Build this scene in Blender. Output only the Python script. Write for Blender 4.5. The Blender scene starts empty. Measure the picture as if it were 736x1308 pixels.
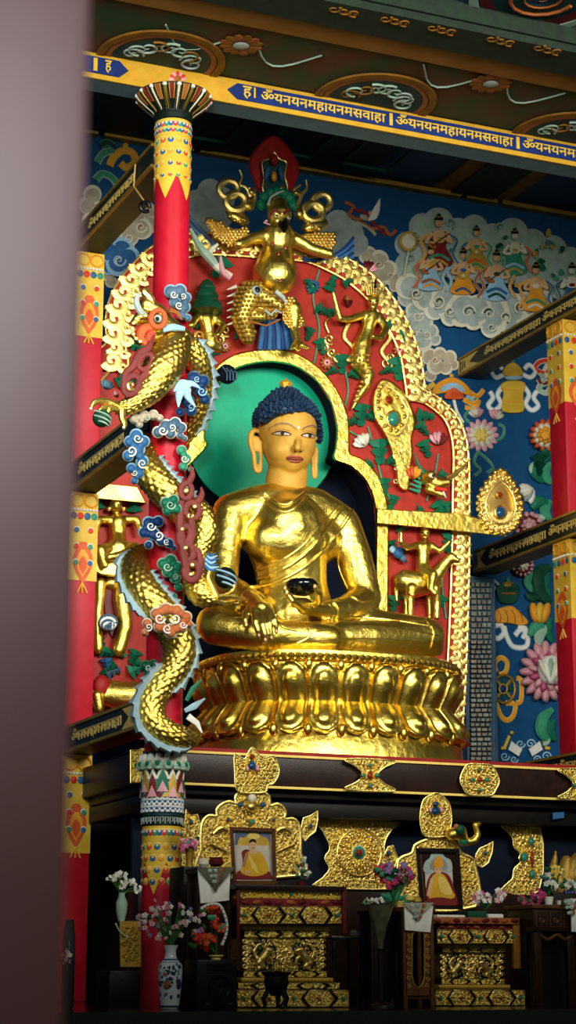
import bpy, bmesh, math, random
from mathutils import Vector as V, Matrix, noise
from mathutils.geometry import tessellate_polygon
random.seed(7)
SC = bpy.context.scene
COL = SC.collection
PI = math.pi
# ---------------------------------------------------------------- camera model (pixels of the 736x1308 photograph)
FPX, PITCH, YAW, ROLL, EYE = 2520.7, math.radians(13.164), math.radians(23.13), math.radians(.1), .38
_F = V((math.sin(YAW) * math.cos(PITCH), math.cos(YAW) * math.cos(PITCH), math.sin(PITCH)))
_R0 = V((math.cos(YAW), -math.sin(YAW), 0)); _U0 = _R0.cross(_F)
_R = _R0 * math.cos(ROLL) + _U0 * math.sin(ROLL); _U = _U0 * math.cos(ROLL) - _R0 * math.sin(ROLL)
CAM = V((0, 0, EYE))
def ray(x, y): return _F + _R * ((x - 368) / FPX) - _U * ((y - 654) / FPX)
def at(x, y, Y):
    d = ray(x, y); return CAM + d * (Y / d.y)
def atx(x, y, X):
    d = ray(x, y); return CAM + d * (X / d.x)
def kpx(x, y, Y): return (Y / ray(x, y).y) / FPX      # metres per pixel, square to the view
def topx(p):
    q = V(p) - CAM; z = q.dot(_F); return (368 + FPX * q.dot(_R) / z, 654 - FPX * q.dot(_U) / z)
# ---------------------------------------------------------------- materials
def lin(c):
    if isinstance(c, str):
        c = c.lstrip('#'); c = [int(c[i:i + 2], 16) / 255 for i in (0, 2, 4)]
        c = [x / 12.92 if x <= .04045 else ((x + .055) / 1.055) ** 2.4 for x in c]
    return (*c[:3], 1)
MATS = {}
def mat(name, col, rough=.5, metal=0, var=None, vs=6., bump=0, bs=30., kind='noise', coat=0, spec=.5, bump2=None):
    m = bpy.data.materials.new(name); m.use_nodes = True; nt = m.node_tree; N = nt.nodes; L = nt.links
    b = N['Principled BSDF']; b.inputs['Roughness'].default_value = rough; b.inputs['Metallic'].default_value = metal
    b.inputs['Coat Weight'].default_value = coat; b.inputs['Specular IOR Level'].default_value = spec
    tc = N.new('ShaderNodeTexCoord')
    no = N.new('ShaderNodeTexNoise'); no.inputs['Scale'].default_value = vs; no.inputs['Detail'].default_value = 4
    L.new(tc.outputs['Object'], no.inputs['Vector'])
    r = N.new('ShaderNodeValToRGB'); r.color_ramp.elements[0].position = .35; r.color_ramp.elements[1].position = .65
    r.color_ramp.elements[0].color = lin(col); c2 = lin(var) if var else tuple(min(1, x * 1.18) for x in lin(col)[:3]) + (1,)
    r.color_ramp.elements[1].color = c2
    L.new(no.outputs['Fac'], r.inputs['Fac']); L.new(r.outputs['Color'], b.inputs['Base Color'])
    if bump:
        if kind == 'voronoi':
            t = N.new('ShaderNodeTexVoronoi'); t.inputs['Scale'].default_value = bs; o = t.outputs['Distance']
        else:
            t = N.new('ShaderNodeTexNoise'); t.inputs['Scale'].default_value = bs; t.inputs['Detail'].default_value = 5; o = t.outputs['Fac']
        L.new(tc.outputs['Object'], t.inputs['Vector'])
        bp = N.new('ShaderNodeBump'); bp.inputs['Strength'].default_value = bump; bp.inputs['Distance'].default_value = .02
        L.new(o, bp.inputs['Height']); last = bp
        if bump2:
            t2 = N.new('ShaderNodeTexNoise'); t2.inputs['Scale'].default_value = bump2[0]; t2.inputs['Detail'].default_value = 3
            L.new(tc.outputs['Object'], t2.inputs['Vector'])
            bq = N.new('ShaderNodeBump'); bq.inputs['Strength'].default_value = bump2[1]; bq.inputs['Distance'].default_value = .05
            L.new(t2.outputs['Fac'], bq.inputs['Height']); L.new(bp.outputs['Normal'], bq.inputs['Normal']); last = bq
        L.new(last.outputs['Normal'], b.inputs['Normal'])
    MATS[name] = m; return m
mat('gold', '#e0c252', .34, 1, '#e9ce66', 2., .2, 60, bump2=(7, .4))
mat('gold_leaf', '#dfbf4c', .29, 1, '#eacd64', 3., .15, 90, bump2=(9, .25))
mat('gold_carved', '#dcbc54', .34, 1, '#e6c96a', 5., .8, 26, 'voronoi', bump2=(40, .6))
mat('gold_relief', '#ebca6c', .36, 1, '#f2d680', 4., .35, 50)
mat('gold_dragon', '#d6b24a', .33, 1, '#e2c05e', 5., .3, 70)
mat('gold_scaled', '#d8a22c', .34, 1, '#efc24a', 5., .9, 24, 'voronoi')
mat('gold_matte', '#c9972c', .5, .55, '#d4a436', 3., .05, 30)
mat('gold_face', '#b58630', .6, .15, '#bb8d36', 3., .03, 20, spec=.3)
mat('gold_flat', '#b58f2a', .5, .3, '#c8a23a', 8.)
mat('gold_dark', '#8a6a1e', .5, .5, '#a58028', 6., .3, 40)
P = [('red_panel', '#8c2014', .5, '#9e281a'), ('red_pillar', '#a60f20', .42, '#b21528'), ('red_deep', '#7a1010', .5, '#8d1712'),
     ('red_flame', '#64221e', .5, '#742c26'), ('red_orange', '#c04a22', .5, '#cf5a2c'), ('red_bright', '#c72a1c', .5, '#d8402c'),
     ('rust', '#8c4c22', .55, '#a25c2c'), ('yellow', '#c8a02e', .45, '#d2ac3c'), ('yellow_beam', '#b98a20', .5, '#c4962a'),
     ('yellow_pale', '#d9b954', .5, '#e4c768'), ('orange', '#d3871f', .5, '#df9a30'), ('orange_dim', '#8a5a14', .6, '#6f4a14'),
     ('blue_wall', '#06406a', .65, '#084670'), ('blue_deep', '#0a2a52', .5, '#0d3260'), ('blue_text', '#0f2257', .5, '#122a64'),
     ('blue_mid', '#24507c', .5, '#30608c'), ('blue_light', '#7fa6bd', .55, '#97b9cb'), ('blue_fin', '#7f9aa6', .5, '#93adb8'),
     ('blue_slate', '#3a5468', .5, '#48647a'), ('blue_gem', '#11395a', .12, '#1b4f74'), ('blue_hair', '#102236', .4, '#1a3048'),
     ('navy', '#040a16', .9, '#060f22'), ('grey_blue', '#4a6c78', .5, '#54767f'), ('teal_dark', '#0a2f30', .55, '#0d3a38'),
     ('green_halo', '#0f9a72', .4, '#12a078'), ('green', '#0d5a40', .45, '#146a4b'), ('green_dark', '#0a3a26', .5, '#0e4a30'),
     ('green_pale', '#86a08a', .55, '#9db5a0'), ('green_leaf', '#2a7a5c', .5, '#3a8f6c'), ('green_beam', '#10241a', .5, '#16301f'),
     ('green_black', '#06130d', .5, '#0a1c12'), ('green_gem', '#1c6a58', .15, '#2c8069'), ('red_gem', '#7a1812', .15, '#8f2418'),
     ('white', '#d6d4c8', .6, '#e2e0d6'), ('cream', '#c9c2a8', .6, '#d8d2bc'), ('grey_cloud', '#8d9a92', .6, '#a7b2aa'),
     ('tan_cloud', '#9c8f78', .6, '#b5a88e'), ('pink', '#c98a92', .55, '#d8a0a6'), ('pink_deep', '#a8486a', .55, '#bc5c80'),
     ('magenta', '#a02a58', .5, '#b83c6c'), ('purple', '#6a5a8c', .55, '#8070a0'), ('skin', '#c79a6a', .6, '#d2a878'),
     ('skin_dark', '#9a6a44', .6, '#a87850'), ('black', '#060606', .35, '#0b0b0b'), ('black_bowl', '#07090c', .12, '#0a0d10'),
     ('wood_dark', '#1c0f0b', .35, '#28160f'), ('wood_brown', '#4a2a14', .4, '#5c361a'), ('wood_black', '#0b0806', .4, '#120d09'),
     ('maroon', '#4c1015', .45, '#5c161a'), ('silver_relief', '#7c7d74', .5, '#93948a'), ('porcelain', '#c8cdd2', .15, '#d4d8dc'),
     ('paper', '#b9ae9c', .6, '#c6bcaa'), ('photo_blue', '#46566e', .5, '#5a6a80'), ('robe_yellow', '#c9961c', .6, '#d6a62c'),
     ('robe_red', '#6e1a1c', .6, '#7d2422'), ('floor_dark', '#0c0f0d', .14, '#121512'), ('stem', '#2a5a24', .6, '#38702e')]
for n, c, r, v in P: mat(n, c, r, 0, v, 5., .08, 40, spec=.5 if r < .3 else .18)
mat('glass', '#1c2a24', .08, 0, '#24342c', 3.)
# ---------------------------------------------------------------- objects
ORG = {}
def fin(me, smooth=38):
    me.validate(); me.polygons.foreach_set('use_smooth', [True] * len(me.polygons))
    if smooth: me.set_sharp_from_angle(angle=math.radians(smooth))
def obj(name, me, mats, parent=None, **tags):
    if not isinstance(mats, (list, tuple)): mats = [mats]
    if parent is not None: L = ORG[parent]
    else:
        xs = [v.co for v in me.vertices]
        L = V(((min(p.x for p in xs) + max(p.x for p in xs)) / 2, (min(p.y for p in xs) + max(p.y for p in xs)) / 2, min(p.z for p in xs)))
    me.transform(Matrix.Translation(-L))

    for m in mats: me.materials.append(MATS[m])
    o = bpy.data.objects.new(name, me); COL.objects.link(o)
    if parent is not None: o.parent = parent
    else: o.location = L
    ORG[o] = L; settags(o, **tags); return o
def settags(o, label=None, cat=None, group=None, kind=None):
    for k, v in (('label', label), ('category', cat), ('group', group), ('kind', kind)):
        if v: o[k] = v
def thing(name, label, cat, loc, group=None):
    o = bpy.data.objects.new(name, None); o.empty_display_size = .1; COL.objects.link(o); o.location = loc
    ORG[o] = V(loc); settags(o, label, cat, group, 'thing'); return o
# ---------------------------------------------------------------- curves in pixels
def cr(pts, n=6, closed=True):
    """Catmull-Rom through points of any dimension"""
    out = []; m = len(pts); D = len(pts[0])
    for i in range(m if closed else m - 1):
        p = [pts[(i + j) % m] if closed else pts[min(max(i + j, 0), m - 1)] for j in (-1, 0, 1, 2)]
        for s in range(n):
            t = s / n
            out.append(tuple(.5 * (2 * p[1][d] + (p[2][d] - p[0][d]) * t + (2 * p[0][d] - 5 * p[1][d] + 4 * p[2][d] - p[3][d]) * t * t
                       + (3 * p[1][d] - p[0][d] - 3 * p[2][d] + p[3][d]) * t ** 3) for d in range(D)))
    if not closed: out.append(tuple(pts[-1]))
    return out
def spir(x, y, r, turns=1.4, a0=0, d=1, r1=.12, n=None):
    n = n or int(14 * turns) + 4
    return [(x + math.cos(a0 + d * turns * 2 * PI * i / n) * r * (1 - (1 - r1) * i / n), y + math.sin(a0 + d * turns * 2 * PI * i / n) * r * (1 - (1 - r1) * i / n)) for i in range(n + 1)]
def ell(x, y, rx, ry=None, rot=0, n=24, a0=0, a1=2 * PI):
    ry = ry or rx; o = []
    full = abs(a1 - a0 - 2 * PI) < 1e-6
    for i in range(n if full else n + 1):
        a = a0 + (a1 - a0) * i / n; u, v = rx * math.cos(a), ry * math.sin(a)
        o.append((x + u * math.cos(rot) - v * math.sin(rot), y + u * math.sin(rot) + v * math.cos(rot)))
    return o
def area(p): return sum(p[i - 1][0] * p[i][1] - p[i][0] * p[i - 1][1] for i in range(len(p))) / 2
def inset(p, b):
    if area(p) < 0: p = p[::-1]
    n = len(p); o = []
    for i in range(n):
        ax, ay = p[i][0] - p[i - 1][0], p[i][1] - p[i - 1][1]; bx, by = p[(i + 1) % n][0] - p[i][0], p[(i + 1) % n][1] - p[i][1]
        la = math.hypot(ax, ay) or 1e-9; lb = math.hypot(bx, by) or 1e-9
        nx, ny = -ay / la - by / lb, ax / la + bx / lb; l = math.hypot(nx, ny)
        if l < .2: o.append(p[i]); continue
        s = b * min(1.6, 2 / l) / l
        o.append((p[i][0] + nx * s, p[i][1] + ny * s))
    return o
class MB:
    """collects shapes into ONE mesh; pixel shapes stand on the wall-parallel plane Y"""
    def __init__(s, Y=0, m='gold'): s.v = []; s.f = []; s.mi = []; s.ms = []; s.Y = Y; s.m = m
    def _mi(s, m=None):
        m = m or s.m
        if m not in s.ms: s.ms.append(m)
        return s.ms.index(m)
    def add(s, vs, fs, m=None):
        b = len(s.v); s.v += [tuple(p) for p in vs]; i = s._mi(m)
        for f in fs: s.f.append([b + j for j in f]); s.mi.append(i)
    def p(s, x, y, dy=0): return at(x, y, s.Y + dy)
    def k(s, x, y, dy=0): return kpx(x, y, s.Y + dy)
    def box(s, a, b, m=None):
        x0, x1 = sorted((a[0], b[0])); y0, y1 = sorted((a[1], b[1])); z0, z1 = sorted((a[2], b[2]))
        s.add([(x, y, z) for x in (x0, x1) for y in (y0, y1) for z in (z0, z1)],
              [(0, 1, 3, 2), (4, 6, 7, 5), (0, 4, 5, 1), (2, 3, 7, 6), (0, 2, 6, 4), (1, 5, 7, 3)], m); return s
    def rbox(s, a, b, e=.01, m=None):
        """box with chamfered edges"""
        bm = bmesh.new(); x0, x1 = sorted((a[0], b[0])); y0, y1 = sorted((a[1], b[1])); z0, z1 = sorted((a[2], b[2]))
        bmesh.ops.create_cube(bm, size=1, matrix=Matrix.Translation(((x0 + x1) / 2, (y0 + y1) / 2, (z0 + z1) / 2)) @ Matrix.Diagonal((x1 - x0, y1 - y0, z1 - z0, 1)))
        bmesh.ops.bevel(bm, geom=bm.edges[:], offset=e, segments=2, affect='EDGES', profile=.6)
        s.bm(bm, m); return s
    def bm(s, bm, m=None):
        bm.verts.index_update(); s.add([v.co[:] for v in bm.verts], [[v.index for v in f.verts] for f in bm.faces], m); bm.free()
    def plate(s, pts, th=.04, dy=0, b=1.2, m=None, back=False):
        """traced outline -> chamfered plate, thickness th towards the viewer from Y+dy"""
        if area(pts) < 0: pts = pts[::-1]
        n = len(pts); q = inset(pts, b) if b else pts
        A = [s.p(x, y, dy) for x, y in pts]; B = [s.p(x, y, dy - th * .55) for x, y in pts]; Cc = [s.p(x, y, dy - th) for x, y in q]
        fs = []
        for i in range(n):
            j = (i + 1) % n
            fs += [(i, j, n + j, n + i), (n + i, n + j, 2 * n + j, 2 * n + i)]
        tri = tessellate_polygon([[V((x, y, 0)) for x, y in q]])
        fs += [tuple(2 * n + a for a in t) for t in tri]
        if back: fs += [tuple(t) for t in tessellate_polygon([[V((x, y, 0)) for x, y in pts]])]
        s.add(A + B + Cc, fs, m); return s
    def band(s, outer, inner, th=.05, dy=0, m=None, closed=False, lip=.0):
        """ribbon between two equally sampled lines"""
        n = len(outer); vs = []
        for (a, c) in zip(outer, inner):
            a, c = a[:2], c[:2]
            mid = [(a[0] * (1 - t) + c[0] * t, a[1] * (1 - t) + c[1] * t) for t in (0, 0, .12, .5, .88, 1, 1)]
            hh = (0, th * .7, th, th * (1 - lip), th, th * .7, 0)
            vs += [s.p(x, y, dy - h) for (x, y), h in zip(mid, hh)]
        fs = []
        for i in range(n if closed else n - 1):
            j = (i + 1) % n
            for k in range(6): fs.append((i * 7 + k, i * 7 + k + 1, j * 7 + k + 1, j * 7 + k))
        if not closed: fs += [tuple(range(7)), tuple((n - 1) * 7 + k for k in range(7))]
        s.add(vs, fs, m); return s
    def dome(s, x, y, rx, ry=None, h=.04, rot=0, dy=0, m=None, n=14, rings=4):
        ry = ry or rx; vs = []; fs = []
        for r in range(rings):
            a = r / rings * PI / 2; c = math.cos(a)
            vs += [s.p(X, Yy, dy - h * math.sin(a)) for X, Yy in ell(x, y, rx * c, ry * c, rot, n)]
        vs.append(s.p(x, y, dy - h))
        for r in range(rings - 1):
            for i in range(n):
                j = (i + 1) % n; fs.append((r * n + i, r * n + j, (r + 1) * n + j, (r + 1) * n + i))
        for i in range(n): fs.append(((rings - 1) * n + i, (rings - 1) * n + (i + 1) % n, rings * n))
        s.add(vs, fs, m); return s
    def tube(s, pts, n=8, m=None, cap=True, fl=1.0, prof=None):
        """world points (x,y,z,r)"""
        P = [V(p[:3]) for p in pts]; r = [p[3] for p in pts]; N = len(P); vs = []; fs = []
        nrm = None
        for i in range(N):
            t = (P[min(i + 1, N - 1)] - P[max(i - 1, 0)])
            t = t.normalized() if t.length > 1e-9 else V((0, 0, 1))
            if nrm is None:
                nrm = V((0, -1, 0)); 
                if abs(t.y) > .95: nrm = V((1, 0, 0))
            nrm = (nrm - t * nrm.dot(t)).normalized(); bn = t.cross(nrm)
            for k in range(n):
                a = 2 * PI * k / n; vs.append(P[i] + (nrm * math.cos(a) * fl + bn * math.sin(a)) * r[i])
        for i in range(N - 1):
            for k in range(n):
                l = (k + 1) % n; fs.append((i * n + k, i * n + l, (i + 1) * n + l, (i + 1) * n + k))
        if cap:
            vs += [P[0], P[-1]]
            for k in range(n):
                l = (k + 1) % n; fs.append((l, k, N * n)); fs.append(((N - 1) * n + k, (N - 1) * n + l, N * n + 1))
        s.add(vs, fs, m); return s
    def tpx(s, pts, r=None, dy=0, n=8, m=None, fl=1.0, taper=0):
        """tube through pixel points (x,y[,r[,dy]])"""
        W = []; N = len(pts)
        for i, q in enumerate(pts):
            rr = q[2] if len(q) > 2 else r; dd = dy + (q[3] if len(q) > 3 else 0)
            if taper: rr = rr * (1 - taper * i / max(1, N - 1))
            p = s.p(q[0], q[1], dd); W.append((*p, rr * s.k(q[0], q[1], dd)))
        return s.tube(W, n, m, True, fl)
    def curl(s, x, y, r, w, turns=1.3, a0=0, d=1, dy=0, m=None, fl=.8, n=6):
        return s.tpx(spir(x, y, r, turns, a0, d), w, dy, n, m, fl, .45)
    def sph(s, x, y, r, dy=0, m=None, sq=1., n=12, ry=None):
        c = s.p(x, y, dy); k = s.k(x, y, dy); ry = ry or r
        return s.ellip(c, (r * k, r * k * sq, ry * k), m, n)
    def ellip(s, c, r, m=None, n=12, rot=None):
        vs = []; fs = []; h = n // 2; c = V(c)
        for i in range(h + 1):
            a = -PI / 2 + PI * i / h
            for k in range(n):
                q = V((math.cos(a) * math.cos(2 * PI * k / n) * r[0], math.cos(a) * math.sin(2 * PI * k / n) * r[1], math.sin(a) * r[2]))
                vs.append(c + (rot @ q if rot else q))
        for i in range(h):
            for k in range(n): fs.append((i * n + k, i * n + (k + 1) % n, (i + 1) * n + (k + 1) % n, (i + 1) * n + k))
        s.add(vs, fs, m); return s
    def lathe(s, c, prof, n=32, m=None, sx=1, sy=1, cap=True):
        """prof [(r,z)] about the vertical axis at c"""
        vs = [(c[0] + r * sx * math.cos(2 * PI * k / n), c[1] + r * sy * math.sin(2 * PI * k / n), c[2] + z) for r, z in prof for k in range(n)]
        fs = [(i * n + k, i * n + (k + 1) % n, (i + 1) * n + (k + 1) % n, (i + 1) * n + k) for i in range(len(prof) - 1) for k in range(n)]
        if cap: fs += [tuple(range(n))[::-1], tuple((len(prof) - 1) * n + k for k in range(n))]
        s.add(vs, fs, m); return s
    def build(s, name, parent=None, smooth=38, **tags):
        me = bpy.data.meshes.new(name); me.from_pydata(s.v, [], s.f)
        me.polygons.foreach_set('material_index', s.mi); me.update()
        bm = bmesh.new(); bm.from_mesh(me); bmesh.ops.recalc_face_normals(bm, faces=bm.faces[:]); bm.to_mesh(me); bm.free()
        fin(me, smooth); return obj(name, me, s.ms, parent, **tags)
def modmesh(me, mods):
    """evaluate modifiers on a temporary object, return the new mesh"""
    o = bpy.data.objects.new('tmp', me); COL.objects.link(o)
    for t, kw in mods:
        md = o.modifiers.new('m', t)
        for k, v in kw.items(): setattr(md, k, v)
    bpy.context.view_layer.update(); dg = bpy.context.evaluated_depsgraph_get()
    r = bpy.data.meshes.new_from_object(o.evaluated_get(dg)); bpy.data.objects.remove(o); bpy.data.meshes.remove(me); return r
class Body(MB):
    """overlapping tapered limbs fused into one continuous skin"""
    def cap(s, a, ra, b, rb, n=12, fl=1.0):
        a, b = V(a), V(b); d = b - a; L = d.length; pts = []
        for i in range(5): t = math.sin(-PI / 2 + i / 4 * PI / 2); pts.append((*(a + d.normalized() * ra * t * .98), max(ra * math.sqrt(max(0, 1 - t * t)), ra * .05)))
        for i in range(1, 6): t = i / 6; pts.append((*(a + d * t), ra + (rb - ra) * t))
        for i in range(5): t = math.sin(i / 4 * PI / 2); pts.append((*(b + d.normalized() * rb * t * .98), max(rb * math.sqrt(max(0, 1 - t * t)), rb * .05)))
        return s.tube(pts, n, None, True, fl)
    def limb(s, *q, n=12):
        """pixel joints (x,y,r,dy)"""
        W = [(s.p(x, y, dy), r * s.k(x, y, dy)) for x, y, r, dy in q]
        for (a, ra), (b, rb) in zip(W, W[1:]): s.cap(a, ra, b, rb, n)
        return s
    def skin(s, name, m, parent=None, vox=.02, sm=4, deform=None, **tags):
        me = bpy.data.meshes.new(name); me.from_pydata(s.v, [], s.f); me.update()
        bm = bmesh.new(); bm.from_mesh(me); bmesh.ops.recalc_face_normals(bm, faces=bm.faces[:]); bm.to_mesh(me); bm.free()
        me = modmesh(me, [('REMESH', dict(mode='VOXEL', voxel_size=vox)), ('SMOOTH', dict(factor=.5, iterations=sm))])
        if deform:
            for v in me.vertices: v.co = deform(v.co)
        fin(me, 0); return obj(name, me, m, parent, **tags)
def text(body, size, ext=.004):
    """lettering as a flat mesh in its own xy plane"""
    cu = bpy.data.curves.new('t', 'FONT'); cu.body = body; cu.resolution_u = 3; cu.offset = .016; cu.size = size; cu.extrude = ext
    o = bpy.data.objects.new('t', cu); COL.objects.link(o); bpy.context.view_layer.update()
    me = bpy.data.meshes.new_from_object(o.evaluated_get(bpy.context.evaluated_depsgraph_get())); bpy.data.objects.remove(o); return me
def fit_text(me, o, ux, uy, w, h):
    """stretch lettering into the parallelogram o + [0..w]*ux + [0..h]*uy"""
    xs = [v.co.x for v in me.vertices]; ys = [v.co.y for v in me.vertices]
    x0, x1, y0, y1 = min(xs), max(xs), min(ys), max(ys); nz = ux.cross(uy)
    for v in me.vertices: v.co = o + ux * ((v.co.x - x0) / (x1 - x0) * w) + uy * ((v.co.y - y0) / (y1 - y0) * h) + nz * v.co.z
    return me

from mathutils.bvhtree import BVHTree
def bvh(o):
    L = ORG[o]; me = o.data
    return BVHTree.FromPolygons([v.co + L for v in me.vertices], [tuple(p.vertices) for p in me.polygons])
def hit(tree, x, y, off=0.):
    """point of a surface that is seen at a pixel, lifted by off along its normal"""
    d = ray(x, y).normalized(); p, n, i, t = tree.ray_cast(CAM, d)
    if p is None: return None
    if n.dot(d) > 0: n = -n
    return p + n * off
def on_surf(mb, tree, pts, r, off=0., m=None, n=6, fl=1.):
    W = []
    for q in pts:
        p = hit(tree, q[0], q[1], off)
        if p is None: continue
        rr = (q[2] if len(q) > 2 else r) * (p - CAM).dot(_F) / FPX; W.append((*p, rr))
    if len(W) > 1: mb.tube(W, n, m, True, fl)
def leaf(mb, x, y, L, a, m='green', dy=0, w=.42, n=3, h=.05):
    """ridged leaf with n lobes a side; x,y the stalk end, a the direction in the picture plane"""
    c, s = math.cos(a), math.sin(a); R_, S_ = [], []
    for i in range(n):
        t0 = i / n; wd = w * L * (1 - t0 * .75)
        R_ += [(L * (t0 + .12 / n), wd * .55), (L * (t0 + .28 / n), wd), (L * (t0 + .85 / n), wd * .62)]
    pts = [(0, 0)] + R_ + [(L, 0)] + [(u, -v) for u, v in R_[::-1]]
    W = [(x + u * c - v * s, y + u * s + v * c) for u, v in pts]
    C0 = [(x + L * t * c, y + L * t * s) for t in (.02, .35, .7, .98)]
    A = [mb.p(px, py, dy - .012) for px, py in W]; B = [mb.p(px, py, dy - h * (1, 1.3, 1, .4)[i]) for i, (px, py) in enumerate(C0)]
    k = len(W); fs = []
    def near(i): 
        u = pts[i][0] / L; return min(3, max(0, int(u * 3 + .5)))
    for i in range(k):
        j = (i + 1) % k; a_, b_ = near(i), near(j)
        fs.append((i, j, k + b_) if a_ == b_ else (i, j, k + b_, k + a_))
    mb.add(A + B, fs, m); mb.add([mb.p(px, py, dy) for px, py in W] + A, [(i, (i + 1) % k, k + (i + 1) % k, k + i) for i in range(k)], m)
def scrollband(mb, outer, inner, step, m, dy, w=.3, amp=1.):
    """leaf scrolls along a ribbon; lines sampled equally"""
    mb.tpx([q[:2] for q in outer], 1.6, dy + .0, 6, m, .7); mb.tpx([q[:2] for q in inner], 1.8, dy + .0, 6, m, .7)
    mids = [((a[0] + c[0]) / 2, (a[1] + c[1]) / 2, math.hypot(a[0] - c[0], a[1] - c[1]) / 2) for a, c in zip(outer, inner)]
    acc = 0; k = 0
    for (x0, y0, h0), (x1, y1, h1), o, i_ in zip(mids, mids[1:], outer, inner):
        L = math.hypot(x1 - x0, y1 - y0); acc += L
        while acc > step:
            acc -= step; t = 1 - acc / max(L, 1e-6); x, y, h = x0 + (x1 - x0) * t, y0 + (y1 - y0) * t, h0
            a = math.atan2(y1 - y0, x1 - x0); nx, ny = -math.sin(a), math.cos(a); s = 1 if k % 2 else -1
            mb.curl(x + nx * h * .1, y + ny * h * .1, h * .62, h * w, 1.15, a + 1.2, -1, dy - .02, m, .5)
            mb.curl(x - nx * h * .6 + math.cos(a) * step * .45, y - ny * h * .6 + math.sin(a) * step * .45, h * .4, h * w * .75, 1., a - 1.5, 1, dy - .02, m, .5)
            mb.dome(x + nx * h * .72 + math.cos(a) * step * .4, y + ny * h * .72 + math.sin(a) * step * .4, h * .3, h * .15, .03, a + .6, dy, m, 8, 3)
            k += 1
    return mb
def carve(mb, poly_pts, step, m, dy, r=1., seed=1, h=.035):
    """fill an outline with small curls and bosses (repousse relief)"""
    rnd = random.Random(seed); xs = [p[0] for p in poly_pts]; ys = [p[1] for p in poly_pts]
    def inside(x, y):
        c = False
        for i in range(len(poly_pts)):
            (a, b), (e, f) = poly_pts[i - 1], poly_pts[i]
            if (b > y) != (f > y) and x < (e - a) * (y - b) / (f - b) + a: c = not c
        return c
    y = min(ys) + step * .6; row = 0
    while y < max(ys):
        x = min(xs) + step * (.6 if row % 2 else .15)
        while x < max(xs):
            X, Y_ = x + rnd.uniform(-.15, .15) * step, y + rnd.uniform(-.15, .15) * step
            if all(inside(X + u * step * .42, Y_ + v * step * .42) for u, v in ((1, 0), (-1, 0), (0, 1), (0, -1))):
                if rnd.random() < .62: mb.curl(X, Y_, step * .44, step * .17 * r, 1.2, rnd.random() * 6.3, rnd.choice((-1, 1)), dy - h * .3, m, .9, 5)
                else: mb.dome(X, Y_, step * .36, step * .22, h, rnd.random() * 3, dy, m, 8, 3)
            x += step
        y += step * .86; row += 1
# ================================================================ setting
WALL, XL, XR = 30.2, 8.0, 16.24
def struct(name, mb, **k):
    return mb.build(name, None, kind='structure', **k)
struct('floor', MB(0, 'floor_dark').box((-2, 19.5, -1.1), (30, 32, 0)))
struct('floor', MB(0, 'floor_dark').box((-20, -6, -1.3), (34, 19.5, -1.1)))
struct('wall_back', MB(0, 'blue_wall').box((-2, WALL, 0), (34, WALL + .3, 15)))
struct('shade_dado', MB(0, 'wood_black').box((-2, WALL - .5, 0), (34, WALL, 3.3)))  # dark box added along the wall foot; its black stands in for shade
# front soffit with its painted bands, then the higher ceiling over the statue
BF = 23.0
ZT, ZB = at(300, 101, BF).z, at(300, 132, BF).z
def yz(x, y, z):                      # point of the horizontal plane z seen at a pixel
    d = ray(x, y); return CAM + d * ((z - EYE) / d.z)
def band_x(mb, y0, y1, z, th, m, x0=0., x1=30.): mb.box((x0, y0, z - th), (x1, y1, z), m)
ya, yb, yc = yz(515, 70, ZT).y, yz(515, 45, ZT).y, yz(515, 12, ZT).y
mat('soffit', '#5a2c12', .75, 0, '#1e4420', 1.3); mat('green_band', '#06180a', .8, 0, '#0c2a10', 7.); mat('blue_ceiling', '#0c3558', .7, 0, '#10406a', 1.)
mat('orange_ceiling', '#8a5a14', .7, 0, '#9a681c', 2.)
so = struct('ceiling', MB(0, 'soffit').box((-2, ya, ZT + .02), (34, BF + .4, ZT + .4)))
m = MB(0); band_x(m, yb, ya, ZT + .02, .06, 'orange_ceiling', -2, 34); m.build('painted_band', so)
m = MB(0); band_x(m, yc, yb, ZT + .06, .16, 'green_band', -2, 34); m.box((-2, yc - .05, ZT), (34, yc, ZT + .3), 'green_band'); m.build('carved_band', so)
struct('ceiling_front', MB(0, 'blue_ceiling').box((-2, 4, ZT + .25), (34, yb, ZT + .5)))
def flat_ring(mb, c, r0, r1, z, th, m, n=48):
    vs = []; fs = []
    for i in range(n):
        a = 2 * PI * i / n
        for r, h in ((r0, 0), (r0, th), (r1, th), (r1, 0)): vs.append((c[0] + r * math.cos(a), c[1] + r * math.sin(a), z - h))
    for i in range(n):
        j = (i + 1) % n
        for k in range(3): fs.append((i * 4 + k, i * 4 + k + 1, j * 4 + k + 1, j * 4 + k))
    mb.add(vs, fs, m)
def flat_curl(mb, c, r, z, w, m, turns=1.2, a0=0, d=1):
    mb.tube([(c[0] + (x), c[1] + (y), z, w * (1 - .5 * i / 20)) for i, (x, y) in enumerate(spir(0, 0, r, turns, a0, d))], 6, m)
# three round medallions beside the beam
for i, px in enumerate((192, 468, 712)):
    c = yz(px, (93, 138, 185)[i], ZT); c.y = BF - .15
    mm = MB(0); R = .86
    flat_ring(mm, c, R * .88, R, ZT, .03, 'orange_dim'); flat_ring(mm, c, R * .78, R * .86, ZT, .02, 'rust')
    mm.lathe((c.x, c.y, ZT - .012), [(R * .78, 0), (R * .78, .012)], 40, 'teal_dark')
    md = mm.build('ceiling_medallion', so)
    sw = MB(0)
    for j in range(9):
        a = PI + PI * (j + .5) / 9 * 1.0; q = (c.x + R * .5 * math.cos(a), c.y + R * .5 * math.sin(a) * .9)
        flat_curl(sw, q, .16, ZT - .02, .022, random.choice(('green_pale', 'grey_cloud', 'orange_dim')), 1.3, j * 1.3, 1 if j % 2 else -1)
    sw.build('painted_swirl', md)
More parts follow.
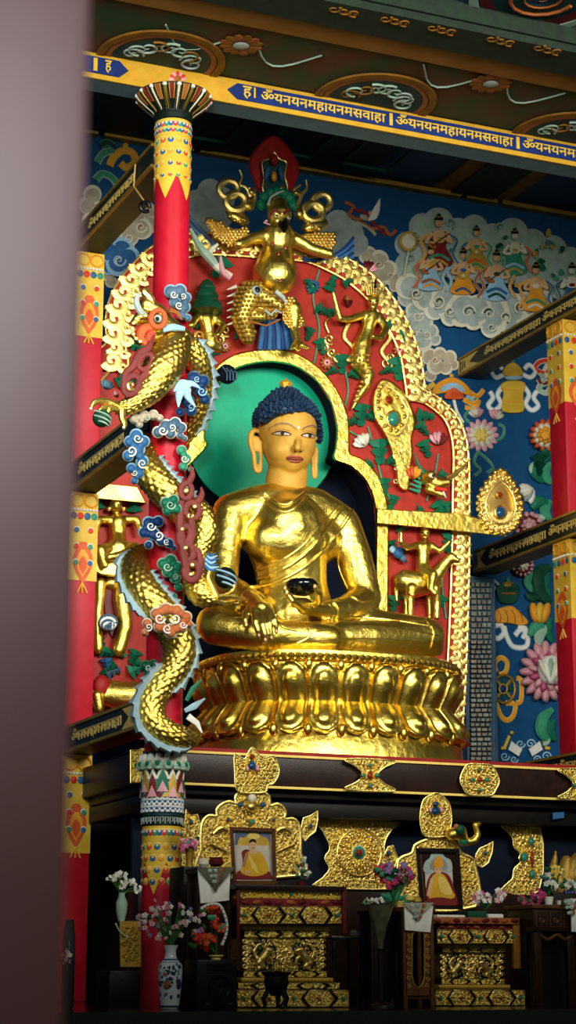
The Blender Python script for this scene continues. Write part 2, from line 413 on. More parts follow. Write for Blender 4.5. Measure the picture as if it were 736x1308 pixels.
# flower rosettes and vines between them
for px, py in ((308, 57), (627, 106)):
    c = yz(px, py, ZT); fl = MB(0)
    for j in range(12):
        a = 2 * PI * j / 12
        fl.ellip((c.x + .2 * math.cos(a), c.y + .2 * math.sin(a), ZT - .01), (.1, .07, .012), 'orange_dim' if j % 2 else 'rust', 10, Matrix.Rotation(a, 3, 'Z'))
    fl.ellip((c.x, c.y, ZT - .02), (.11, .11, .02), 'grey_cloud', 12)
    fl.build('painted_rosette', so)
    vn = MB(0)
    for s in (-1, 1):
        vn.tube([(c.x + s * (.25 + .12 * t), c.y + .4 * math.sin(t * .5), ZT - .005, .014) for t in range(8)], 5, 'green_pale')
    vn.build('painted_vine', so)
g = MB(0)
for px in (440, 505, 565, 640, 700):
    y = 5 + (px - 440) * .19; c = yz(px, y, ZT)
    for j in (-1, 0, 1): flat_curl(g, (c.x + .14 * j, c.y), .09, ZT - .1, .02, 'orange_dim', 1.2, j, 1)
g.build('gilt_cloud_row', so)
c = yz(690, -4, ZT + .25); mm = MB(0)
flat_ring(mm, c, .78, .9, ZT + .25, .03, 'green_pale'); flat_ring(mm, c, .6, .76, ZT + .25, .025, 'maroon'); flat_ring(mm, c, .2, .6, ZT + .25, .02, 'teal_dark')
flat_curl(mm, c, .45, ZT + .22, .03, 'rust', 2.2)
mm.build('ceiling_medallion', so)
# higher ceiling behind the beam
CZ = at(506, 232.5, WALL).z
cb = struct('ceiling_back', MB(0, 'blue_ceiling').box((-2, BF + .3, CZ), (34, WALL + .3, CZ + .3)))
x0, x1 = yz(575, 235, CZ).x, yz(650, 240, CZ).x
for a, b2, mm_, t in ((x0 - .25, x0 + .1, 'orange_dim', .06), (x0 + .1, x1 - .1, 'green_band', .1), (x1 - .1, x1 + .25, 'orange_dim', .06)):
    MB(0).box((a, BF + 1, CZ - t), (b2, WALL, CZ), mm_).build('painted_strip', cb)
xa = yz(300, 185, CZ).x
MB(0).box((-2, BF + 1, CZ - .09), (xa + 2.6, WALL, CZ), 'green_black').build('dark_panel', cb)
fr = MB(0, 'green_dark')
for x in (xa - 1.2, xa + .4, xa + 1.9):
    for dx in (0, .9): fr.box((x + dx, 27.2, CZ - .14), (x + dx + .05, 29.6, CZ - .09))
    for yy in (27.2, 28.4, 29.55): fr.box((x, yy, CZ - .14), (x + .9, yy + .05, CZ - .09))
fr.build('panel_moulding', cb)
t = MB(0, 'gold_dark')
xs = [2.0] + [yz(px, 200 + (px - 330) * .173, CZ).x for px in (128, 250, 590, 636)] + [33]
for a, b2 in zip(xs, xs[1:]): t.box((a + .06, WALL - .16, CZ - .14), (b2 - .06, WALL, CZ - .06))
struct('trim_1', t)
# ---------------------------------------------------------------- the lettered beam over the dragon pillar
BD = yz(290, 147.5, ZB).y
xA = at(119, 97, BF).x
beam = thing('lintel_beam', 'long yellow beam across the top with a blue band of gold lettering', 'beam', (14, BF, ZB))
m = MB(0); m.box((2, BF + .03, ZB), (27, BD, ZT), 'grey_blue'); m.build('beam_core', beam)
m = MB(0, 'yellow_beam'); m.box((2, BF, ZB - .005), (27, BF + .03, ZT)); m.build('face_board', beam)
hh = ZT - ZB
def xat(px, py, Y=BF): return at(px, py, Y).x
xl = xat(290, 116); tip = xat(303, 116); ztm, zbm = ZT - hh * .16, ZB + hh * .18
def chev(mb, x0, x1, x2, z0, z1, Y, th, m):   # band with a pointed left end
    zc = (z0 + z1) / 2; f = [(x0, Y, zc), (x1, Y, z0), (x2, Y, z0), (x2, Y, z1), (x1, Y, z1)]
    mb.add(f + [(a, Y + th, c) for a, _, c in f], [(0, 1, 2, 3, 4)] + [(i, (i + 1) % 5, 5 + (i + 1) % 5, 5 + i) for i in range(5)], m)
m = MB(0, 'blue_text'); chev(m, xl, tip, 27, zbm, ztm, BF - .012, .012, 'blue_text')
xr_, xt_ = xat(152, 88), xat(164, 90.5); chev(m, xt_, xr_, 2, zbm, ztm, BF - .012, .012, 'blue_text'); tb = m.build('text_band', beam)
UX, UZ = V((1, 0, 0)), V((0, 0, 1))
def letters(body, x0, x1, z0, z1, Y, parent, m='yellow', lab=None):
    me = text(body, 1, .006); fit_text(me, V((x0, Y, z0)), UX, UZ, x1 - x0, z1 - z0); fin(me, 30)
    return obj('gold_lettering', me, m, parent)
MAN = 'ॐयनयनमहायनमसवाहा'
dz = (ztm - zbm)
letters('ह।', xat(310, 118), xat(326, 121), zbm + dz * .12, ztm - dz * .1, BF - .014, tb)
letters(MAN, xat(333, 122), xat(492, 152), zbm + dz * .1, ztm - dz * .04, BF - .014, tb)
letters('।', xat(497, 152), xat(501, 153), zbm + dz * .12, ztm - dz * .1, BF - .014, tb)
letters(MAN, xat(505, 154), xat(655, 181), zbm + dz * .1, ztm - dz * .04, BF - .014, tb)
letters('।', xat(659, 182), xat(663, 183), zbm + dz * .12, ztm - dz * .1, BF - .014, tb)
letters(MAN, xat(667, 183), xat(818, 210), zbm + dz * .1, ztm - dz * .04, BF - .014, tb)
letters('।', xat(119, 84), xat(124, 85), zbm + dz * .12, ztm - dz * .1, BF - .014, tb); letters('ह', xat(134, 86), xat(142, 88), zbm + dz * .12, ztm - dz * .1, BF - .014, tb)
# stippled scroll ornament and red lotus on the yellow stretch
m = MB(BF, 'orange'); rnd = random.Random(3)
for i in range(46):
    px = 166 + rnd.random() * 122; py = 82 + (px - 166) * .19 + rnd.uniform(-1, 19)
    if 208 < px < 248 and py > 92: continue
    m.curl(px, py, 3.4, .55, 1.2, rnd.random() * 6, 1, 0, 'orange', .5, 5)
m.build('painted_scrolls', beam)
m = MB(BF, 'red_bright')
for j in range(7):
    a = PI + PI * j / 6; m.dome(227 + 8 * math.cos(a), 101 + 7 * math.sin(a), 3.4, 2.2, .01, a, 0, 'red_bright' if j % 2 else 'pink')
m.dome(227, 100, 5, 4, .015, 0, 0, 'rust'); m.build('painted_lotus', beam)
# ---------------------------------------------------------------- beams that run back to the wall on both sides
mat('beam_black', '#10140f', .5, 0, '#171c14', 6.); mat('gold_text', '#b89a4a', .5, 0, '#c8aa58', 10.)
def side_beam(X, y0, y1, z0, z1, txt, label, under=.4, cap0=None):
    """face at X looks left; y0 near end, y1 far end; txt = list of (far Y, near Y)"""
    r = thing('side_beam', label, 'beam', (X + under / 2, (y0 + y1) / 2, z0), 'lettered beams running back to the wall')
    m = MB(0); m.box((X + .02, y0, z0), (X + under, y1, z1), 'green_beam'); m.build('beam_core', r)
    m = MB(0); m.box((X, y0, z0 + .045), (X + .02, y1, z1 - .04), 'beam_black'); bd = m.build('text_board', r)
    m = MB(0, 'gold_dark'); m.box((X - .025, y0, z1 - .04), (X + under, y1, z1)); m.box((X - .025, y0, z0), (X + .02, y1, z0 + .04)); m.build('gilt_edge', r)
    h = z1 - z0; zc = (z0 + z1) / 2
    for fy, ny in txt:
        me = text(MAN + '।', 1, .006)
        fit_text(me, V((X - .004, fy, z0 + h * .24)), V((0, -1, 0)), UZ, fy - ny, h * .54); fin(me, 30)
        obj('gold_lettering', me, 'gold_text', bd)
    if cap0:
        a, b2 = cap0; m = MB(0, 'gold_text')
        m.add([(X - .006, a, z0 + .05), (X - .006, a, z1 - .05), (X - .006, b2, z1 - .05), (X - .006, (a * .45 + b2 * .55), zc), (X - .006, b2, z0 + .05)], [(0, 1, 2, 3), (0, 3, 4)])
        for i in range(3): m.box((X - .012, a + (b2 - a) * (.12 + .1 * i), z0 + .07 + .02 * i), (X - .006, a + (b2 - a) * (.16 + .1 * i), z1 - .07 - .02 * i), 'beam_black')
        m.build('gilt_end_panel', r)
    return r
Z1, Z2, Z3 = (10.49 + EYE, 10.83 + EYE), (6.80 + EYE, 7.2 + EYE), (3.0 + EYE, 3.37 + EYE)
def yL(px, py): return atx(px, py, XL).y
def yR(px, py): return atx(px, py, XR).y
YP = atx(221, 183, 8.2).y
side_beam(XL, YP + .235, WALL, *Z1, [(yL(113, 290), yL(171, 226))], 'lettered green beam from the top of the dragon pillar back to the wall', .4)
side_beam(XL, YP + .235, WALL, *Z2, [(yL(100, 600), yL(158, 556))], 'lettered green beam behind the dragon pillar at half height', .4)
side_beam(XL, YP + .235, WALL, *Z3, [(yL(92, 945), yL(155, 915))], 'lettered dark beam behind the lowest coil of the dragon', .4, (yL(176, 912), yL(156, 918)))
side_beam(XR, 22.4, WALL, *Z1, [(yR(619, 450), yR(690, 408)), (yR(693, 408), yR(780, 356))], 'lettered dark beam at upper right crossing the painted clouds', .4, (yR(585, 470), yR(612, 452)))
side_beam(XR, 22.4, 29.76, *Z2, [(yR(625, 712), yR(697, 685)), (yR(701, 682), yR(790, 650))], 'lettered dark beam at right below the jewelled oval finial', .4, (yR(605, 718), yR(621, 712)))
side_beam(XR, 22.4, 29.72, *Z3, [(yR(668, 982), yR(712, 978)), (yR(714, 977), yR(800, 965))], 'lettered dark beam at lower right meeting the throne rail', .4)
# a cord and hook hanging from the upper left beam
hk = MB(0, 'gold_text'); p0, p1 = atx(173, 210, XL - .03), atx(171, 238, XL - .03); p2 = atx(185, 258, XL + .2)
for a, b2 in ((p0, p1), (p1, p2)): hk.tube([(*a, .012), (*b2, .012)], 6)
hook = hk.build('hook_cord', None, label='thin yellow cord with a black hook hanging from the upper left beam', cat='cord')
c = p2; MB(0, 'black').tube([(c.x + .07 * math.cos(a * .5), c.y - .02, c.z - .08 + .07 * math.sin(a * .5), .03) for a in range(12)], 8).build('hook', hook)
# ---------------------------------------------------------------- square tiered pillars behind and at right
def flameleaf(mb, P, u, w, zb, zt, m):
    """red leaf motif on a face: P centre (x,y) with z, u unit vector along the face"""
    n = 9
    for sgn in (1,):
        L = []
        for i in range(n):
            t = i / (n - 1); wd = w * math.sin(PI * min(1, t * .9 + .1)) ** 1.1
            L.append((wd, zt - (zt - zb) * t))
    vs = [(P.x + u.x * a, P.y + u.y * a, z) for a, z in L] + [(P.x - u.x * a, P.y - u.y * a, z) for a, z in L]
    mb.add(vs, [(i, i + 1, n + i + 1, n + i) for i in range(n - 1)], m)
def square_pillar(x0, x1, y0, y1, tiers, name_label, group):
    for (zb, zt, zy, zm, lab) in tiers:
        r = thing('square_pillar', lab, 'pillar', ((x0 + x1) / 2, (y0 + y1) / 2, zb), group)
        MB(0).rbox((x0, y0, zb), (x1, y1, zt), .02, 'red_pillar').build('shaft', r)
        e = .006; m = MB(0, 'yellow'); m.box((x0 - e, y0 - e, zy), (x1 + e, y1 + e, zt - .01)); col = m.build('painted_collar', r)
        m = MB(0); H = zt - zy
        for face in ('f', 'l'):
            u = V((1, 0)) if face == 'f' else V((0, 1)); n = V((0, -1)) if face == 'f' else V((-1, 0))
            c = V(((x0 + x1) / 2, y0 - e)) if face == 'f' else V((x0 - e, (y0 + y1) / 2))
            w = (x1 - x0) if face == 'f' else (y1 - y0)
            def pt(a, z, o=.012): return (c.x + u.x * a + n.x * o, c.y + u.y * a + n.y * o, z)
            for k in range(2):                                   # border scrolls and pearls under the beam
                m.tube([(*pt(-w / 4 + w / 2 * k + .1 * math.cos(t), zt - .13 + .09 * math.sin(t)), .014) for t in [i * .5 for i in range(13)]], 6, 'orange')
            for k in range(9): m.ellip(pt(-w / 2 + w * (k + .5) / 9, zt - .27), (.02,) * 3, 'white', 8)
            for k in range(4): m.ellip(pt(-w / 2 + w * (k + .5) / 4, zt - .36), (.05, .012, .055) if face == 'f' else (.012, .05, .055), ('blue_mid', 'red_bright', 'blue_mid', 'green_leaf')[k], 8)
            for rr in range(3):
                for k in range(2):
                    q = pt(-w / 4 + w / 2 * k, zt - .56 - rr * .24); fl_ = (.046, .008, .046) if face == 'f' else (.008, .046, .046); m.ellip(q, fl_, 'cream', 10)
                    m.ellip((q[0] + n.x * .006, q[1] + n.y * .006, q[2] - .012), tuple(v_ * .85 for v_ in fl_), ('blue_mid', 'red_bright', 'green_leaf')[(rr + k) % 3], 10)
            P0 = V((c.x + n.x * .012, c.y + n.y * .012)); flameleaf(m, P0, u, w * .36, zm - .1, zm + .52, 'red_orange')
            P0 = V((c.x + n.x * .016, c.y + n.y * .016)); flameleaf(m, P0, u, w * .24, zm, zm + .4, 'orange')
            P0 = V((c.x + n.x * .02, c.y + n.y * .02)); flameleaf(m, P0, u, w * .15, zm + .04, zm + .3, 'red_orange')
            for k in range(3): m.tube([(*pt((k - 1) * w * .12 * t, zm - .08 - .1 * t), .012) for t in (0, .5, 1, 1.5)], 5, 'orange' if k == 1 else 'yellow')
        m.build('print_pattern', col)
def zL(y, x=122): return at(x, y, 26.7).z
def zR(y, x=720): return at(x, y, 26.7).z
square_pillar(XL, XL + .42, 26.75, 27.2, [
    (Z2[1], Z1[0], zL(430), zL(420), 'red square pillar behind at far left, top tier under the upper beam'),
    (Z3[1], Z2[0], zL(742), zL(738), 'red square pillar at far left between half height beam and lowest beam'),
    (0, Z3[0], zL(1090), zL(1075), 'red square pillar at far left standing on the altar floor')], '', 'red square pillars at far left')
square_pillar(XR + .02, XR + .55, 26.6, 27.1, [
    (Z2[1], Z1[0], zR(515), zR(520), 'red square pillar at right edge below the upper beam'),
    (Z3[1], Z2[0], zR(790), zR(795), 'red square pillar at right edge below the middle beam')], '', 'red square pillars at right edge')
# ---------------------------------------------------------------- round dragon pillar
PX, PY = 8.2, YP
def zP(x, y): return atx(x, y, PX).z
r0 = 22.6 * kpx(221, 250, YP)
pil = thing('round_pillar', 'round red pillar with yellow collars and flared capital wrapped by the golden dragon', 'pillar', (PX, PY, 0))
def rz(z): return r0
def cyl(a, z, r): return (PX + r * math.cos(a), PY + r * math.sin(a), z)
AV = math.atan2(-PY, -PX)                    # angle that faces the camera
def shell(mb, zlo, zhi, r, m, n=64):
    """zlo, zhi functions of the angle"""
    vs = []; fs = []
    for i in range(n):
        a = AV + 2 * PI * i / n; vs += [cyl(a, zlo(a), r), cyl(a, zhi(a), r)]
    for i in range(n):
        j = (i + 1) % n; fs.append((2 * i, 2 * j, 2 * j + 1, 2 * i + 1))
    mb.add(vs, fs, m)
def zig(z0, amp, n, ph=0): return lambda a: z0 - amp * abs(((a - AV) * n / (2 * PI) + ph) % 1 * 2 - 1)
MB(0, 'red_pillar').lathe((PX, PY, 0), [(r0, 0), (r0, zP(221, 150))], 64).build('shaft', pil)
z1, z2 = zP(221, 158), zP(218, 232)
m = MB(0); shell(m, zig(z2 + .0, .36, 5, .3), lambda a: z1, r0 + .008, 'yellow', 96); tc = m.build('upper_collar', pil)
m = MB(0)
def spot(mb, a, z, s, c1, c2, r):
    p = V(cyl(a, z, r - .002)); n = V((math.cos(a), math.sin(a), 0)); rot = Matrix.Rotation(a, 3, 'Z'); s *= .8
    mb.ellip(p, (.006, s, s), 'yellow_pale', 10, rot); mb.ellip(p + n * .004 + V((0, 0, -s * .12)), (.006, s * .88, s * .8), c1, 10, rot); mb.ellip(p + n * .008 + V((0, 0, s * .2)), (.005, s * .35, s * .35), c2, 8, rot)
CS = ['blue_mid', 'red_bright', 'green_leaf', 'red_orange', 'blue_mid', 'orange']
for k in range(14):
    a = AV + (k - 6.5) * .24
    spot(m, a, z1 - .1, .06, CS[k % 3], 'white', r0 + .01); spot(m, a + .12, z1 - .19, .05, CS[(k + 1) % 3], 'cream', r0 + .01)
for rr in range(4):
    for k in range(10):
        spot(m, AV + (k - 4.5) * .44 + .1, z1 - .33 - rr * .165, .065 - .007 * rr, CS[(k + rr) % 6], 'yellow_pale', r0 + .01)
m.build('dot_pattern', tc)
zc0, zc1 = zP(221, 158), zP(222, 122)
CP = [(1.06, .1), (1.14, .13), (1.5, .2), (1.92, .29), (2.12, .36)]
cap_ = MB(0); cap_.lathe((PX, PY, 0), [(r0 * 1.02, zc0 - .03), (r0 * 1.1, zc0 - .01), (r0 * 1.12, zc0 + .06), (r0 * 1.04, zc0 + .08)] + [(r0 * a, zc0 + b_) for a, b_ in CP] + [(r0 * 2.14, zc0 + .375), (r0 * 2.06, ZB - .004)], 64, 'green_black')
cp_ = cap_.build('capital', pil)
m = MB(0); N = 16
def pstrip(a, w, o, t0, t1, mm_):
    vs = []
    for t in range(t0, t1):
        rr, z = CP[t]; rr *= r0; s_ = (.6, .66, .8, .95, 1)[t]
        vs += [cyl(a - w / 2 * s_ / (r0 * 2.1), zc0 + z - o * .5, rr + o), cyl(a + w / 2 * s_ / (r0 * 2.1), zc0 + z - o * .5, rr + o)]
    n_ = t1 - t0; m.add(vs, [(2 * t, 2 * t + 1, 2 * t + 3, 2 * t + 2) for t in range(n_ - 1)], mm_)
for k in range(N):
    a = 2 * PI * k / N
    pstrip(a, .17, .008, 0, 5, 'gold_dark'); pstrip(a, .15, .012, 0, 5, 'green_black'); pstrip(a, .085, .016, 2, 5, 'gold_flat'); pstrip(a, .06, .02, 2, 5, ('rust', 'robe_red')[k % 2])
    b_ = a + PI / N
    m.tube([(*cyl(b_, zc0 + z, r0 * rr + .012), .003 + .004 * t) for t, (rr, z) in enumerate(CP)], 6, 'cream' if k % 2 else 'gold_dark'); m.ellip(cyl(b_, zc0 + .345, r0 * 2.1), (.036, .036, .03), 'white' if k % 2 else 'cream', 8)
m.build('capital_petals', cp_)
# lower collars: clouds and waves, fret, yellow with dots and points
za, zb_, zcc, zd = zP(208, 962), zP(207, 1043), zP(207, 1056), zP(206, 1098)
m = MB(0); shell(m, lambda a: zb_, lambda a: za, r0 + .01, 'teal_dark'); lc = m.build('wave_collar', pil)
m = MB(0)
for rr in range(5):
    for k in range(12):
        a = AV + (k - 5.5 + .5 * (rr % 2)) * .26; z = zb_ + .04 + rr * .085; ro = r0 + .012 - .001 * rr
        for q, mm_ in ((.075, 'white'), (.055, 'blue_mid'), (.03, 'white')):
            m.tube([(*cyl(a + q * math.cos(t) / r0, z + q * math.sin(t), ro + .012), .009) for t in [PI * i / 8 for i in range(9)]], 5, mm_)
for k in range(7):
    a = AV + (k - 3) * .5; base = zb_ + .22 + .06 * (k % 2)
    for w, h, o, mm_ in ((.16, .36, .03, 'cream'), (.12, .29, .036, ('green', 'gold_flat', 'red_flame')[k % 3]), (.06, .14, .042, 'pink')):
        m.add([cyl(a - w / r0, base, r0 + o), cyl(a + w / r0, base, r0 + o), cyl(a, base, r0 + o + .01), cyl(a, base + h, r0 + o)], [(0, 2, 3), (2, 1, 3)], mm_)
for k in range(8):
    a = AV + (k - 3.5) * .42; z = za - .13
    for j in range(3):
        p = cyl(a + (j - 1) * .13, z + .05 * (j == 1), r0 + .02); m.ellip(p, (.05, .05, .06), 'cream' if j != 1 else 'white', 8)
    m.ellip(cyl(a, z - .04, r0 + .04), (.07, .07, .07), 'green_pale', 8); m.ellip(cyl(a, z - .03, r0 + .085), (.035, .035, .035), 'green', 8)
m.build('painted_waves', lc)
m = MB(0); shell(m, lambda a: zcc, lambda a: zb_, r0 + .016, 'green_black'); fb = m.build('fret_band', pil)
m = MB(0)
for k in range(26):
    a = AV + (k - 13) * .24; z = (zb_ + zcc) / 2; h = abs(zb_ - zcc) * .3
    m.tube([(*cyl(a + u * .09, z + w * h, r0 + .02), .008) for u, w in ((-1, -1), (-1, 1), (.6, 1), (.6, -.3), (0, -.3))], 5, 'grey_cloud')
m.build('fret_line', fb)
m = MB(0); shell(m, zig(zP(206, 1102), .4, 5, .3), lambda a: zcc, r0 + .008, 'yellow', 96); yc_ = m.build('lower_collar', pil)
m = MB(0)
for k in range(14):
    spot(m, AV + (k - 6.5) * .24, zcc - .08, .06, CS[k % 3], 'white', r0 + .01)
for rr in range(4):
    for k in range(10): spot(m, AV + (k - 4.5 + .5 * (rr % 2)) * .44, zcc - .25 - rr * .14, .06, CS[(k + rr) % 6], 'yellow_pale', r0 + .01)
m.build('dot_pattern', yc_)
mat('mauve_paint', '#4e2022', .5, 0, '#562628', 1., spec=1.)
# blurred pillar close to the lens
q = at(113, 300, 3.1); fw = .42
pp = MB(0).rbox((q.x - fw, 3.1, -1.1), (q.x, 3.1 + fw, 3.0), .03, 'mauve_paint')
o = pp.build('entrance_pillar', None, label='blurred reddish pillar close to the lens along the left edge', cat='pillar')
# ================================================================ carved throne back (arch) behind the statue
YT = 27.6
tor = thing('carved_arch', 'tall carved red and gold arch standing behind the golden seated statue', 'carved arch', at(400, 955, YT))
def polyline(p, n=5): return cr(p, n, False)
roR = [(352, 305), (400, 312), (440, 328), (463, 341), (487, 361), (508, 388), (524, 418), (536, 450), (541, 476), (543, 494)]
riR = [(352, 330), (392, 334), (425, 348), (445, 360), (468, 380), (486, 402), (502, 430), (512, 455), (517, 482), (521, 511)]
so2 = [(532, 494), (545, 499), (562, 509), (584, 531), (595, 557), (599, 584), (600, 620), (600, 700), (598, 790), (595, 870), (590, 945)]
si2 = [(522, 511), (534, 512), (547, 517), (568, 535), (577, 557), (580, 584), (579, 620), (578, 700), (575, 790), (571, 870), (566, 945)]
loL = [(352, 305), (300, 300), (255, 297), (225, 302), (195, 314), (175, 331), (155, 354), (141, 380), (135, 408), (136, 436), (127, 447), (127, 477)]
liL = [(352, 330), (302, 326), (260, 325), (228, 332), (195, 346), (176, 367), (166, 391), (161, 417), (161, 440), (162, 452), (164, 458), (164, 467)]
slo = [(127, 466), (112, 478), (98, 500), (88, 530), (84, 570), (83, 640), (84, 760), (88, 930)]
sli = [(140, 474), (128, 488), (116, 508), (108, 535), (104, 572), (103, 640), (104, 760), (108, 930)]
goR = [(330, 446), (352, 445), (378, 450), (409, 470), (432, 499), (445, 531), (447, 562), (449, 579), (466, 587), (484, 608), (494, 637), (497, 662), (497, 720), (496, 850)]
giR = [(328, 464), (350, 463), (378, 469), (405, 488), (423, 516), (430, 548), (428, 572), (426, 587), (447, 596), (467, 615), (477, 640), (480, 672), (480, 720), (479, 850)]
goL = [(330, 446), (300, 452), (276, 468), (256, 495), (246, 528), (240, 560), (238, 574), (222, 586), (206, 606), (197, 640), (194, 680), (194, 850)]
giL = [(328, 464), (305, 470), (287, 482), (272, 505), (264, 532), (263, 558), (266, 569), (250, 588), (232, 606), (222, 630), (217, 680), (217, 850)]
m = MB(YT, 'red_panel')                                     # red ground between rim and arch
outl = [(352, 320)] + roR[1:8] + [(533, 470), (535, 503)] + so2[1:] + [(496, 945)] + giR[::-1][:-1] + giL + [(194, 945), (95, 940)] + slo[::-1] + [(145, 470)] + loL[1:10][::-1]
m.plate([(x, y) for x, y in outl], .08, .1, 0); m.build('red_ground', tor)
for o_, i_, nm in ((roR, riR, 0), (so2, si2, 0), (loL, liL, 0), (slo, sli, 0)):
    O, I = polyline(o_), polyline(i_); m = MB(YT, 'gold_relief'); m.band(O, I, .08, .02, 'red_panel')
    scrollband(m, O, I, 18 if o_ is loL else 13.5, 'gold_relief', -.05, .34 if o_ is loL else .46); m.build('scroll_rim', tor)
for o_, i_ in ((goR, giR), (goL, giL)):
    MB(YT, 'gold_leaf').band(polyline(o_), polyline(i_), .22, .1).build('gold_arch', tor)
# the niche and the green halo disc
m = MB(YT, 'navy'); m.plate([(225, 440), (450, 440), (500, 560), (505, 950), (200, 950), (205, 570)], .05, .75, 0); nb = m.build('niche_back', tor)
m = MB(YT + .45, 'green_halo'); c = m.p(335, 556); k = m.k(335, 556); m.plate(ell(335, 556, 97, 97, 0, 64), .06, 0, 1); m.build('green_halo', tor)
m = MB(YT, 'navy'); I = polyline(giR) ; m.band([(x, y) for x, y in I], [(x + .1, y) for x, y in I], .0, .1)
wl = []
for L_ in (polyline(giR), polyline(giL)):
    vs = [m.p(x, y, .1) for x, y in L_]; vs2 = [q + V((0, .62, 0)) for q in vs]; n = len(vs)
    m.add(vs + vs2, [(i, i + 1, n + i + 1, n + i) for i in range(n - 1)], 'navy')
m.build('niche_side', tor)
# crossbars with their oval jewelled ends
m = MB(YT, 'gold_leaf'); m.plate([(481, 649), (584, 655), (614, 662), (640, 668), (648, 686), (584, 679), (481, 669)], .3, .02, 1.5); cbx = m.build('cross_bar', tor)
MB(YT, 'gold_leaf').plate([(123, 616), (176, 621), (187, 643), (150, 640), (120, 637)], .3, .02, 1.5).build('cross_bar', tor)
egg = [(640, 599), (655, 612), (666, 634), (668, 655), (658, 675), (641, 682), (622, 675), (612, 655), (612, 634), (624, 612)]
def jewel(mb, x, y, rx, ry, m, dy, h=.08):
    mb.dome(x, y, rx * 1.35, ry * 1.3, h * .6, 0, dy, 'gold_relief'); mb.dome(x, y, rx, ry, h, 0, dy - h * .35, m)
m = MB(YT - .22, 'gold_relief'); E = cr(egg, 5); m.plate(E, .09, 0, 2)
m.tpx(cr([(640 + (x - 640) * .66, 645 + (y - 645) * .66) for x, y in egg] + [(640, 599 + 15)], 5)[:-1], 1.6, -.1)
for i in range(0, len(E), 2):
    x, y = E[i]; m.dome(640 + (x - 640) * .97, 641 + (y - 641) * .97, 3.6, 3.6, .07, 0, -.06)
    m.curl(640 + (x - 640) * .8, 641 + (y - 641) * .8, 3.6, 1.2, 1.1, i, 1, -.1)
eg = m.build('oval_finial', tor)
m = MB(YT - .3); jewel(m, 640, 654, 6.5, 7.5, 'blue_gem', -.03); jewel(m, 639, 632, 3.6, 3.8, 'red_gem', -.03); m.build('jewel', eg)
# tall leaf shaped jewelled ornament on the red ground
lf = cr([(487, 484), (502, 488), (517, 502), (528, 524), (531, 543), (527, 560), (528, 580), (525, 600), (522, 626), (509, 622), (505, 600), (500, 580), (491, 556), (478, 535), (475, 520), (477, 500)], 5)
m = MB(YT, 'gold_leaf'); m.plate(lf, .16, .02, 2.5); fo = m.build('jewelled_leaf', tor)
m = MB(YT - .14, 'gold_relief'); m.tpx(cr([(488, 490), (508, 503), (521, 530), (510, 556), (494, 550), (481, 524), (481, 503)], 6), 1.5, 0)
for i, (x, y) in enumerate(cr([(488, 494), (508, 507), (517, 532), (507, 550), (492, 544), (484, 522), (484, 505)], 2)): m.dome(x, y, 3, 3, .05, 0, 0)
for i in range(7): m.curl(508 + (i % 2) * 9 - 2, 566 + i * 8, 4, .9, 1.2, i, 1, 0, fl=.6)
jewel(m, 503, 535, 7.5, 9, 'green_gem', -.01); jewel(m, 497, 511, 4.5, 5, 'red_gem', -.01); m.build('jewel', fo)
# leaf sprigs on the red ground
vine = MB(YT, 'green_leaf')
for L_ in ([(408, 345), (400, 380), (408, 420), (400, 470)], [(440, 470), (445, 500), (438, 540), (462, 560)], [(470, 545), (480, 580), (490, 620), (500, 640)], [(560, 580), (555, 610), (545, 640)], [(500, 400), (512, 440), (505, 480)], [(575, 700), (565, 740), (570, 790)]):
    vine.tpx(cr(L_, 5, False), 1.2, -.01)
vine.build('vine_stem', tor)
LV = [(402, 372, 20, -2.2), (420, 372, 22, -1.2), (438, 362, 20, -.35), (404, 392, 20, .5), (418, 400, 18, -.2), (398, 418, 18, 1.9), (408, 432, 22, 1.3), (436, 452, 26, 1.5), (430, 470, 16, 2.6), (446, 475, 16, .6),
      (462, 515, 30, 1.6), (455, 535, 16, 2.5), (470, 530, 16, .5), (484, 560, 34, 1.5), (475, 590, 18, 2.4), (496, 585, 20, .6), (490, 610, 24, 1.5), (505, 632, 20, 1.9), (495, 420, 22, -1.3), (512, 420, 24, 1.2), (506, 455, 32, 1.4), (500, 470, 16, 2.7), (484, 520, 14, 2.6),
      (532, 530, 24, .1), (535, 540, 20, .9), (540, 562, 24, 1.2), (545, 600, 16, 2.0), (560, 605, 20, .4), (556, 640, 24, 1.0), (570, 640, 20, 1.5), (540, 648, 16, 2.3), (500, 690, 16, 1.2), (520, 668, 18, 2.4), (505, 760, 22, 1.7), (575, 680, 26, 1.7), (566, 760, 24, 2.0), (512, 700, 12, .4),
      (268, 410, 22, 2.8), (284, 440, 24, 2.4), (300, 425, 20, .3), (290, 330, 30, 2.2), (152, 480, 30, .2), (150, 492, 24, -.6), (168, 440, 20, .3), (126, 650, 20, -1.5), (172, 655, 26, -1.6)]
for x, y, L_, a in LV:
    m = MB(YT); leaf(m, x, y, L_, a, 'green', -.01, .44, 3, .09); m.build('leaf', tor)
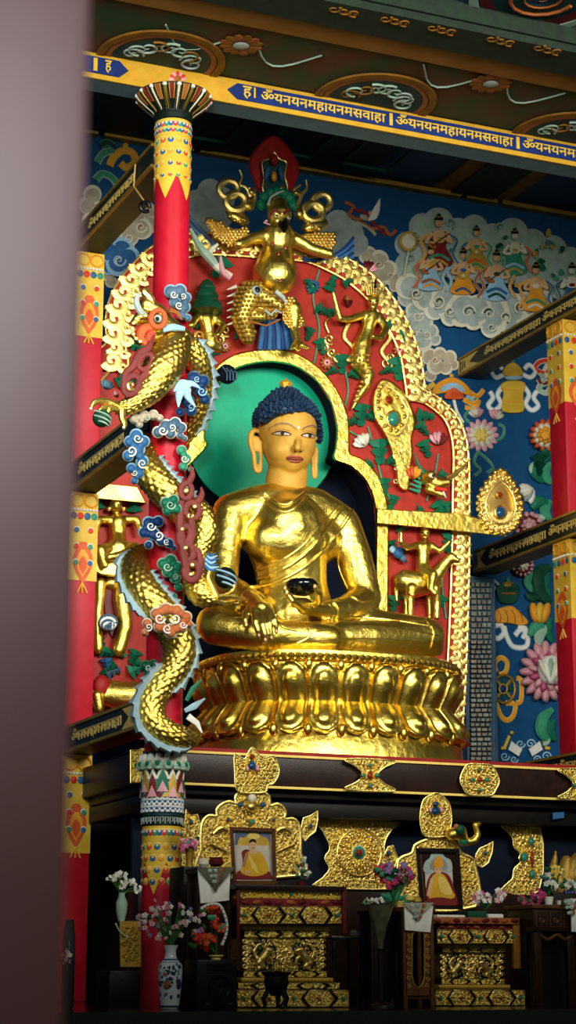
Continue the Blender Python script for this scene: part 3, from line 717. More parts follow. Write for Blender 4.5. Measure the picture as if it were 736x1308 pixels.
# small carved flowers and buds
def rosette(mb, x, y, r, c1, c2, c3, dy=0):
    for j in range(10):
        a = 2 * PI * j / 10; mb.dome(x + r * .62 * math.cos(a), y + r * .62 * math.sin(a), r * .42, r * .24, .04, a, dy, c1, 8, 3)
    mb.dome(x, y, r * .55, r * .55, .06, 0, dy, c2); mb.dome(x, y, r * .25, r * .25, .08, 0, dy, c3)
for x, y, r, c in ((400, 366, 9, ('blue_mid', 'navy', 'blue_light')), (418, 463, 9, ('rust', 'pink', 'red_deep')), (288, 442, 8, ('rust', 'pink', 'red_deep')), (511, 446, 9, ('rust', 'pink', 'red_deep'))):
    m = MB(YT); rosette(m, x, y, r, *c, -.02); m.build('carved_flower', tor)
def bud(mb, x, y, r, a, cols, dy=0):
    for j, s in enumerate((-.9, .9, -.45, .45, 0)):
        b = a + s; mb.dome(x + r * .55 * math.cos(b), y + r * .55 * math.sin(b), r * .75, r * .36, .05 + .02 * j, b, dy, cols[j % len(cols)], 8, 3)
for x, y, r, a, c in ((466, 568, 12, -2.2, ('white', 'cream')), (470, 345, 10, -1, ('maroon', 'pink')), (560, 566, 12, -1.5, ('pink', 'red_flame')), (449, 384, 8, 3, ('maroon', 'rust')), (318, 360, 9, 2, ('pink', 'rust'))):
    m = MB(YT); bud(m, x, y, r, a, c, -.03); m.build('lotus_bud', tor)
m = MB(YT); m.dome(562, 562, 9, 6, .1, 0, 0, 'rust'); m.dome(562, 558, 6, 3, .14, 0, 0, 'navy')
m.build('seed_pod', tor)
# ---------------------------------------------------------------- bird headed figure above the arch
G = YT - .15
ga = thing('winged_figure', 'golden bird-headed winged figure crowning the arch above the statue', 'statue', at(352, 440, G))
m = MB(G, 'red_deep'); m.plate(cr([(351, 173), (372, 193), (382, 214), (377, 234), (365, 250), (335, 250), (322, 226), (318, 206), (330, 186)], 5), .08, .25, 3); fl_ = m.build('flame_halo', ga)
m = MB(G, 'gold_relief'); cre = [(350, 194), (357, 203), (366, 208), (364, 224), (366, 244), (338, 246), (337, 226), (335, 207), (343, 203)]
m.tpx(cr(cre + cre[:1], 5)[:-4], 1.2, .1); m.plate(cr(cre, 4), .08, .18, 2, 'teal_dark')
m.dome(350, 204, 5.5, 8, .12, 0, .1, 'red_deep'); m.dome(350, 226, 4, 7, .14, 0, .1, 'orange'); m.dome(341, 222, 3.6, 10, .1, .2, .1, 'blue_mid'); m.dome(359, 222, 3.6, 10, .1, -.2, .1, 'blue_mid'); m.dome(360, 240, 3, 4, .1, 0, .1, 'gold_relief')
m.build('crest_jewel', ga)
b = Body(G)
b.limb((352, 345, 29, -.1), (354, 318, 19, -.12), (355, 302, 21, -.15)); b.limb((351, 350, 29, -.16), (352, 352, 28, -.2))
b.limb((355, 302, 15, -.15), (357, 282, 9, -.2)); b.limb((338, 302, 9, -.15), (322, 305, 7.5, -.2), (305, 312, 6, -.3)); b.limb((374, 305, 10, -.15), (398, 318, 8, -.2), (421, 325, 7, -.3))
b.sph(357, 274, 16.5, -.25, None, .9, 14, 15); b.sph(354, 264, 14, -.2); b.sph(358, 288, 10, -.25)
b.limb((374, 395, 12, -.1), (376, 420, 6.5, -.15), (379, 436, 5, -.25)); b.limb((379, 436, 5, -.2), (394, 445, 2.6, -.4)); b.limb((379, 436, 5, -.2), (382, 448, 2.6, -.45)); b.limb((379, 436, 5, -.2), (372, 446, 2.6, -.4))
gb = b.skin('body', 'gold', ga, .025, 3); T = bvh(gb)
m = MB(G, 'red_flame')
on_surf(m, T, [(345, 275), (351, 268), (359, 273)], 2.4, .01); on_surf(m, T, [(362, 273), (368, 268), (374, 273)], 2.4, .01)
for x, y in ((353, 276), (369, 278)): p = hit(T, x, y); p and m.ellip(p, (.034, .03, .024), 'cream', 10); p and m.ellip(p - V((0, .022, 0)), (.018, .018, .018), 'black', 8)
p = m.p(363, 291, -.48); k = m.k(363, 291)
m.tube([(*m.p(362, 284, -.3), .1), (*m.p(363, 289, -.5), .075), (*m.p(363, 296, -.6), .02)], 8, 'black')
m.tpx([(341, 282, 2), (337, 284, 1.2), (345, 287, .8)], None, -.35, m='pink')
m.build('face_marking', gb)
m = MB(G, 'green')
for j, (x, y) in enumerate(((338, 252), (346, 247), (354, 246), (363, 248), (370, 253), (334, 262), (375, 262))): m.sph(x, y, 8, 0, 'green', .8); 
m.tpx([(342, 262, 1.4), (346, 252, 1.4), (354, 247, 1.4), (362, 244, 1.2)], None, -.3, m='grey_cloud'); m.build('hair', ga)
m = MB(G, 'gold_relief')
def loops(rings, flame, body):
    for x, y, r, w in rings: m.tpx(ell(x, y, r, r * .9, 0, 22) + ell(x, y, r, r * .9, 0, 22)[:1], w, -.12, 8, fl=.9)
    for f in flame: m.tpx(cr(f, 5, False), 3.2, -.1, taper=.6)
    for x, y, rx, ry, a in body: m.dome(x, y, rx, ry, .2, a, 0)
def ribbon_part():
    global m
    m.build('coiled_ribbon', ga); m = MB(G, 'gold_relief')
loops(((292, 242, 12, 4.6), (301, 258, 12, 5.4)), ([(320, 252), (314, 240), (306, 236), (309, 226), (306, 217)], [(322, 262), (326, 250), (318, 240)]), ((303, 277, 18, 9, .5), (318, 262, 8, 9, .2), (322, 245, 6, 6, 0)))
for x, y in ((294, 276), (300, 281), (307, 283), (313, 281)): m.dome(x, y, 3, 3, .1, 0, -.16)
ribbon_part()
loops(((411, 258, 11, 4.6), (400, 271, 12, 5.4)), ([(380, 262), (386, 248), (392, 240), (391, 230)], [(378, 250), (376, 242), (384, 236)]), ((402, 288, 18, 10, -.3), (384, 272, 9, 10, 0), (379, 246, 6, 5, 0)))
for x, y in ((394, 284), (400, 290), (408, 292)): m.dome(x, y, 3, 3, .1, 0, -.16)
m.build('coiled_ribbon', ga)
def scalefield(mb, pts, m, dy, step=5, h=.05, seed=0):
    xs = [p[0] for p in pts]; ys = [p[1] for p in pts]
    mb.plate(pts, .05, dy, 1.5, m); y = min(ys) + 2; r = 0
    def ins(x, y):
        c = False
        for i in range(len(pts)):
            (a, b_), (e, f) = pts[i - 1], pts[i]
            if (b_ > y) != (f > y) and x < (e - a) * (y - b_) / (f - b_) + a: c = not c
        return c
    while y < max(ys):
        x = min(xs) + (step / 2 if r % 2 else 0)
        while x < max(xs):
            if ins(x, y): mb.dome(x, y, step * .52, step * .55, h, 0, dy - .045, m, 7, 2)
            x += step
        y += step * .8; r += 1
for P_ in ([(262, 280), (280, 282), (298, 292), (318, 291), (309, 312), (296, 314), (280, 308)], [(380, 302), (400, 298), (428, 298), (424, 322), (410, 328), (392, 318)], [(365, 383), (378, 380), (384, 402), (390, 415), (372, 420), (360, 408)]):
    m = MB(G); scalefield(m, cr(P_, 3), 'gold_relief', -.12, 4.6, .05); m.build('scaled_cape', ga)
m = MB(G)
for i in range(8):
    m.tpx(cr([(388, 322 + i * 1.5), (410, 338 - i * 1.0), (436, 338 - i * 2.6), (452, 338 - i * 5)], 4, False), 2.2, .12 - .01 * i, 6, ('blue_mid', 'blue_deep')[i % 2], .5)
m.build('wing', ga); m = MB(G)
for i in range(7): m.tpx(cr([(278, 322 - i), (258, 318 - i * 4), (241, 300 - i * 4)], 4, False), 2.4, .12 - .01 * i, 6, ('blue_slate', 'blue_deep')[i % 2], .5)
m.build('wing', ga)
m = MB(G, 'blue_mid')
for i in range(9): m.tpx(cr([(336 + i * 4, 408), (335 + i * 5, 425), (332 + i * 6, 447)], 3, False), 3.6, 0, 8, ('blue_mid', 'blue_deep')[i % 2], .8)
m.build('pleated_skirt', ga)
m = MB(G, 'red_flame'); on_surf(m, T, [(342, 308), (347, 322), (345, 338), (348, 352), (357, 356), (364, 352), (366, 335), (362, 320), (366, 308)], .8, .01, 'gold_relief')
for x, y in ((348, 311), (365, 316), (356, 324), (358, 358)): p = hit(T, x, y); p and m.ellip(p, (.03, .03, .04), 'red_gem', 8)
m.build('necklace', ga)
# scaled sea creature head held by the figure
b = Body(G); b.limb((318, 380, 19, -.2), (309, 405, 15, -.15), (316, 430, 11, -.1)); b.limb((322, 374, 17, -.25), (345, 384, 11, -.35), (358, 392, 7, -.4)); b.limb((328, 404, 9, -.25), (350, 402, 5, -.35))
mk = thing('makara_head', 'brown and gold scaled sea creature held below the bird-headed figure', 'statue', at(318, 440, G - .2))
bb = b.skin('body', 'gold_dragon', mk, .025, 3); T = bvh(bb); m = MB(G, 'rust')
for r_ in range(14):
    for c_ in range(14):
        p = hit(T, 298 + c_ * 5 + (r_ % 2) * 2.5, 362 + r_ * 5.6, 0)
        if p: m.ellip(p, (.034, .03, .03), 'gold_dark', 7)
m.build('scale_bosses', bb)
m = MB(G)
p = hit(T, 328, 371); m.ellip(p, (.09, .05, .08), 'grey_cloud', 10); m.ellip(p - V((0, .04, 0)), (.05, .03, .05), 'black', 8)
m.tpx([(338, 396, 1.6), (346, 402, 1.5), (352, 396, 1.3), (360, 400, 1)], None, -.5, m='grey_cloud'); m.tpx([(352, 372, 3), (362, 380, 3), (366, 388, 1)], None, -.35, m='grey_cloud')
for i in range(6): m.tpx([(302, 366 + i * 9, 2.5), (290, 370 + i * 9, .6)], None, -.1, m='cream')
m.tpx([(318, 410, 1.2), (340, 416, 1.3), (358, 408, 1)], None, -.45, m='rust'); m.build('eye_and_horn', mk)
# horned green bell shaped finial and pale horns left of it
hb = MB(G - .1, 'green_dark'); c = hb.p(264, 398); hb.lathe(c, [(.26, 0), (.22, .1), (.235, .12), (.17, .22), (.185, .25), (.13, .36), (.14, .39), (.07, .5), (.02, .53)], 24)
hb.build('fluted_finial', tor)
m = MB(G - .15, 'green_pale')
m.tpx(cr([(243, 292, 2), (256, 316, 5), (270, 332, 6), (282, 348, 3)], 5, False), None, 0); m.tpx(cr([(278, 312, 2), (268, 324, 4), (278, 342, 5), (296, 352, 3)], 5, False), None, 0, m='cream'); m.tpx(cr([(282, 328, 1.5), (284, 345, 4), (294, 356, 3)], 5, False), None, -.05, m='pink'); m.build('horn', tor)
# ---------------------------------------------------------------- serpent tailed and seated figures on the arch
def person_statue(name, label, spec, Y, mname='gold'):
    r = thing(name, label, 'statue', at(*spec['base'], Y)); b = Body(Y)
    hx, hy, hr = spec['head']; b.sph(hx, hy, hr, -.12, None, 1, 12, hr * 1.15)
    for L_ in spec['limbs']: b.limb(*[(x, y, q, -.1 - d) for x, y, q, d in L_])
    bd = b.skin('body', mname, r, .022, 2); T = bvh(bd); m = MB(Y)
    for s in (-1, 1):
        p = hit(T, hx + s * hr * .4, hy - hr * .05)
        if p: m.ellip(p, (.022, .02, .012), 'black', 6)
    p = hit(T, hx, hy + hr * .55)
    if p: m.ellip(p, (.03, .02, .01), 'red_deep', 6)
    p = hit(T, hx, hy + hr * .15)
    if p: m.ellip(p, (.015, .03, .025), mname, 6)
    m.build('face', bd); return r, bd, T
nr, nb_, T = person_statue('serpent_figure', 'golden crowned serpent-tailed figure at right of the arch with one arm raised', dict(base=(462, 520), head=(477, 385, 8), limbs=[
    [(477, 392, 4, 0), (474, 404, 10, 0), (468, 425, 9, 0), (462, 442, 12, 0), (459, 462, 13, 0), (470, 478, 9, 0), (468, 492, 6, 0), (458, 506, 4.5, 0), (450, 522, 2, 0)],
    [(465, 402, 6, 0), (446, 408, 5, .1), (434, 407, 4, .15), (430, 392, 3.5, .2), (426, 374, 3, .25)], [(484, 404, 6, 0), (493, 420, 5, .1), (486, 432, 4, .2), (476, 430, 3.5, .25)]]), YT)
m = MB(YT, 'gold_relief')
for i in range(7): m.tpx([(470 + i * 2.5, 377, 1.8), (467 + i * 3.6, 366 - 4 * math.sin(PI * i / 6), .7)], None, -.2)
m.tpx([(479, 368, 2.4), (480, 356, .8)], None, -.2, m='black'); m.build('crown', nr)
m = MB(YT, 'gold_relief')
for s, L_ in ((0, [(446, 412), (440, 430), (452, 446), (444, 462)]), (1, [(490, 412), (499, 430), (488, 448), (497, 462)])): m.tpx(cr(L_, 5, False), 3, -.02, fl=.5)
for x, y, r_, d in ((421, 433, 7, 1), (414, 444, 6, -1), (424, 450, 6, 1), (494, 465, 8, -1), (500, 456, 6, 1), (432, 456, 6, 1)): m.curl(x, y, r_, 2, 1.4, 1, d, -.02)
m.tpx(cr([(420, 425), (416, 412), (424, 404)], 4, False), 2, -.02, taper=.6)
m.build('ribbon', nr)
m = MB(YT, 'gold_dark')
for i in range(8):
    x, y = 470 - i * 2.2 + (2 if i < 3 else 0), 470 + i * 6
    p = hit(T, x, y); p and m.ellip(p, (.05, .03, .03), 'gold_dark', 7)
for r_ in range(3):
    for c_ in range(5):
        p = hit(T, 450 + c_ * 5, 454 + r_ * 6); p and m.ellip(p, (.03, .025, .03), 'gold_dark', 6)
m.build('scales', nb_)
nr, nb_, T = person_statue('serpent_figure', 'golden serpent-tailed figure at left of the arch beside the dragon pillar', dict(base=(265, 440), head=(262, 386, 8), limbs=[
    [(262, 394, 4, 0), (263, 408, 10, 0), (266, 425, 9, 0), (268, 440, 11, 0), (280, 445, 6, 0)], [(254, 402, 5, 0), (244, 416, 4.5, .1)], [(272, 404, 6, 0), (286, 416, 5, .1), (278, 428, 4, .2)]]), YT)
m = MB(YT, 'gold_relief')
for x, y, r_, d in ((288, 422, 8, 1), (280, 434, 7, -1), (255, 428, 7, 1)): m.curl(x, y, r_, 2.2, 1.4, 1, d, -.05)
m.build('ribbon', nr)
# rider on a hoofed animal, right of the niche
an = thing('hoofed_animal', 'golden hoofed animal below the right crossbar carrying a rider', 'statue', at(535, 790, YT - .1)); b = Body(YT)
b.limb((517, 742, 15, -.15), (532, 745, 17, -.18), (551, 745, 14, -.15)); b.limb((551, 742, 11, -.15), (566, 722, 8, -.2), (576, 712, 7, -.25), (584, 716, 4, -.3))
for x, x2, d in ((517, 519, -.05), (526, 524, -.3), (549, 549, -.05), (555, 558, -.3)): b.limb((x, 752, 8, d), (x2, 768, 5, d), (x2, 785, 4, d), (x2, 788, 5, d))
b.limb((512, 742, 5, -.1), (506, 752, 3, -.1), (507, 768, 2.5, -.1))
bb = b.skin('body', 'gold', an, .022, 3); m = MB(YT, 'teal_dark')
for i in range(7): m.tpx([(556 + i * 2, 740 - i * 4, 2.4), (562 + i * 2.2, 736 - i * 5 + 6, 1)], None, -.1, m='blue_slate')
m.build('mane', an)
m = MB(YT, 'red_deep'); m.tpx([(520, 758, 1), (532, 763, 1), (548, 758, 1)], None, -.42); m.build('strap', an)
rd, rb, T = person_statue('rider', 'golden rider with raised arm seated on the hoofed animal right of the niche', dict(base=(540, 735), head=(543, 681, 7), limbs=[
    [(543, 688, 3.5, 0), (541, 700, 9, .1), (540, 716, 8, .1), (541, 728, 10, .1)], [(534, 696, 5, .1), (520, 700, 4, .2), (512, 692, 3.5, .25), (512, 680, 3, .25)], [(549, 696, 5, .1), (562, 704, 4, .2), (574, 692, 3, .25)],
    [(541, 728, 8, .15), (553, 734, 7, .3), (550, 752, 4.5, .35), (556, 758, 3.5, .4)]]), YT)
m = MB(YT, 'black'); m.sph(543, 675, 6.5, -.08, 'black', 1, 10, 5); m.build('hair', rd)
m = MB(YT); m.sph(509, 706, 8, -.1, 'blue_mid', .7); m.sph(502, 702, 5, -.1, 'blue_light', .7); m.sph(515, 713, 5, -.1, 'blue_slate', .7); m.tpx([(512, 712, 2), (520, 718, 1.5)], None, -.1, m='blue_deep'); m.build('blue_scarf', rd)
# horned green-faced creature biting the crossbar
cz = thing('dragon_mask', 'small green and gold beast head above the right end of the crossbar', 'statue', at(556, 640, YT - .1)); b = Body(YT)
b.limb((545, 612, 9, -.1), (560, 618, 9, -.2), (572, 616, 5, -.25)); b.limb((548, 625, 6, -.15), (566, 632, 4, -.25)); b.sph(550, 608, 8, -.2)
bb = b.skin('body', 'gold_dragon', cz, .02, 2); T = bvh(bb); m = MB(YT, 'rust')
m.tpx([(570, 612, 4), (584, 604, 3), (596, 592, 1)], None, -.2, m='gold_relief'); m.tpx([(542, 606, 3), (534, 592, 2), (530, 578, .6)], None, -.1, m='green')
for i in range(5): m.tpx([(540 - i, 608 + i * 5, 3), (530 - i * 2, 600 + i * 6, .8)], None, -.05, m='green_leaf')
p = hit(T, 553, 608); m.ellip(p, (.05, .03, .04), 'white', 8); m.ellip(p - V((0, .03, 0)), (.03, .02, .03), 'black', 8)
m.tpx([(556, 624, 2.5), (570, 626, 2)], None, -.3, m='red_bright'); m.tpx([(566, 628, 1.6), (570, 636, .5)], None, -.3, m='white'); m.build('horn', cz)
# orange flame and bird feet left of it
m = MB(YT); bud(m, 528, 610, 12, -1.7, ('red_orange', 'orange'), -.1); m.build('lotus_bud', tor)
# ---------------------------------------------------------------- left side: seated figure on its stand, barrel shaped animal below
sf, sb, T = person_statue('seated_figure', 'golden figure with arms spread seated at left between pillar and dragon', dict(base=(150, 716), head=(148, 645, 9), limbs=[
    [(148, 654, 4, 0), (150, 668, 12, 0), (151, 685, 10, 0), (150, 699, 13, .1)], [(140, 664, 6, 0), (126, 664, 5, .05), (122, 680, 4, .1)], [(160, 664, 6, 0), (174, 663, 5, .05), (180, 678, 4, .1)],
    [(144, 700, 9, .1), (128, 703, 8, .3), (134, 722, 5, .35)], [(156, 700, 9, .1), (172, 700, 8, .3), (158, 708, 6, .4), (140, 712, 5, .45)]]), YT)
m = MB(YT, 'gold_relief')
for x, y in ((139, 650), (158, 650)): m.sph(x, y, 3.5, -.1)
m.build('earring', sf)
m = MB(YT - .1, 'gold_leaf'); m.plate(cr([(120, 700), (150, 694), (182, 698), (184, 716), (170, 735), (128, 735), (119, 722)], 4), .35, .1, 3); sb_ = m.build('gilt_seat', None, label='rounded gilt seat under the golden figure at left', cat='seat')
an = thing('hoofed_animal', 'golden animal legs and flank below the gilt seat at left', 'statue', at(150, 860, YT)); b = Body(YT)
b.limb((128, 745, 8, -.1), (127, 765, 7, -.1), (125, 790, 6, -.1), (126, 830, 6, -.1)); b.limb((160, 738, 13, -.1), (156, 765, 12, -.1), (160, 800, 10, -.1), (152, 830, 9, -.15)); b.limb((140, 745, 10, 0), (160, 745, 12, 0))
bb = b.skin('body', 'gold', an, .025, 3); m = MB(YT, 'maroon'); m.plate(cr([(132, 736), (150, 738), (152, 770), (145, 815), (136, 800), (131, 765)], 4), .12, .1, 2); m.build('saddle_cloth', an)
b = Body(YT - .1); b.limb((128, 882, 17, -.1), (150, 888, 18, -.2), (180, 890, 19, -.2)); b.limb((124, 888, 8, -.3), (127, 905, 7, -.3))
ba = thing('resting_animal', 'plump golden resting animal above the lowest left beam', 'statue', at(150, 910, YT - .1)); bb = b.skin('body', 'gold', ba, .03, 3); T = bvh(bb); m = MB(YT, 'red_deep')
p = hit(T, 130, 876); m.ellip(p, (.14, .06, .16), 'red_deep', 12); m.build('ear', ba)
sh = MB(YT - .2)
for i in range(5): sh.tpx(ell(138, 795 + i * 1.5, 11 - i * 2, 9 - i * 1.7, 0, 18) + ell(138, 795, 11 - i * 2, 9 - i * 1.7, 0, 18)[:1], 2, -.05 * i, 6, ('blue_slate', 'white')[i % 2])
sh.sph(138, 797, 10, .05, 'blue_deep', .8); sh.build('conch_shell', None, label='small blue and white spiral shell carving behind the dragon at left', cat='carving')
m = MB(YT)
for x, y, L_, a, c in ((128, 830, 20, .3, 'green'), (150, 850, 24, 2.6, 'green_dark'), (165, 860, 22, -.5, 'green_leaf'), (135, 860, 20, -.3, 'blue_slate'), (175, 830, 20, 2., 'green'), (150, 825, 18, 1, 'green_leaf'), (135, 840, 18, 1.4, 'blue_mid'), (125, 815, 20, 1.2, 'green_dark'), (172, 845, 18, .6, 'green')): leaf(m, x, y, L_, a, c, -.02, .5, 3, .1)
m.build('foliage', tor)
# ================================================================ lotus seat and the seated statue
TH = .1162 * 24.2 + EYE                                       # top of the throne
LA, LB_ = 1.93, 1.5
def sup(a, n=2.5):
    c, s = math.cos(a), math.sin(a); return (abs(c) ** (2 / n) * (1 if c > 0 else -1), abs(s) ** (2 / n) * (1 if s > 0 else -1))
LC = at(417, 900, 26.15)
LX, LY = LC.x, 26.1
def zF(y, x=400): return at(x, y, LY - LB_).z                # height seen on the front of the seat
prof = [(1.0, TH), (1.02, TH + .02), (1.01, zF(942)), (.99, zF(938)), (.985, zF(930)), (.945, zF(912)), (.905, zF(899)), (.885, zF(892)), (.892, zF(886)), (.92, zF(872)), (.945, zF(856)), (.955, zF(843)), (.985, zF(840)), (.985, zF(828)), (.93, zF(824)), (.5, zF(823))]
lot = thing('lotus_seat', 'golden lotus seat with two rows of petals under the seated statue', 'pedestal', (LX, LY, TH))
def lp(a, r, z): c, s = sup(a); return (LX + LA * r * c, LY + LB_ * r * s, z)
N = 128; vs = [lp(2 * PI * k / N, r, z) for r, z in prof for k in range(N)]
fs = [(i * N + k, i * N + (k + 1) % N, (i + 1) * N + (k + 1) % N, (i + 1) * N + k) for i in range(len(prof) - 1) for k in range(N)] + [tuple((len(prof) - 1) * N + k for k in range(N)), tuple(range(N))[::-1]]
m = MB(0, 'gold_leaf'); m.add(vs, fs); m.build('core', lot)
# equal arc length angles
cum = [0]; A = [2 * PI * i / 720 for i in range(721)]
for i in range(720): p, q = lp(A[i], 1, 0), lp(A[i + 1], 1, 0); cum.append(cum[-1] + math.hypot(p[0] - q[0], p[1] - q[1]))
def ang(t):
    t = (t % 1) * cum[-1]
    lo = 0
    while cum[lo + 1] < t: lo += 1
    return A[lo] + (A[lo + 1] - A[lo]) * (t - cum[lo]) / (cum[lo + 1] - cum[lo])
def radof(z):
    for (r0_, z0_), (r1_, z1_) in zip(prof, prof[1:]):
        if z0_ <= z <= z1_ and z1_ > z0_: return r0_ + (r1_ - r0_) * (z - z0_) / (z1_ - z0_)
    return .95
def petal(t0, w, z0, z1, bul, m, G=16, H=16):
    """broad U-shaped petal from its root z0 to its rounded tip z1, with a raised rim and inner boss"""
    vs = []; fs = []; W = G + 1
    for j in range(H + 1):
        v = j / H; z = z0 + (z1 - z0) * v
        wd = w * (1 if v < .5 else max(.03, math.sqrt(max(0, 1 - ((v - .5) / .5) ** 2))))
        for i in range(G + 1):
            s = i / G * 2 - 1; a = ang(t0 + s * wd / 2); base = radof(z)
            sv = s * wd / w; d = math.hypot(sv, max(0, (v - .5) / .5))          # 0 middle .. 1 outline
            b = bul * (.25 + .75 * math.sin(PI * (.12 + .62 * v)))
            b *= 1 - .5 * sv * sv
            if d > .8: b += bul * .22 * math.sin(PI * min(1, (d - .8) / .2))
            di = math.hypot(sv / .58, max(0, (v - .42) / .34))
            if di < 1: b += bul * .42 * (1 - di ** 4)
            if d > .97: b -= bul * .5
            vs.append(lp(a, base + b / 1.7 - .012, z))
    for j in range(H):
        for i in range(G): fs.append((j * W + i, j * W + i + 1, (j + 1) * W + i + 1, (j + 1) * W + i))
    m.add(vs, fs)
NP = 24
zu0, zu1, zl0, zl1 = zF(893), zF(841), zF(892), zF(936)
for k in range(NP):
    m = MB(0, 'gold_leaf'); petal((k + .5) / NP, .98 / NP, zu0, zu1, .13, m); m.build('petal', lot, 70)
for k in range(NP):
    m = MB(0, 'gold_leaf'); petal((k + .5) / NP, .98 / NP, zl0, zl1, .15, m); m.build('petal', lot, 70)
for k in range(NP):                                               # small leaf tips between the petals
    for z, h in ((zl1 + .06, .1), (zu1 - .06, .08)):
        m = MB(0, 'gold_leaf'); a = ang(k / NP); m.ellip(lp(a, radof(z) + .03, z), (.06, .06, h), None, 10); m.build('petal_tip', lot)
m = MB(0, 'gold_leaf'); zb0 = zF(836)
for k in range(110): m.ellip(lp(ang(k / 110), .985, zb0), (.062, .062, .055), None, 8)
m.build('bead_row', lot)
# --------------------------------------------------------------- body
YB = 26.0
bud_ = thing('seated_statue', 'large golden seated statue with blue curled hair holding a dark bowl', 'statue', at(400, 826, YB))
b = Body(YB)
b.limb((374, 790, 56, .05), (374, 748, 45, .05), (370, 716, 48, .02), (364, 682, 56, 0)); b.limb((336, 684, 32, -.02), (404, 690, 34, -.02))
b.limb((296, 654, 25, .02), (330, 648, 30, .05), (362, 648, 34, .05), (400, 654, 32, .05), (434, 668, 25, .02))
b.limb((362, 648, 27, .0), (364, 624, 22, .05))
b.limb((344, 690, 30, -.25), (388, 694, 30, -.25))
# right arm (left in the picture) reaching over the shin
b.limb((294, 656, 24, .0), (288, 700, 20, -.1), (284, 748, 20, -.2)); b.limb((284, 748, 20, -.2), (308, 758, 16, -.6), (328, 768, 12.5, -1.0))
# left arm with the bowl
b.limb((436, 670, 25, .0), (452, 712, 24, -.1), (466, 764, 22, -.2)); b.limb((466, 766, 21, -.2), (440, 778, 17, -.6), (414, 780, 12, -.85))
# legs
b.limb((345, 792, 34, .0), (300, 795, 31, -.3), (276, 798, 27, -.55)); b.limb((276, 800, 25, -.6), (330, 810, 23, -.95), (420, 816, 19, -1.1))
b.limb((412, 798, 32, .0), (470, 806, 30, -.25), (545, 812, 24, -.5)); b.limb((548, 813, 21, -.55), (470, 816, 24, -.8), (350, 812, 18, -1.0))
b.limb((300, 818, 13, -.6), (420, 826, 14, -.8), (556, 828, 12, -.5))
body = b.skin('body', 'gold', bud_, .035, 7); T = bvh(body)
# robe: crossing folds, hems, cuffs
m = MB(YB, 'gold')
for L_, r_ in (([(438, 648), (428, 660), (414, 680), (396, 702), (370, 722), (340, 736), (316, 742)], 3.6), ([(450, 652), (440, 668), (424, 690), (402, 714), (376, 732), (346, 746), (322, 750)], 3.0), ([(430, 646), (420, 658), (404, 678), (386, 698), (360, 716), (332, 728), (312, 732)], 2.0)):
    on_surf(m, T, cr([(x, y, r_) for x, y in L_], 6, False), r_, -.008, 'gold', 8)
m.build('robe_hem', bud_)
m = MB(YB, 'gold')
for L_, r_ in (([(338, 630), (352, 641), (364, 645), (377, 639), (389, 629)], 2.6), ([(334, 635), (351, 650), (366, 654), (381, 646), (393, 634)], 2.0),
               ([(436, 690), (432, 720), (444, 752)], 1.6), ([(452, 690), (458, 725), (470, 748)], 1.5), ([(446, 760), (462, 768), (482, 764)], 2), ([(424, 768), (432, 778), (430, 792)], 2.4), ([(420, 772), (426, 780), (424, 792)], 1.6),
               ([(330, 795), (340, 806), (334, 822)], 1.8), ([(352, 784), (360, 800), (380, 806)], 1.8), ([(392, 796), (396, 812), (380, 822)], 2), ([(400, 792), (440, 788), (500, 792), (552, 800)], 1.8), ([(404, 806), (460, 800), (520, 804), (560, 812)], 1.6), ([(408, 818), (470, 816), (540, 820)], 1.6),
               ([(306, 690), (312, 716), (322, 734)], 1.6), ([(545, 792), (554, 808), (550, 828)], 1.8), ([(296, 790), (330, 786), (352, 784)], 1.6)):
    m = MB(YB, 'gold'); on_surf(m, T, cr([(x, y, r_) for x, y in L_], 5, False), r_, -.004, 'gold', 8)
    if m.v: m.build('robe_fold', bud_)
def finger(b, pts): b.limb(*pts, n=10)
# right hand hanging over the shin, fingers pointing down
h = Body(YB)
h.limb((318, 764, 11.5, -0.95), (326, 770, 11, -1.12), (333, 778, 11, -1.30)); h.limb((326, 772, 8, -1.15), (326, 782, 7, -1.36)); h.limb((342, 776, 8, -1.28), (344, 783, 7, -1.42))
for q in ([(324, 780, 4.6, -1.36), (326, 794, 4.4, -1.50), (329, 805, 3.8, -1.52), (331, 813, 3, -1.50)], [(332, 783, 4.8, -1.40), (335, 798, 4.5, -1.56), (338, 810, 3.9, -1.57), (339, 819, 3.1, -1.55)],
          [(340, 784, 4.6, -1.44), (344, 797, 4.3, -1.58), (346, 808, 3.7, -1.58), (347, 816, 3, -1.56)], [(346, 782, 4, -1.46), (351, 792, 3.7, -1.57), (353, 801, 3.2, -1.57), (353, 808, 2.6, -1.55)], [(320, 772, 5, -1.15), (314, 784, 4.6, -1.30), (313, 792, 4, -1.38), (314, 799, 3.2, -1.40)]): finger(h, q)
hr = h.skin('right_hand', 'gold', bud_, .016, 4); HT = bvh(hr); m = MB(YB, 'gold_face')
for x, y in ((331, 812), (339, 818), (347, 815), (353, 807), (314, 797)):
    p = hit(HT, x, y - 1); p and m.ellip(p, (.018, .01, .026), 'skin', 8)
m.build('fingernail', hr)
h = Body(YB)
h.limb((424, 781, 11, -.8), (404, 779, 9.5, -.98), (388, 776, 9, -1.12)); h.limb((404, 774, 7, -1.0), (384, 770, 7, -1.16)); h.limb((390, 772, 9, -1.1), (378, 770, 7, -1.2))
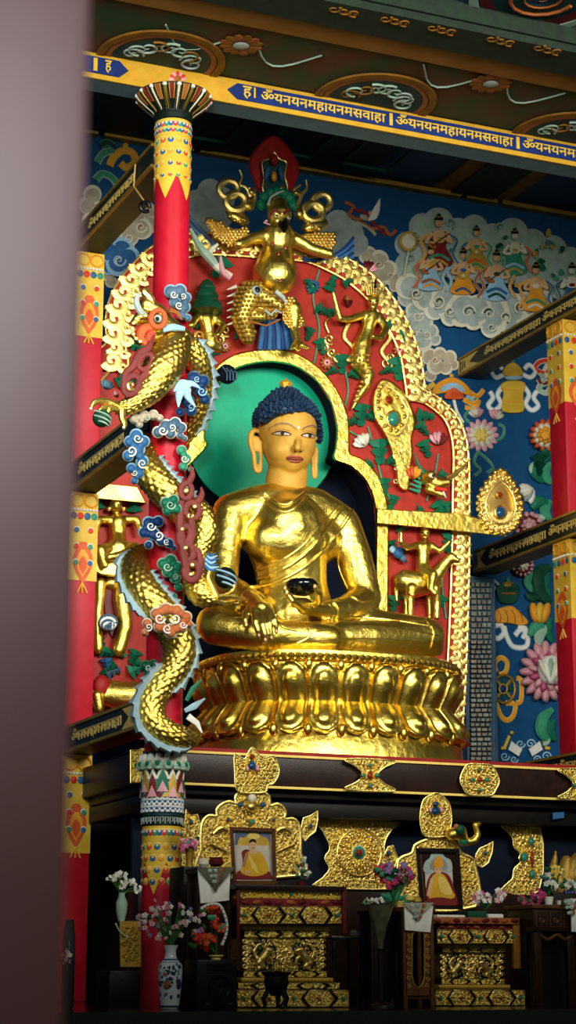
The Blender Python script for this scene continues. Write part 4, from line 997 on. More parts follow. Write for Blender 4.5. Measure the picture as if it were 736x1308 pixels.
for q in ([(380, 770, 4.4, -1.2), (372, 764, 4.1, -1.38), (366, 757, 3.6, -1.42), (364, 749, 2.8, -1.4)], [(384, 772, 4.4, -1.24), (376, 768, 4.1, -1.46), (369, 762, 3.7, -1.55), (366, 755, 3, -1.55)],
          [(388, 776, 4.4, -1.26), (382, 773, 4.1, -1.48), (374, 768, 3.7, -1.58), (369, 761, 3, -1.58)], [(394, 779, 4, -1.24), (387, 777, 3.7, -1.4), (381, 774, 3.3, -1.48), (378, 770, 2.7, -1.48)],
          [(400, 774, 5.4, -1.1), (408, 767, 5, -1.3), (407, 757, 4.2, -1.46), (402, 748, 3.2, -1.5)]): finger(h, q)
hl = h.skin('left_hand', 'gold', bud_, .016, 4); HT = bvh(hl); m = MB(YB, 'cream')
for x, y in ((402, 748), (364, 750), (366, 756)):
    p = hit(HT, x, y + 1); p and m.ellip(p, (.018, .01, .026), 'skin', 8)
m.build('fingernail', hl)
bc = at(386, 755, YB - 1.25); k = kpx(386, 762, YB - 1.28)
m = MB(0, 'black_bowl'); m.lathe(bc - V((0, 0, 6 * k)), [(6 * k, 0), (13 * k, 1.5 * k), (19 * k, 7 * k), (21 * k, 13 * k), (20.5 * k, 17 * k), (17.5 * k, 20 * k), (16 * k, 20 * k), (17.5 * k, 14 * k), (14 * k, 6 * k), (5 * k, 4 * k)], 40)
m.build('alms_bowl', None, label='shiny black round bowl held in the left hand of the golden statue', cat='bowl')
mat('eye_white', '#a39a86', .4, 0, '#aba28e', 3.); mat('lip', '#8e3a30', .45, 0, '#9a463a', 3.)
# --------------------------------------------------------------- head
def place(c, x, y, r, dy): return c.sph(x, y, r, dy)
hd = Body(YB)
def E_(x, y, dy, rx, ry, rz):
    c = hd.p(x, y, dy); k = hd.k(x, y, dy); hd.ellip(c, (rx * k, ry * k, rz * k), None, 24)
E_(367, 548, -.02, 37.5, 42, 37); E_(369, 568, -.07, 34, 40, 34); E_(369, 581, -.12, 30, 32, 25); E_(371, 594, -.19, 14, 18, 13)
E_(357, 577, -.22, 15, 20, 15); E_(384, 579, -.24, 13, 17, 14)
hd.limb((381, 549, 3, -.4), (381, 560, 3.4, -.5), (380.5, 568, 4.4, -.58), (380, 572, 4.8, -.6)); hd.limb((374.5, 573, 3.2, -.5), (385.5, 573.5, 3.2, -.52))
hd.limb((368, 600, 26, .02), (365, 622, 27, .05), n=32)
head = hd.skin('head', 'gold_face', bud_, .018, 9); HT = bvh(head)
m = MB(YB, 'white')
def eye(xs, y0, lid):
    m2 = MB(YB); return m2
for (xa, xb, yc, bow) in ((349, 372.5, 555, 1), (384.5, 401.5, 557.5, 1)):
    up = [(xa + (xb - xa) * t, yc - 3.4 * math.sin(PI * t) ** .8 + (t - .5) * 1.5) for t in [i / 12 for i in range(13)]]
    lo = [(xa + (xb - xa) * t, yc + 1.5 * math.sin(PI * t) + (t - .5) * 1.5) for t in [i / 12 for i in range(13)]]
    e = MB(YB, 'eye_white'); vs = []
    for (a, c), (d, f) in zip(up, lo):
        for t in (0, .35, .7, 1):
            p = hit(HT, a, c + (f - c) * t, .012 + .012 * math.sin(PI * t)); vs.append(p)
    if all(vs): e.add(vs, [(i * 4 + j, i * 4 + j + 1, i * 4 + j + 5, i * 4 + j + 4) for i in range(12) for j in range(3)])
    xm = xa + (xb - xa) * .56
    for mm_, r_, o_ in (('wood_brown', 3.2, .02), ('black', 2.3, .032)):
        p = hit(HT, xm, yc - .6, o_); kk = kpx(xm, yc, YB - .5); e.ellip(p, (r_ * kk, .012, r_ * kk * .92), mm_, 12)
    on_surf(e, HT, [(x, y, .9) for x, y in up], .9, .016, 'black', 6); on_surf(e, HT, [(x, y, .45) for x, y in lo], .45, .014, 'skin_dark', 6)
    e.build('eye', head)
    on_surf(m, HT, [(x, y - 3.4, .5) for x, y in up[1:-1]], .5, .004, 'skin_dark', 6)
for br in ([(344, 549), (350, 544.5), (358, 541.5), (367, 541.8), (374, 545), (378, 549)], [(386, 550), (390, 546.5), (396, 544.5), (402, 545), (407, 548.5)]):
    on_surf(m, HT, cr([(x, y, .9) for x, y in br], 5, False), .9, .006, 'gold_face', 6); on_surf(m, HT, cr([(x, y - .6, .6) for x, y in br], 5, False), .75, .01, 'blue_deep', 6)
m.build('eyebrow', head)
m = MB(YB, 'gold'); p = hit(HT, 381.5, 546.5, .005); m.ellip(p, (.026, .02, .026), 'cream', 10); m.build('brow_dot', head)
m = MB(YB, 'red_flame')
on_surf(m, HT, cr([(366, 584, .8), (370, 583.4, 1.5), (375, 583, 1.8), (378, 583.8, 1.6), (381, 583.6, 1.7), (384.5, 584.6, 1.2), (387, 586, .6)], 4, False), 1.2, .004, 'lip', 8)
on_surf(m, HT, cr([(367, 586, .8), (372, 588, 1.9), (378, 588.8, 2.2), (383, 588.2, 1.8), (386.5, 587, .7)], 4, False), 1.2, .002, 'lip', 8)
on_surf(m, HT, cr([(366, 584.8, .5), (373, 585.8, .6), (379, 586.2, .6), (387, 586.4, .4)], 4, False), .5, .025, 'maroon', 6)
m.build('mouth', head)
m = MB(YB, 'skin_dark')
for x, y in ((377, 576.5), (383.5, 577)):
    p = hit(HT, x, y, 0); p and m.ellip(p, (.018, .012, .012), 'wood_dark', 8)
on_surf(m, HT, [(346, 612), (358, 616), (372, 617), (386, 612)], .7, -.002, 'gold_dark'); on_surf(m, HT, [(345, 620), (358, 625), (372, 626), (386, 620)], .7, -.002, 'gold_dark')
m.build('neck_crease', head)
for (x0, y0, sx, dy, lab) in ((329, 576, 1, .05, 'l'), (402, 580, .55, .0, 'r')):
    e = Body(YB)
    q = [(3, -24, 3.2), (-4, -27, 3.6), (-9, -20, 3.8), (-9, -8, 3.6), (-5, 4, 3.4), (-4, 16, 3.2), (-2, 25, 3.2), (3, 25, 3), (4, 14, 2.6), (4, 2, 3), (3, -10, 4)]
    L_ = [(x0 + a * sx, y0 + b_ + (4 if lab == 'r' else 0), r_ * (1 if sx == 1 else .8), dy - .02 * (b_ / 20)) for a, b_, r_ in q]
    e.limb(*cr(L_, 2, False), n=8); e.limb((x0 - 2 * sx, y0 - 14, 4.5 * sx + 1, dy + .03), (x0 - 1 * sx, y0 - 2, 3.5 * sx + 1, dy + .03))
    e.skin('ear', 'gold_face', head, .016, 2)
# hair: cap with rows of snail curls, crown knob and jewel
hb_ = Body(YB)
def EH(x, y, dy, rx, ry, rz, sink=0):
    c = hb_.p(x, y, dy); k = hb_.k(x, y, dy); hb_.ellip(c, (rx * k, ry * k, rz * k), None, 24); return c, (rx * k, ry * k, rz * k)
H1 = EH(366, 538, .05, 40, 44, 33); H2 = EH(365, 519, .08, 26, 28, 17); H3 = EH(365, 509, .07, 19, 20, 11)
hb_.limb((339, 535, 7, -.22), (349, 527, 7, -.36), (362, 523, 7, -.43), (376, 522, 7, -.43), (390, 525, 7, -.37), (401, 533, 7, -.24)); hb_.limb((338, 540, 12, .12), (336, 556, 8, .16)); hb_.limb((400, 545, 9, .1), (404, 560, 6, .12))
hair = hb_.skin('hair', 'blue_hair', head, .018, 2); R_ = bvh(hair)
m = MB(YB, 'blue_hair'); kk = kpx(366, 520, YB)
me_ = hair.data; L0 = ORG[hair]; pts = []
cand = [(v.co + L0, v.normal.copy()) for v in me_.vertices]; random.Random(5).shuffle(cand)
cell = {}; D = 4.7 * kk
for p, n in cand:
    q_, n_, i_, d_ = HT.find_nearest(p)
    if n.z < -.6 or (d_ < 1.6 * kk) or (p - q_).dot(n_) < 0: continue
    key = tuple(int(c // D) for c in p)
    if any((p - q).length < D for dx in (-1, 0, 1) for dy in (-1, 0, 1) for dz in (-1, 0, 1) for q in cell.get((key[0] + dx, key[1] + dy, key[2] + dz), ())): continue
    cell.setdefault(key, []).append(p); m.ellip(p + n * .012, (3.3 * kk, 3.3 * kk, 3.1 * kk), 'blue_hair', 8); m.ellip(p + n * (.012 + 2.6 * kk), (1.5 * kk,) * 3, 'blue_hair', 6)
m.build('hair_curls', hair)
m = MB(YB, 'gold_matte'); c = m.p(365, 499, .07); m.lathe(c, [(5 * kk, 0), (6.5 * kk, 3 * kk), (9 * kk, 9 * kk), (8 * kk, 11 * kk), (3 * kk, 14 * kk), (.5 * kk, 17 * kk)], 8); m.build('crown_jewel', head)
# ================================================================ golden dragon coiled round the pillar
YD = YP
def scaletube(mb, path, m, ns=14, sl=7.0, amp=.036, n=72, step=1.1, keep=None):
    """path [(x,y,r,dy)] in pixels; overlapping round scales raised on the skin"""
    P = cr(path, 24, False); S = [P[0]]; acc = 0
    W = []; last = None
    for q in P:
        if last is not None:
            acc += math.hypot(q[0] - last[0], q[1] - last[1]) + abs(q[3] - last[3]) * 60
            if acc < step: last = q; continue
            acc = 0
        W.append(q); last = q
    C_ = [mb.p(x, y, dy) for x, y, r, dy in W]; R_ = [r * mb.k(x, y, dy) for x, y, r, dy in W]; N = len(C_); k0 = mb.k(*W[0][:2])
    vs = []; fs = []; s = 0; nrm = V((0, -1, 0)); 
    for i in range(N):
        t = (C_[min(i + 1, N - 1)] - C_[max(0, i - 1)]).normalized()
        nrm = (nrm - t * nrm.dot(t)).normalized(); bn = t.cross(nrm)
        if i: s += (C_[i] - C_[i - 1]).length
        v = s / (sl * k0); 
        for k in range(n):
            a = 2 * PI * k / n; u = a / (2 * PI) * ns; h = 0
            for row in (math.floor(v), math.floor(v) - 1):
                vv = v - row; uu = (u + .5 * (row % 2)) % 1 - .5
                if vv > 1.55: continue
                edge = 1.45 * math.sqrt(max(0, 1 - (uu * 1.75) ** 2)) if abs(uu) < .5 else 0
                if vv < edge: h = max(h, .35 + .65 * (vv / 1.45) ** 1.2 * (1 - (uu * 1.6) ** 2)); 
            vs.append(C_[i] + (nrm * math.cos(a) + bn * math.sin(a)) * (R_[i] * .93 + amp * h))
    for i in range(N - 1):
        for k in range(n): fs.append((i * n + k, i * n + (k + 1) % n, (i + 1) * n + (k + 1) % n, (i + 1) * n + k))
    vs += [C_[0], C_[-1]]
    for k in range(n): fs.append(((k + 1) % n, k, N * n)); fs.append(((N - 1) * n + k, (N - 1) * n + (k + 1) % n, N * n + 1))
    mb.add(vs, fs, m); return mb
def crest(mb, path, side, m, i0=0, i1=None, w=6, saw=5, sp=11, lift=0.):
    """toothed fin along one side of a limb"""
    P = cr(path, 20, False)[i0 * 20:(i1 * 20 + 1 if i1 else None)]; n = len(P); A = []; L = 0
    for i, (x, y, r, dy) in enumerate(P):
        x0, y0 = P[max(0, i - 1)][:2]; x1, y1 = P[min(n - 1, i + 1)][:2]; l = math.hypot(x1 - x0, y1 - y0) or 1
        nx, ny = -(y1 - y0) / l * side, (x1 - x0) / l * side
        if i: L += math.hypot(x - P[i - 1][0], y - P[i - 1][1])
        e = min(1, i / 8, (n - 1 - i) / 8); f = (L / sp) % 1; t = w * e + saw * f * f * e
        A.append(((x + nx * r * .8, y + ny * r * .8, dy + lift), (x + nx * (r + t * .55), y + ny * (r + t * .55), dy + lift - .02), (x + nx * (r + t), y + ny * (r + t), dy + lift + .04)))
    vs = []
    for a, b_, c in A: vs += [mb.p(a[0], a[1], a[2] - .07), mb.p(b_[0], b_[1], b_[2] - .09), mb.p(*c), mb.p(a[0], a[1], a[2] + .07)]
    fs = []
    for i in range(n - 1):
        for k in range(4): l = (k + 1) % 4; fs.append((i * 4 + k, i * 4 + l, i * 4 + 4 + l, i * 4 + 4 + k))
    mb.add(vs, fs, m); return mb
dr = thing('dragon', 'golden scaled dragon coiling down the round red pillar', 'dragon statue', (PX, PY - .5, zP(220, 955)))
BODY = [[(238, 440, 15, -.3), (252, 462, 15, -.22), (258, 492, 13, -.05), (254, 520, 12, .1), (240, 548, 13, .3), (215, 562, 15, .48), (190, 568, 18, .3), (182, 584, 19, -.05), (190, 602, 20, -.32), (206, 622, 20, -.42), (226, 642, 20, -.42), (246, 668, 19, -.25), (250, 692, 17, .1), (232, 708, 16, .42), (200, 712, 17, .5), (178, 716, 18, .25), (172, 730, 19, -.1), (182, 752, 20, -.34), (202, 778, 21, -.45), (222, 806, 21, -.46), (230, 832, 20, -.46), (222, 856, 18, -.44), (205, 876, 17, -.42), (193, 898, 17.5, -.4), (195, 920, 17, -.42), (212, 936, 16, -.45), (230, 942, 14, -.44), (244, 944, 9, -.36), (252, 938, 4, -.3)]]
m = MB(YD, 'gold_dragon'); scaletube(m, BODY[0], 'gold_dragon'); bdy = m.build('body', dr, 70)
m = MB(YD, 'blue_fin')
crest(m, BODY[0], -1, 'blue_fin', 0, 4, 5, 6, 12); crest(m, BODY[0], -1, 'blue_fin', 6, 12, 5, 5, 11); crest(m, BODY[0], -1, 'blue_fin', 16, 22, 5, 5, 11)
crest(m, BODY[0], 1, 'blue_fin', 15, 18, 5, 5, 11); crest(m, BODY[0], 1, 'blue_fin', 21, 27, 6, 5, 11)
m.tpx([(236, 908, 3), (248, 902, 5), (262, 892, 1)], None, -.4, 6, 'blue_fin', .5); m.tpx([(240, 915, 5), (252, 924, 4), (258, 936, 1)], None, -.4, 6, 'white', .5); m.tpx([(238, 895, 3), (246, 880, 4), (258, 868, 1)], None, -.42, 6, 'green', .5)
m.build('back_fin', dr)
# front leg reaching left with claws round a pearl
LEG = [(232, 432, 12, -.45), (222, 448, 22, -.52), (208, 470, 25, -.58), (192, 496, 19, -.6), (172, 514, 12, -.6), (158, 521, 9, -.58), (148, 521, 7, -.56)]
m = MB(YD, 'gold_dragon'); scaletube(m, LEG, 'gold_dragon', 16, 6.5, .03); lg = m.build('front_leg', dr, 70)
m = MB(YD, 'gold_dragon')
for L_ in ([(150, 519, 5.5), (138, 513, 4.5), (126, 512, 4), (119, 516, 3.2), (116, 524, 1)], [(150, 522, 5), (142, 522, 4.5), (138, 527, 3.6), (137, 533, 1)], [(156, 524, 5.5), (156, 534, 4.6), (159, 542, 4), (158, 549, 1.2)], [(148, 518, 4.5), (134, 520, 3.6), (128, 524, 3), (126, 530, 1)]): m.tpx(cr(L_, 5, False), None, -.62, 8, 'gold_dragon')
for x, y in ((116, 522), (158, 546), (137, 531)): m.sph(x, y, 2.2, -.65, 'cream', 1, 8)
m.build('claw', lg)
m = MB(YD, 'gold_dragon'); LG2 = [(246, 640, 10, -.45), (258, 660, 16, -.5), (262, 682, 16, -.52), (254, 706, 13, -.5), (248, 730, 14, -.5), (256, 756, 17, -.55), (270, 764, 11, -.62), (280, 764, 7, -.66)]
scaletube(m, LG2, 'gold_dragon', 14, 5.6, .032); lg2 = m.build('hind_leg', dr, 70)
m = MB(YD, 'gold_dragon')
for L_ in ([(276, 764, 6), (292, 762, 4.5), (302, 764, 4), (306, 770, 3), (300, 771, 1)], [(276, 762, 5.5), (270, 748, 4.5), (266, 738, 4), (268, 730, 3)], [(282, 764, 5), (296, 756, 4), (299, 746, 3.5), (296, 740, 1)], [(274, 766, 5), (284, 770, 4), (300, 768, 2)]): m.tpx(cr(L_, 5, False), None, -.7, 8, 'gold_dragon')
m.build('claw', lg2)
def flames(mb, rings, links, c1='red_flame'):
    for x, y, rx, ry, a, w in rings: q = ell(x, y, rx, ry, a, 22); mb.tpx(q + q[:1], w, 0, 8, c1, .6)
    for L_ in links: mb.tpx(cr(L_, 5, False), None, 0, 8, c1, .6)
m = MB(YD - .72, 'red_flame')
flames(m, [(238, 627, 7, 10, .1, 4), (246, 652, 9, 10, -.2, 4.5), (236, 684, 7, 12, .3, 5), (240, 706, 7, 10, 0, 5), (245, 730, 9, 11, .2, 5)], [[(240, 618, 5), (246, 606, 4), (243, 594, 1)], [(252, 642, 5), (258, 632, 4), (257, 622, 1)], [(232, 640, 5), (230, 664, 6), (232, 690, 6), (236, 715, 6), (240, 738, 5)], [(252, 700, 4), (256, 716, 5), (254, 736, 4)], [(244, 664, 5), (246, 680, 5), (242, 695, 5)]])
m.build('flame', lg2)
m = MB(YD - .72, 'red_flame'); flames(m, [(168, 492, 9, 13, .5, 4.5), (186, 462, 8, 11, .6, 4)], [[(158, 500, 4), (160, 478, 4.5), (170, 468, 5), (178, 452, 5), (190, 444, 5), (196, 428, 2)], [(176, 488, 5), (188, 476, 5), (198, 468, 4), (199, 455, 2)], [(160, 505, 4), (176, 502, 3)]]); m.build('flame', lg)
m = MB(YD - .74); m.curl(168, 492, 6, 2.6, 1.1, 1, 1, 0, 'gold_relief'); m.sph(238, 627, 4.5, 0, 'gold_relief', .6); m.sph(249, 647, 4, 0, 'gold_relief', .6); m.curl(243, 658, 4, 1.6, 1, 0, 1, 0, 'gold_relief'); m.sph(237, 700, 4, 0, 'gold_relief', .6); m.sph(246, 722, 4, 0, 'gold_relief', .6); m.sph(244, 734, 3.6, 0, 'gold_relief', .6); m.sph(233, 676, 3.6, 0, 'gold_relief', .6)
m.build('flame_gilding', lg2)
m = MB(YD - .6, 'blue_light')
for L_ in ([(244, 492, 4), (232, 490, 6), (222, 500, 1)], [(240, 494, 5), (230, 502, 6), (228, 520, 1)], [(240, 496, 5), (240, 506, 5), (250, 520, 1)], [(236, 490, 4), (246, 490, 4), (256, 496, 1)]): m.tpx(cr(L_, 4, False), None, 0, 7, 'blue_light', .5)
m.build('elbow_tuft', lg)
m = MB(YD - .6, 'blue_mid')
for i in range(7): m.tpx(cr([(262, 704 + i * 3, 3), (268, 710 + i * 3, 2.6), (276 + (i % 3) * 2, 706 + i * 3.6, .6)], 4, False), None, 0, 6, ('blue_mid', 'blue_light')[i % 2], .6)
m.build('elbow_tuft', lg2)
# head facing left with an orange ringed eye
hb2 = Body(YD); hb2.limb((214, 420, 15, -.35), (200, 402, 15, -.45), (188, 390, 11, -.5)); hb2.limb((196, 410, 13, -.5), (180, 404, 8, -.55), (172, 412, 6, -.55)); hb2.limb((190, 432, 8, -.45), (178, 436, 6, -.5), (170, 428, 4, -.52)); hb2.limb((214, 420, 14, -.35), (192, 434, 8, -.42)); hb2.limb((236, 436, 14, -.3), (216, 420, 15, -.36))
dh = hb2.skin('head', 'gold_dragon', dr, .02, 3); m = MB(YD - .72)
q = ell(202, 407, 9, 11, .1, 24); m.tpx(q + q[:2], 3.4, 0, 8, 'red_orange', .8); m.sph(202, 407, 5.5, .02, 'grey_cloud', .6); m.sph(201, 407, 2.6, -.04, 'black', .6); m.build('eye', dh)
m = MB(YD - .68)
m.tpx(cr([(194, 418, 5), (184, 420, 6), (180, 432, 5), (190, 442, 3)], 4, False), None, 0, 8, 'red_orange', .7); m.tpx(cr([(196, 424, 4), (190, 430, 4), (194, 442, 2)], 4, False), None, -.03, 8, 'red_bright', .7)
for i in range(8): a = 1.9 + i * .42; m.sph(184 + 15 * math.cos(a), 420 + 17 * math.sin(a), 3.1, -.02, 'gold_relief', .8, 8)
m.build('mouth', dh)
m = MB(YD - .6); m.tpx(cr([(186, 404, 4), (178, 396, 4.5), (174, 384, 4), (180, 374, 1.2)], 5, False), None, 0, 8, 'grey_cloud'); m.tpx(cr([(196, 392, 4), (192, 382, 6), (184, 372, 5), (192, 368, 1)], 5, False), None, .05, 8, 'gold_relief'); m.tpx(cr([(216, 396, 4), (226, 400, 3), (232, 408, 1)], 4, False), None, 0, 7, 'rust'); m.build('horn', dh)
m = MB(YD - .65); m.tpx(cr([(208, 422, 3), (220, 418, 5), (236, 420, 3)], 4, False), None, 0, 7, 'blue_light', .6); m.build('brow', dh)
# pearls and shells held in the claws
def swirlball(x, y, r, dy, lab, c1='green_dark', c2='green_pale'):
    m = MB(YD, c1); m.sph(x, y, r, dy, c1, 1, 18)
    c = m.p(x, y, dy); k = m.k(x, y, dy)
    for j in range(3):
        a0 = -.9 + j * .55; m.tube([(c.x + r * 1.0 * k * math.cos(t) * math.cos(a0), c.y - r * 1.02 * k * math.sin(t), c.z + r * k * math.sin(a0 + .35 * (t - 1.5)) * 1.0, r * k * .1) for t in [.25 + i * .26 for i in range(11)]], 6, c2)
    m.build('swirled_ball', None, label=lab, cat='ball')
swirlball(130, 534, 12, -.58, 'dark green ball with pale swirls gripped by the left claw of the dragon')
swirlball(288, 738, 14, -.66, 'dark green ball with pale swirls gripped by the claw beside the statue', 'green_black', 'blue_light')
m = MB(YT - .3, 'navy'); m.sph(290, 478, 13, 0, 'navy', .8, 16); 
for j in range(4): m.tpx([(284 + j * 5, 468 + j * 2), (290 + j * 4, 476), (290 + j * 4, 486)], 1, -.14, 5, 'blue_slate')
m.build('swirled_ball', None, label='dark blue shell shaped ball on the left shoulder of the gold arch', cat='ball')
mat('rust_cloud', '#a8562a', .55, 0, '#b8683a', 6., spec=.18)
# ---------------------------------------------------------------- carved clouds on the pillar
def cloud(label, lobes, Y, cols, curls, h=.13, name='cloud_carving', cat='cloud carving', group=None, rim=.76, parent=None, stack=False):
    """lobes [(x,y,r)], cols (rim, fill, curl)"""
    m = MB(Y)
    if parent is None:
        x = sum(l[0] for l in lobes) / len(lobes); y = max(l[1] + l[2] for l in lobes); r = thing(name, label, cat, at(x, y, Y), group)
    else: r = parent
    if stack:                                   # painted scallops that overlap like shingles
        cx = sum(l[0] for l in lobes) / len(lobes); cy = sum(l[1] for l in lobes) / len(lobes)
        m.ms = [cols[0], cols[1]]
        for i, (x, y, q) in enumerate(sorted(lobes, key=lambda l: -math.hypot(l[0] - cx, (l[1] - cy) * 1.2))):
            o = .0045 * i; a = math.atan2(cy - y, cx - x); m.dome(x, y, q, q, .02, 0, -o, cols[0], 20, 3); m.dome(x + q * .14 * math.cos(a), y + q * .14 * math.sin(a), q * .8, q * .8, .014, 0, -o - .012, cols[1], 18, 3); m.dome(x + q * .3 * math.cos(a), y + q * .3 * math.sin(a), q * .5, q * .5, .01, 0, -o - .02, cols[2] if len(cols) > 3 else cols[1], 14, 2)
        bse = m.build('cloud_body', r); m = MB(Y - .0045 * len(lobes))
        for x, y, q, a, d in curls: m = MB(Y - .0045 * len(lobes)); m.curl(x, y, q, q * .17, 1.35, a, d, -.03, cols[0], .6, 6); m.curl(x + 1, y + 1, q * .8, q * .12, 1.2, a + .3, d, -.03, cols[-1], .5, 5); m.build('cloud_curl', r)
        return r
    far = [((a[0] + b_[0]) / 2, (a[1] + b_[1]) / 2, min(a[2], b_[2]) * .9) for i, a in enumerate(lobes) for b_ in lobes[:i] if math.hypot(a[0] - b_[0], a[1] - b_[1]) < (a[2] + b_[2]) * .95]
    for i, (x, y, q) in enumerate(lobes): m.dome(x, y, q, q, h * (1 + .1 * (i % 2)), 0, 0, cols[0], 18, 4)
    bse = m.build('cloud_rim', r)
    m = MB(Y)
    for i, (x, y, q) in enumerate(lobes): m.dome(x, y, q * rim, q * rim, h * .5, 0, -h * .72, cols[1], 16, 4)
    for x, y, q in far: m.dome(x, y, q * .7, q * .7, h * .5, 0, -h * .72, cols[1], 14, 4)
    m.build('cloud_fill', r)
    m = MB(Y)
    for x, y, q, a, d in curls: m = MB(Y); m.curl(x, y, q, q * .2, 1.35, a, d, -h * 1.28, cols[2], .9, 6); m.build('cloud_curl', r)
    return r
CB = ('blue_light', 'blue_slate', 'cream'); GP = 'carved clouds around the dragon pillar'
CL = [('small slate blue cloud on the front of the pillar above the dragon leg', [(218, 372, 9), (230, 371, 9), (238, 380, 7), (224, 386, 8), (236, 392, 8), (232, 402, 7), (240, 406, 5)], CB, [(222, 376, 5, 0, 1), (234, 378, 4, 2, -1), (229, 390, 5, 1, 1)], -.3),
      ('dark blue cloud behind the pale spikes at the dragon elbow', [(248, 482, 9), (260, 486, 8), (255, 498, 9), (262, 510, 7), (240, 512, 9), (244, 524, 8), (230, 526, 6)], ('blue_slate', 'blue_deep', 'blue_light'), [(258, 500, 6, 0, 1), (244, 520, 5, 2, -1), (252, 484, 4, 1, 1)], -.4),
      ('white rimmed blue cloud on the red pillar between two coils', [(202, 552, 8), (212, 544, 9), (224, 540, 8), (232, 546, 7), (218, 553, 8), (230, 556, 5), (236, 560, 4)], ('white', 'blue_slate', 'white'), [(208, 550, 6, 0, 1), (220, 546, 5, 2, -1)], -.36),
      ('large bright blue cloud left of the pillar at the middle beam', [(174, 556, 9), (184, 564, 8), (166, 564, 8), (176, 574, 10), (164, 582, 8), (182, 590, 9), (178, 604, 8), (168, 598, 7), (172, 614, 5)], ('blue_light', 'blue_mid', 'cream'), [(176, 560, 6, 0, 1), (168, 576, 7, 2, -1), (182, 592, 6, 1, 1), (172, 604, 4, 3, -1)], -.45),
      ('blue cloud on the pillar beside the golden seated figure', [(190, 668, 9), (202, 666, 8), (184, 680, 8), (196, 682, 9), (206, 690, 8), (216, 694, 7), (190, 696, 6), (222, 700, 4)], ('blue_light', 'blue_deep', 'white'), [(193, 672, 6, 0, 1), (203, 684, 6, 2, -1), (213, 692, 4, 1, 1)], -.36),
      ('green cloud on the pillar left of the lower maroon flames', [(208, 720, 8), (218, 716, 9), (226, 724, 8), (214, 730, 8), (224, 738, 8), (228, 750, 6), (222, 762, 5)], ('green_pale', 'green', 'green_pale'), [(214, 724, 6, 0, 1), (224, 736, 4, 2, -1)], -.36),
      ('small green cloud tucked against the upper maroon flame', [(212, 642, 8), (222, 638, 7), (226, 650, 7), (214, 652, 7)], ('green_pale', 'green', 'green_pale'), [(218, 645, 6, 0, 1)], -.72),
      ('orange cloud with white rim lying across the dragon coil', [(200, 784, 9), (212, 778, 9), (226, 780, 9), (238, 788, 8), (188, 796, 7), (232, 800, 9), (218, 806, 10), (204, 800, 9), (185, 808, 5), (242, 797, 5)], ('cream', 'rust_cloud', 'white'), [(204, 790, 7, 0, 1), (224, 790, 7, 3, -1), (214, 803, 6, 1, 1), (190, 801, 5, 2, -1), (234, 798, 5, 0, 1)], -.95),
      ('small green cloud left of the lowest dragon coils', [(186, 850, 7), (196, 848, 6), (190, 860, 7), (202, 860, 5)], ('green_leaf', 'green_dark', 'green_pale'), [(190, 853, 5, 0, 1), (197, 859, 3, 2, -1)], -.3),
      ('small pale tan cloud under the reaching dragon leg', [(172, 535, 7), (184, 532, 8), (196, 530, 7), (204, 534, 5), (178, 542, 5)], ('cream', 'tan_cloud', 'green_pale'), [(188, 533, 4, 0, 1)], -.45),
      ('green and pale cloud beside the gold arch foot near the pillar', [(232, 575, 7), (238, 586, 7), (234, 596, 6), (244, 600, 4)], ('green_pale', 'green_leaf', 'cream'), [(236, 586, 5, 0, 1)], -.3)]
for lab, lb, c, cu, dy in CL: cloud(lab, lb, YD + dy, c, cu, .08, group=GP)
m = MB(YD - .45, 'grey_blue'); bud(m, 135, 496, 9, -1.2, ('grey_blue', 'blue_slate')); bud(m, 146, 505, 5, -.5, ('pink', 'rust')); m.build('carved_bud', None, label='grey carved flower bud above the left claw of the dragon', cat='carving')
# ================================================================ throne front, its gilt mounts, altar tables and offerings
YF = 24.2
def X_(px, py, Y): return at(px, py, Y).x
def Z_(px, py, Y): return at(px, py, Y).z
xl0, xr0 = X_(180, 975, YF), 16.1
zt, zb = Z_(460, 971, YF), Z_(460, 1010.7, YF)
thr = thing('altar_throne', 'long dark brown throne base with gilt edged rail under the lotus seat', 'throne', ((xl0 + xr0) / 2, YF + 1.5, 0))
m = MB(0); m.rbox((xl0, YF, zb), (xr0, YF + 2.5, zt), .01, 'wood_dark'); m.rbox((xl0 + .5, YF + 2.5, zb), (xr0, YF + 3.9, zt), .01, 'wood_dark'); m.build('rail', thr)
m = MB(0); m.box((xl0 + .1, YF + .1, zt), (xr0 - .05, YF + 3.5, TH), 'red_deep') if TH > zt else None
m.box((xl0 + .12, YF + .06, zt), (xr0 - .06, YF + .3, zt + .075), 'red_deep'); m.build('red_plinth', thr)
for z in (zt, zb): MB(0, 'yellow_pale').rbox((xl0 - .02, YF - .03, z - .014), (xr0, YF + .02, z + .02), .008).build('gilt_edge', thr)
for i, (y0, y1, d) in enumerate(((1012, 1023, .12), (1026, 1046, .25))):
    MB(0, 'wood_black').rbox((xl0 + .1, YF + d, Z_(460, y1, YF + d)), (xr0, YF + 2.5, Z_(460, y0, YF + d)), .012).build('moulding', thr)
MB(0, 'navy').box((xl0 + .15, YF + .72, 0), (xr0, YF + .8, Z_(460, 1030, YF + .7))).build('recess_panel', thr)
zs = Z_(460, 1139, YF + .3); MB(0, 'wood_dark').rbox((xl0 + .1, YF + .3, 0), (xr0, YF + .74, zs), .01).build('plinth_step', thr)
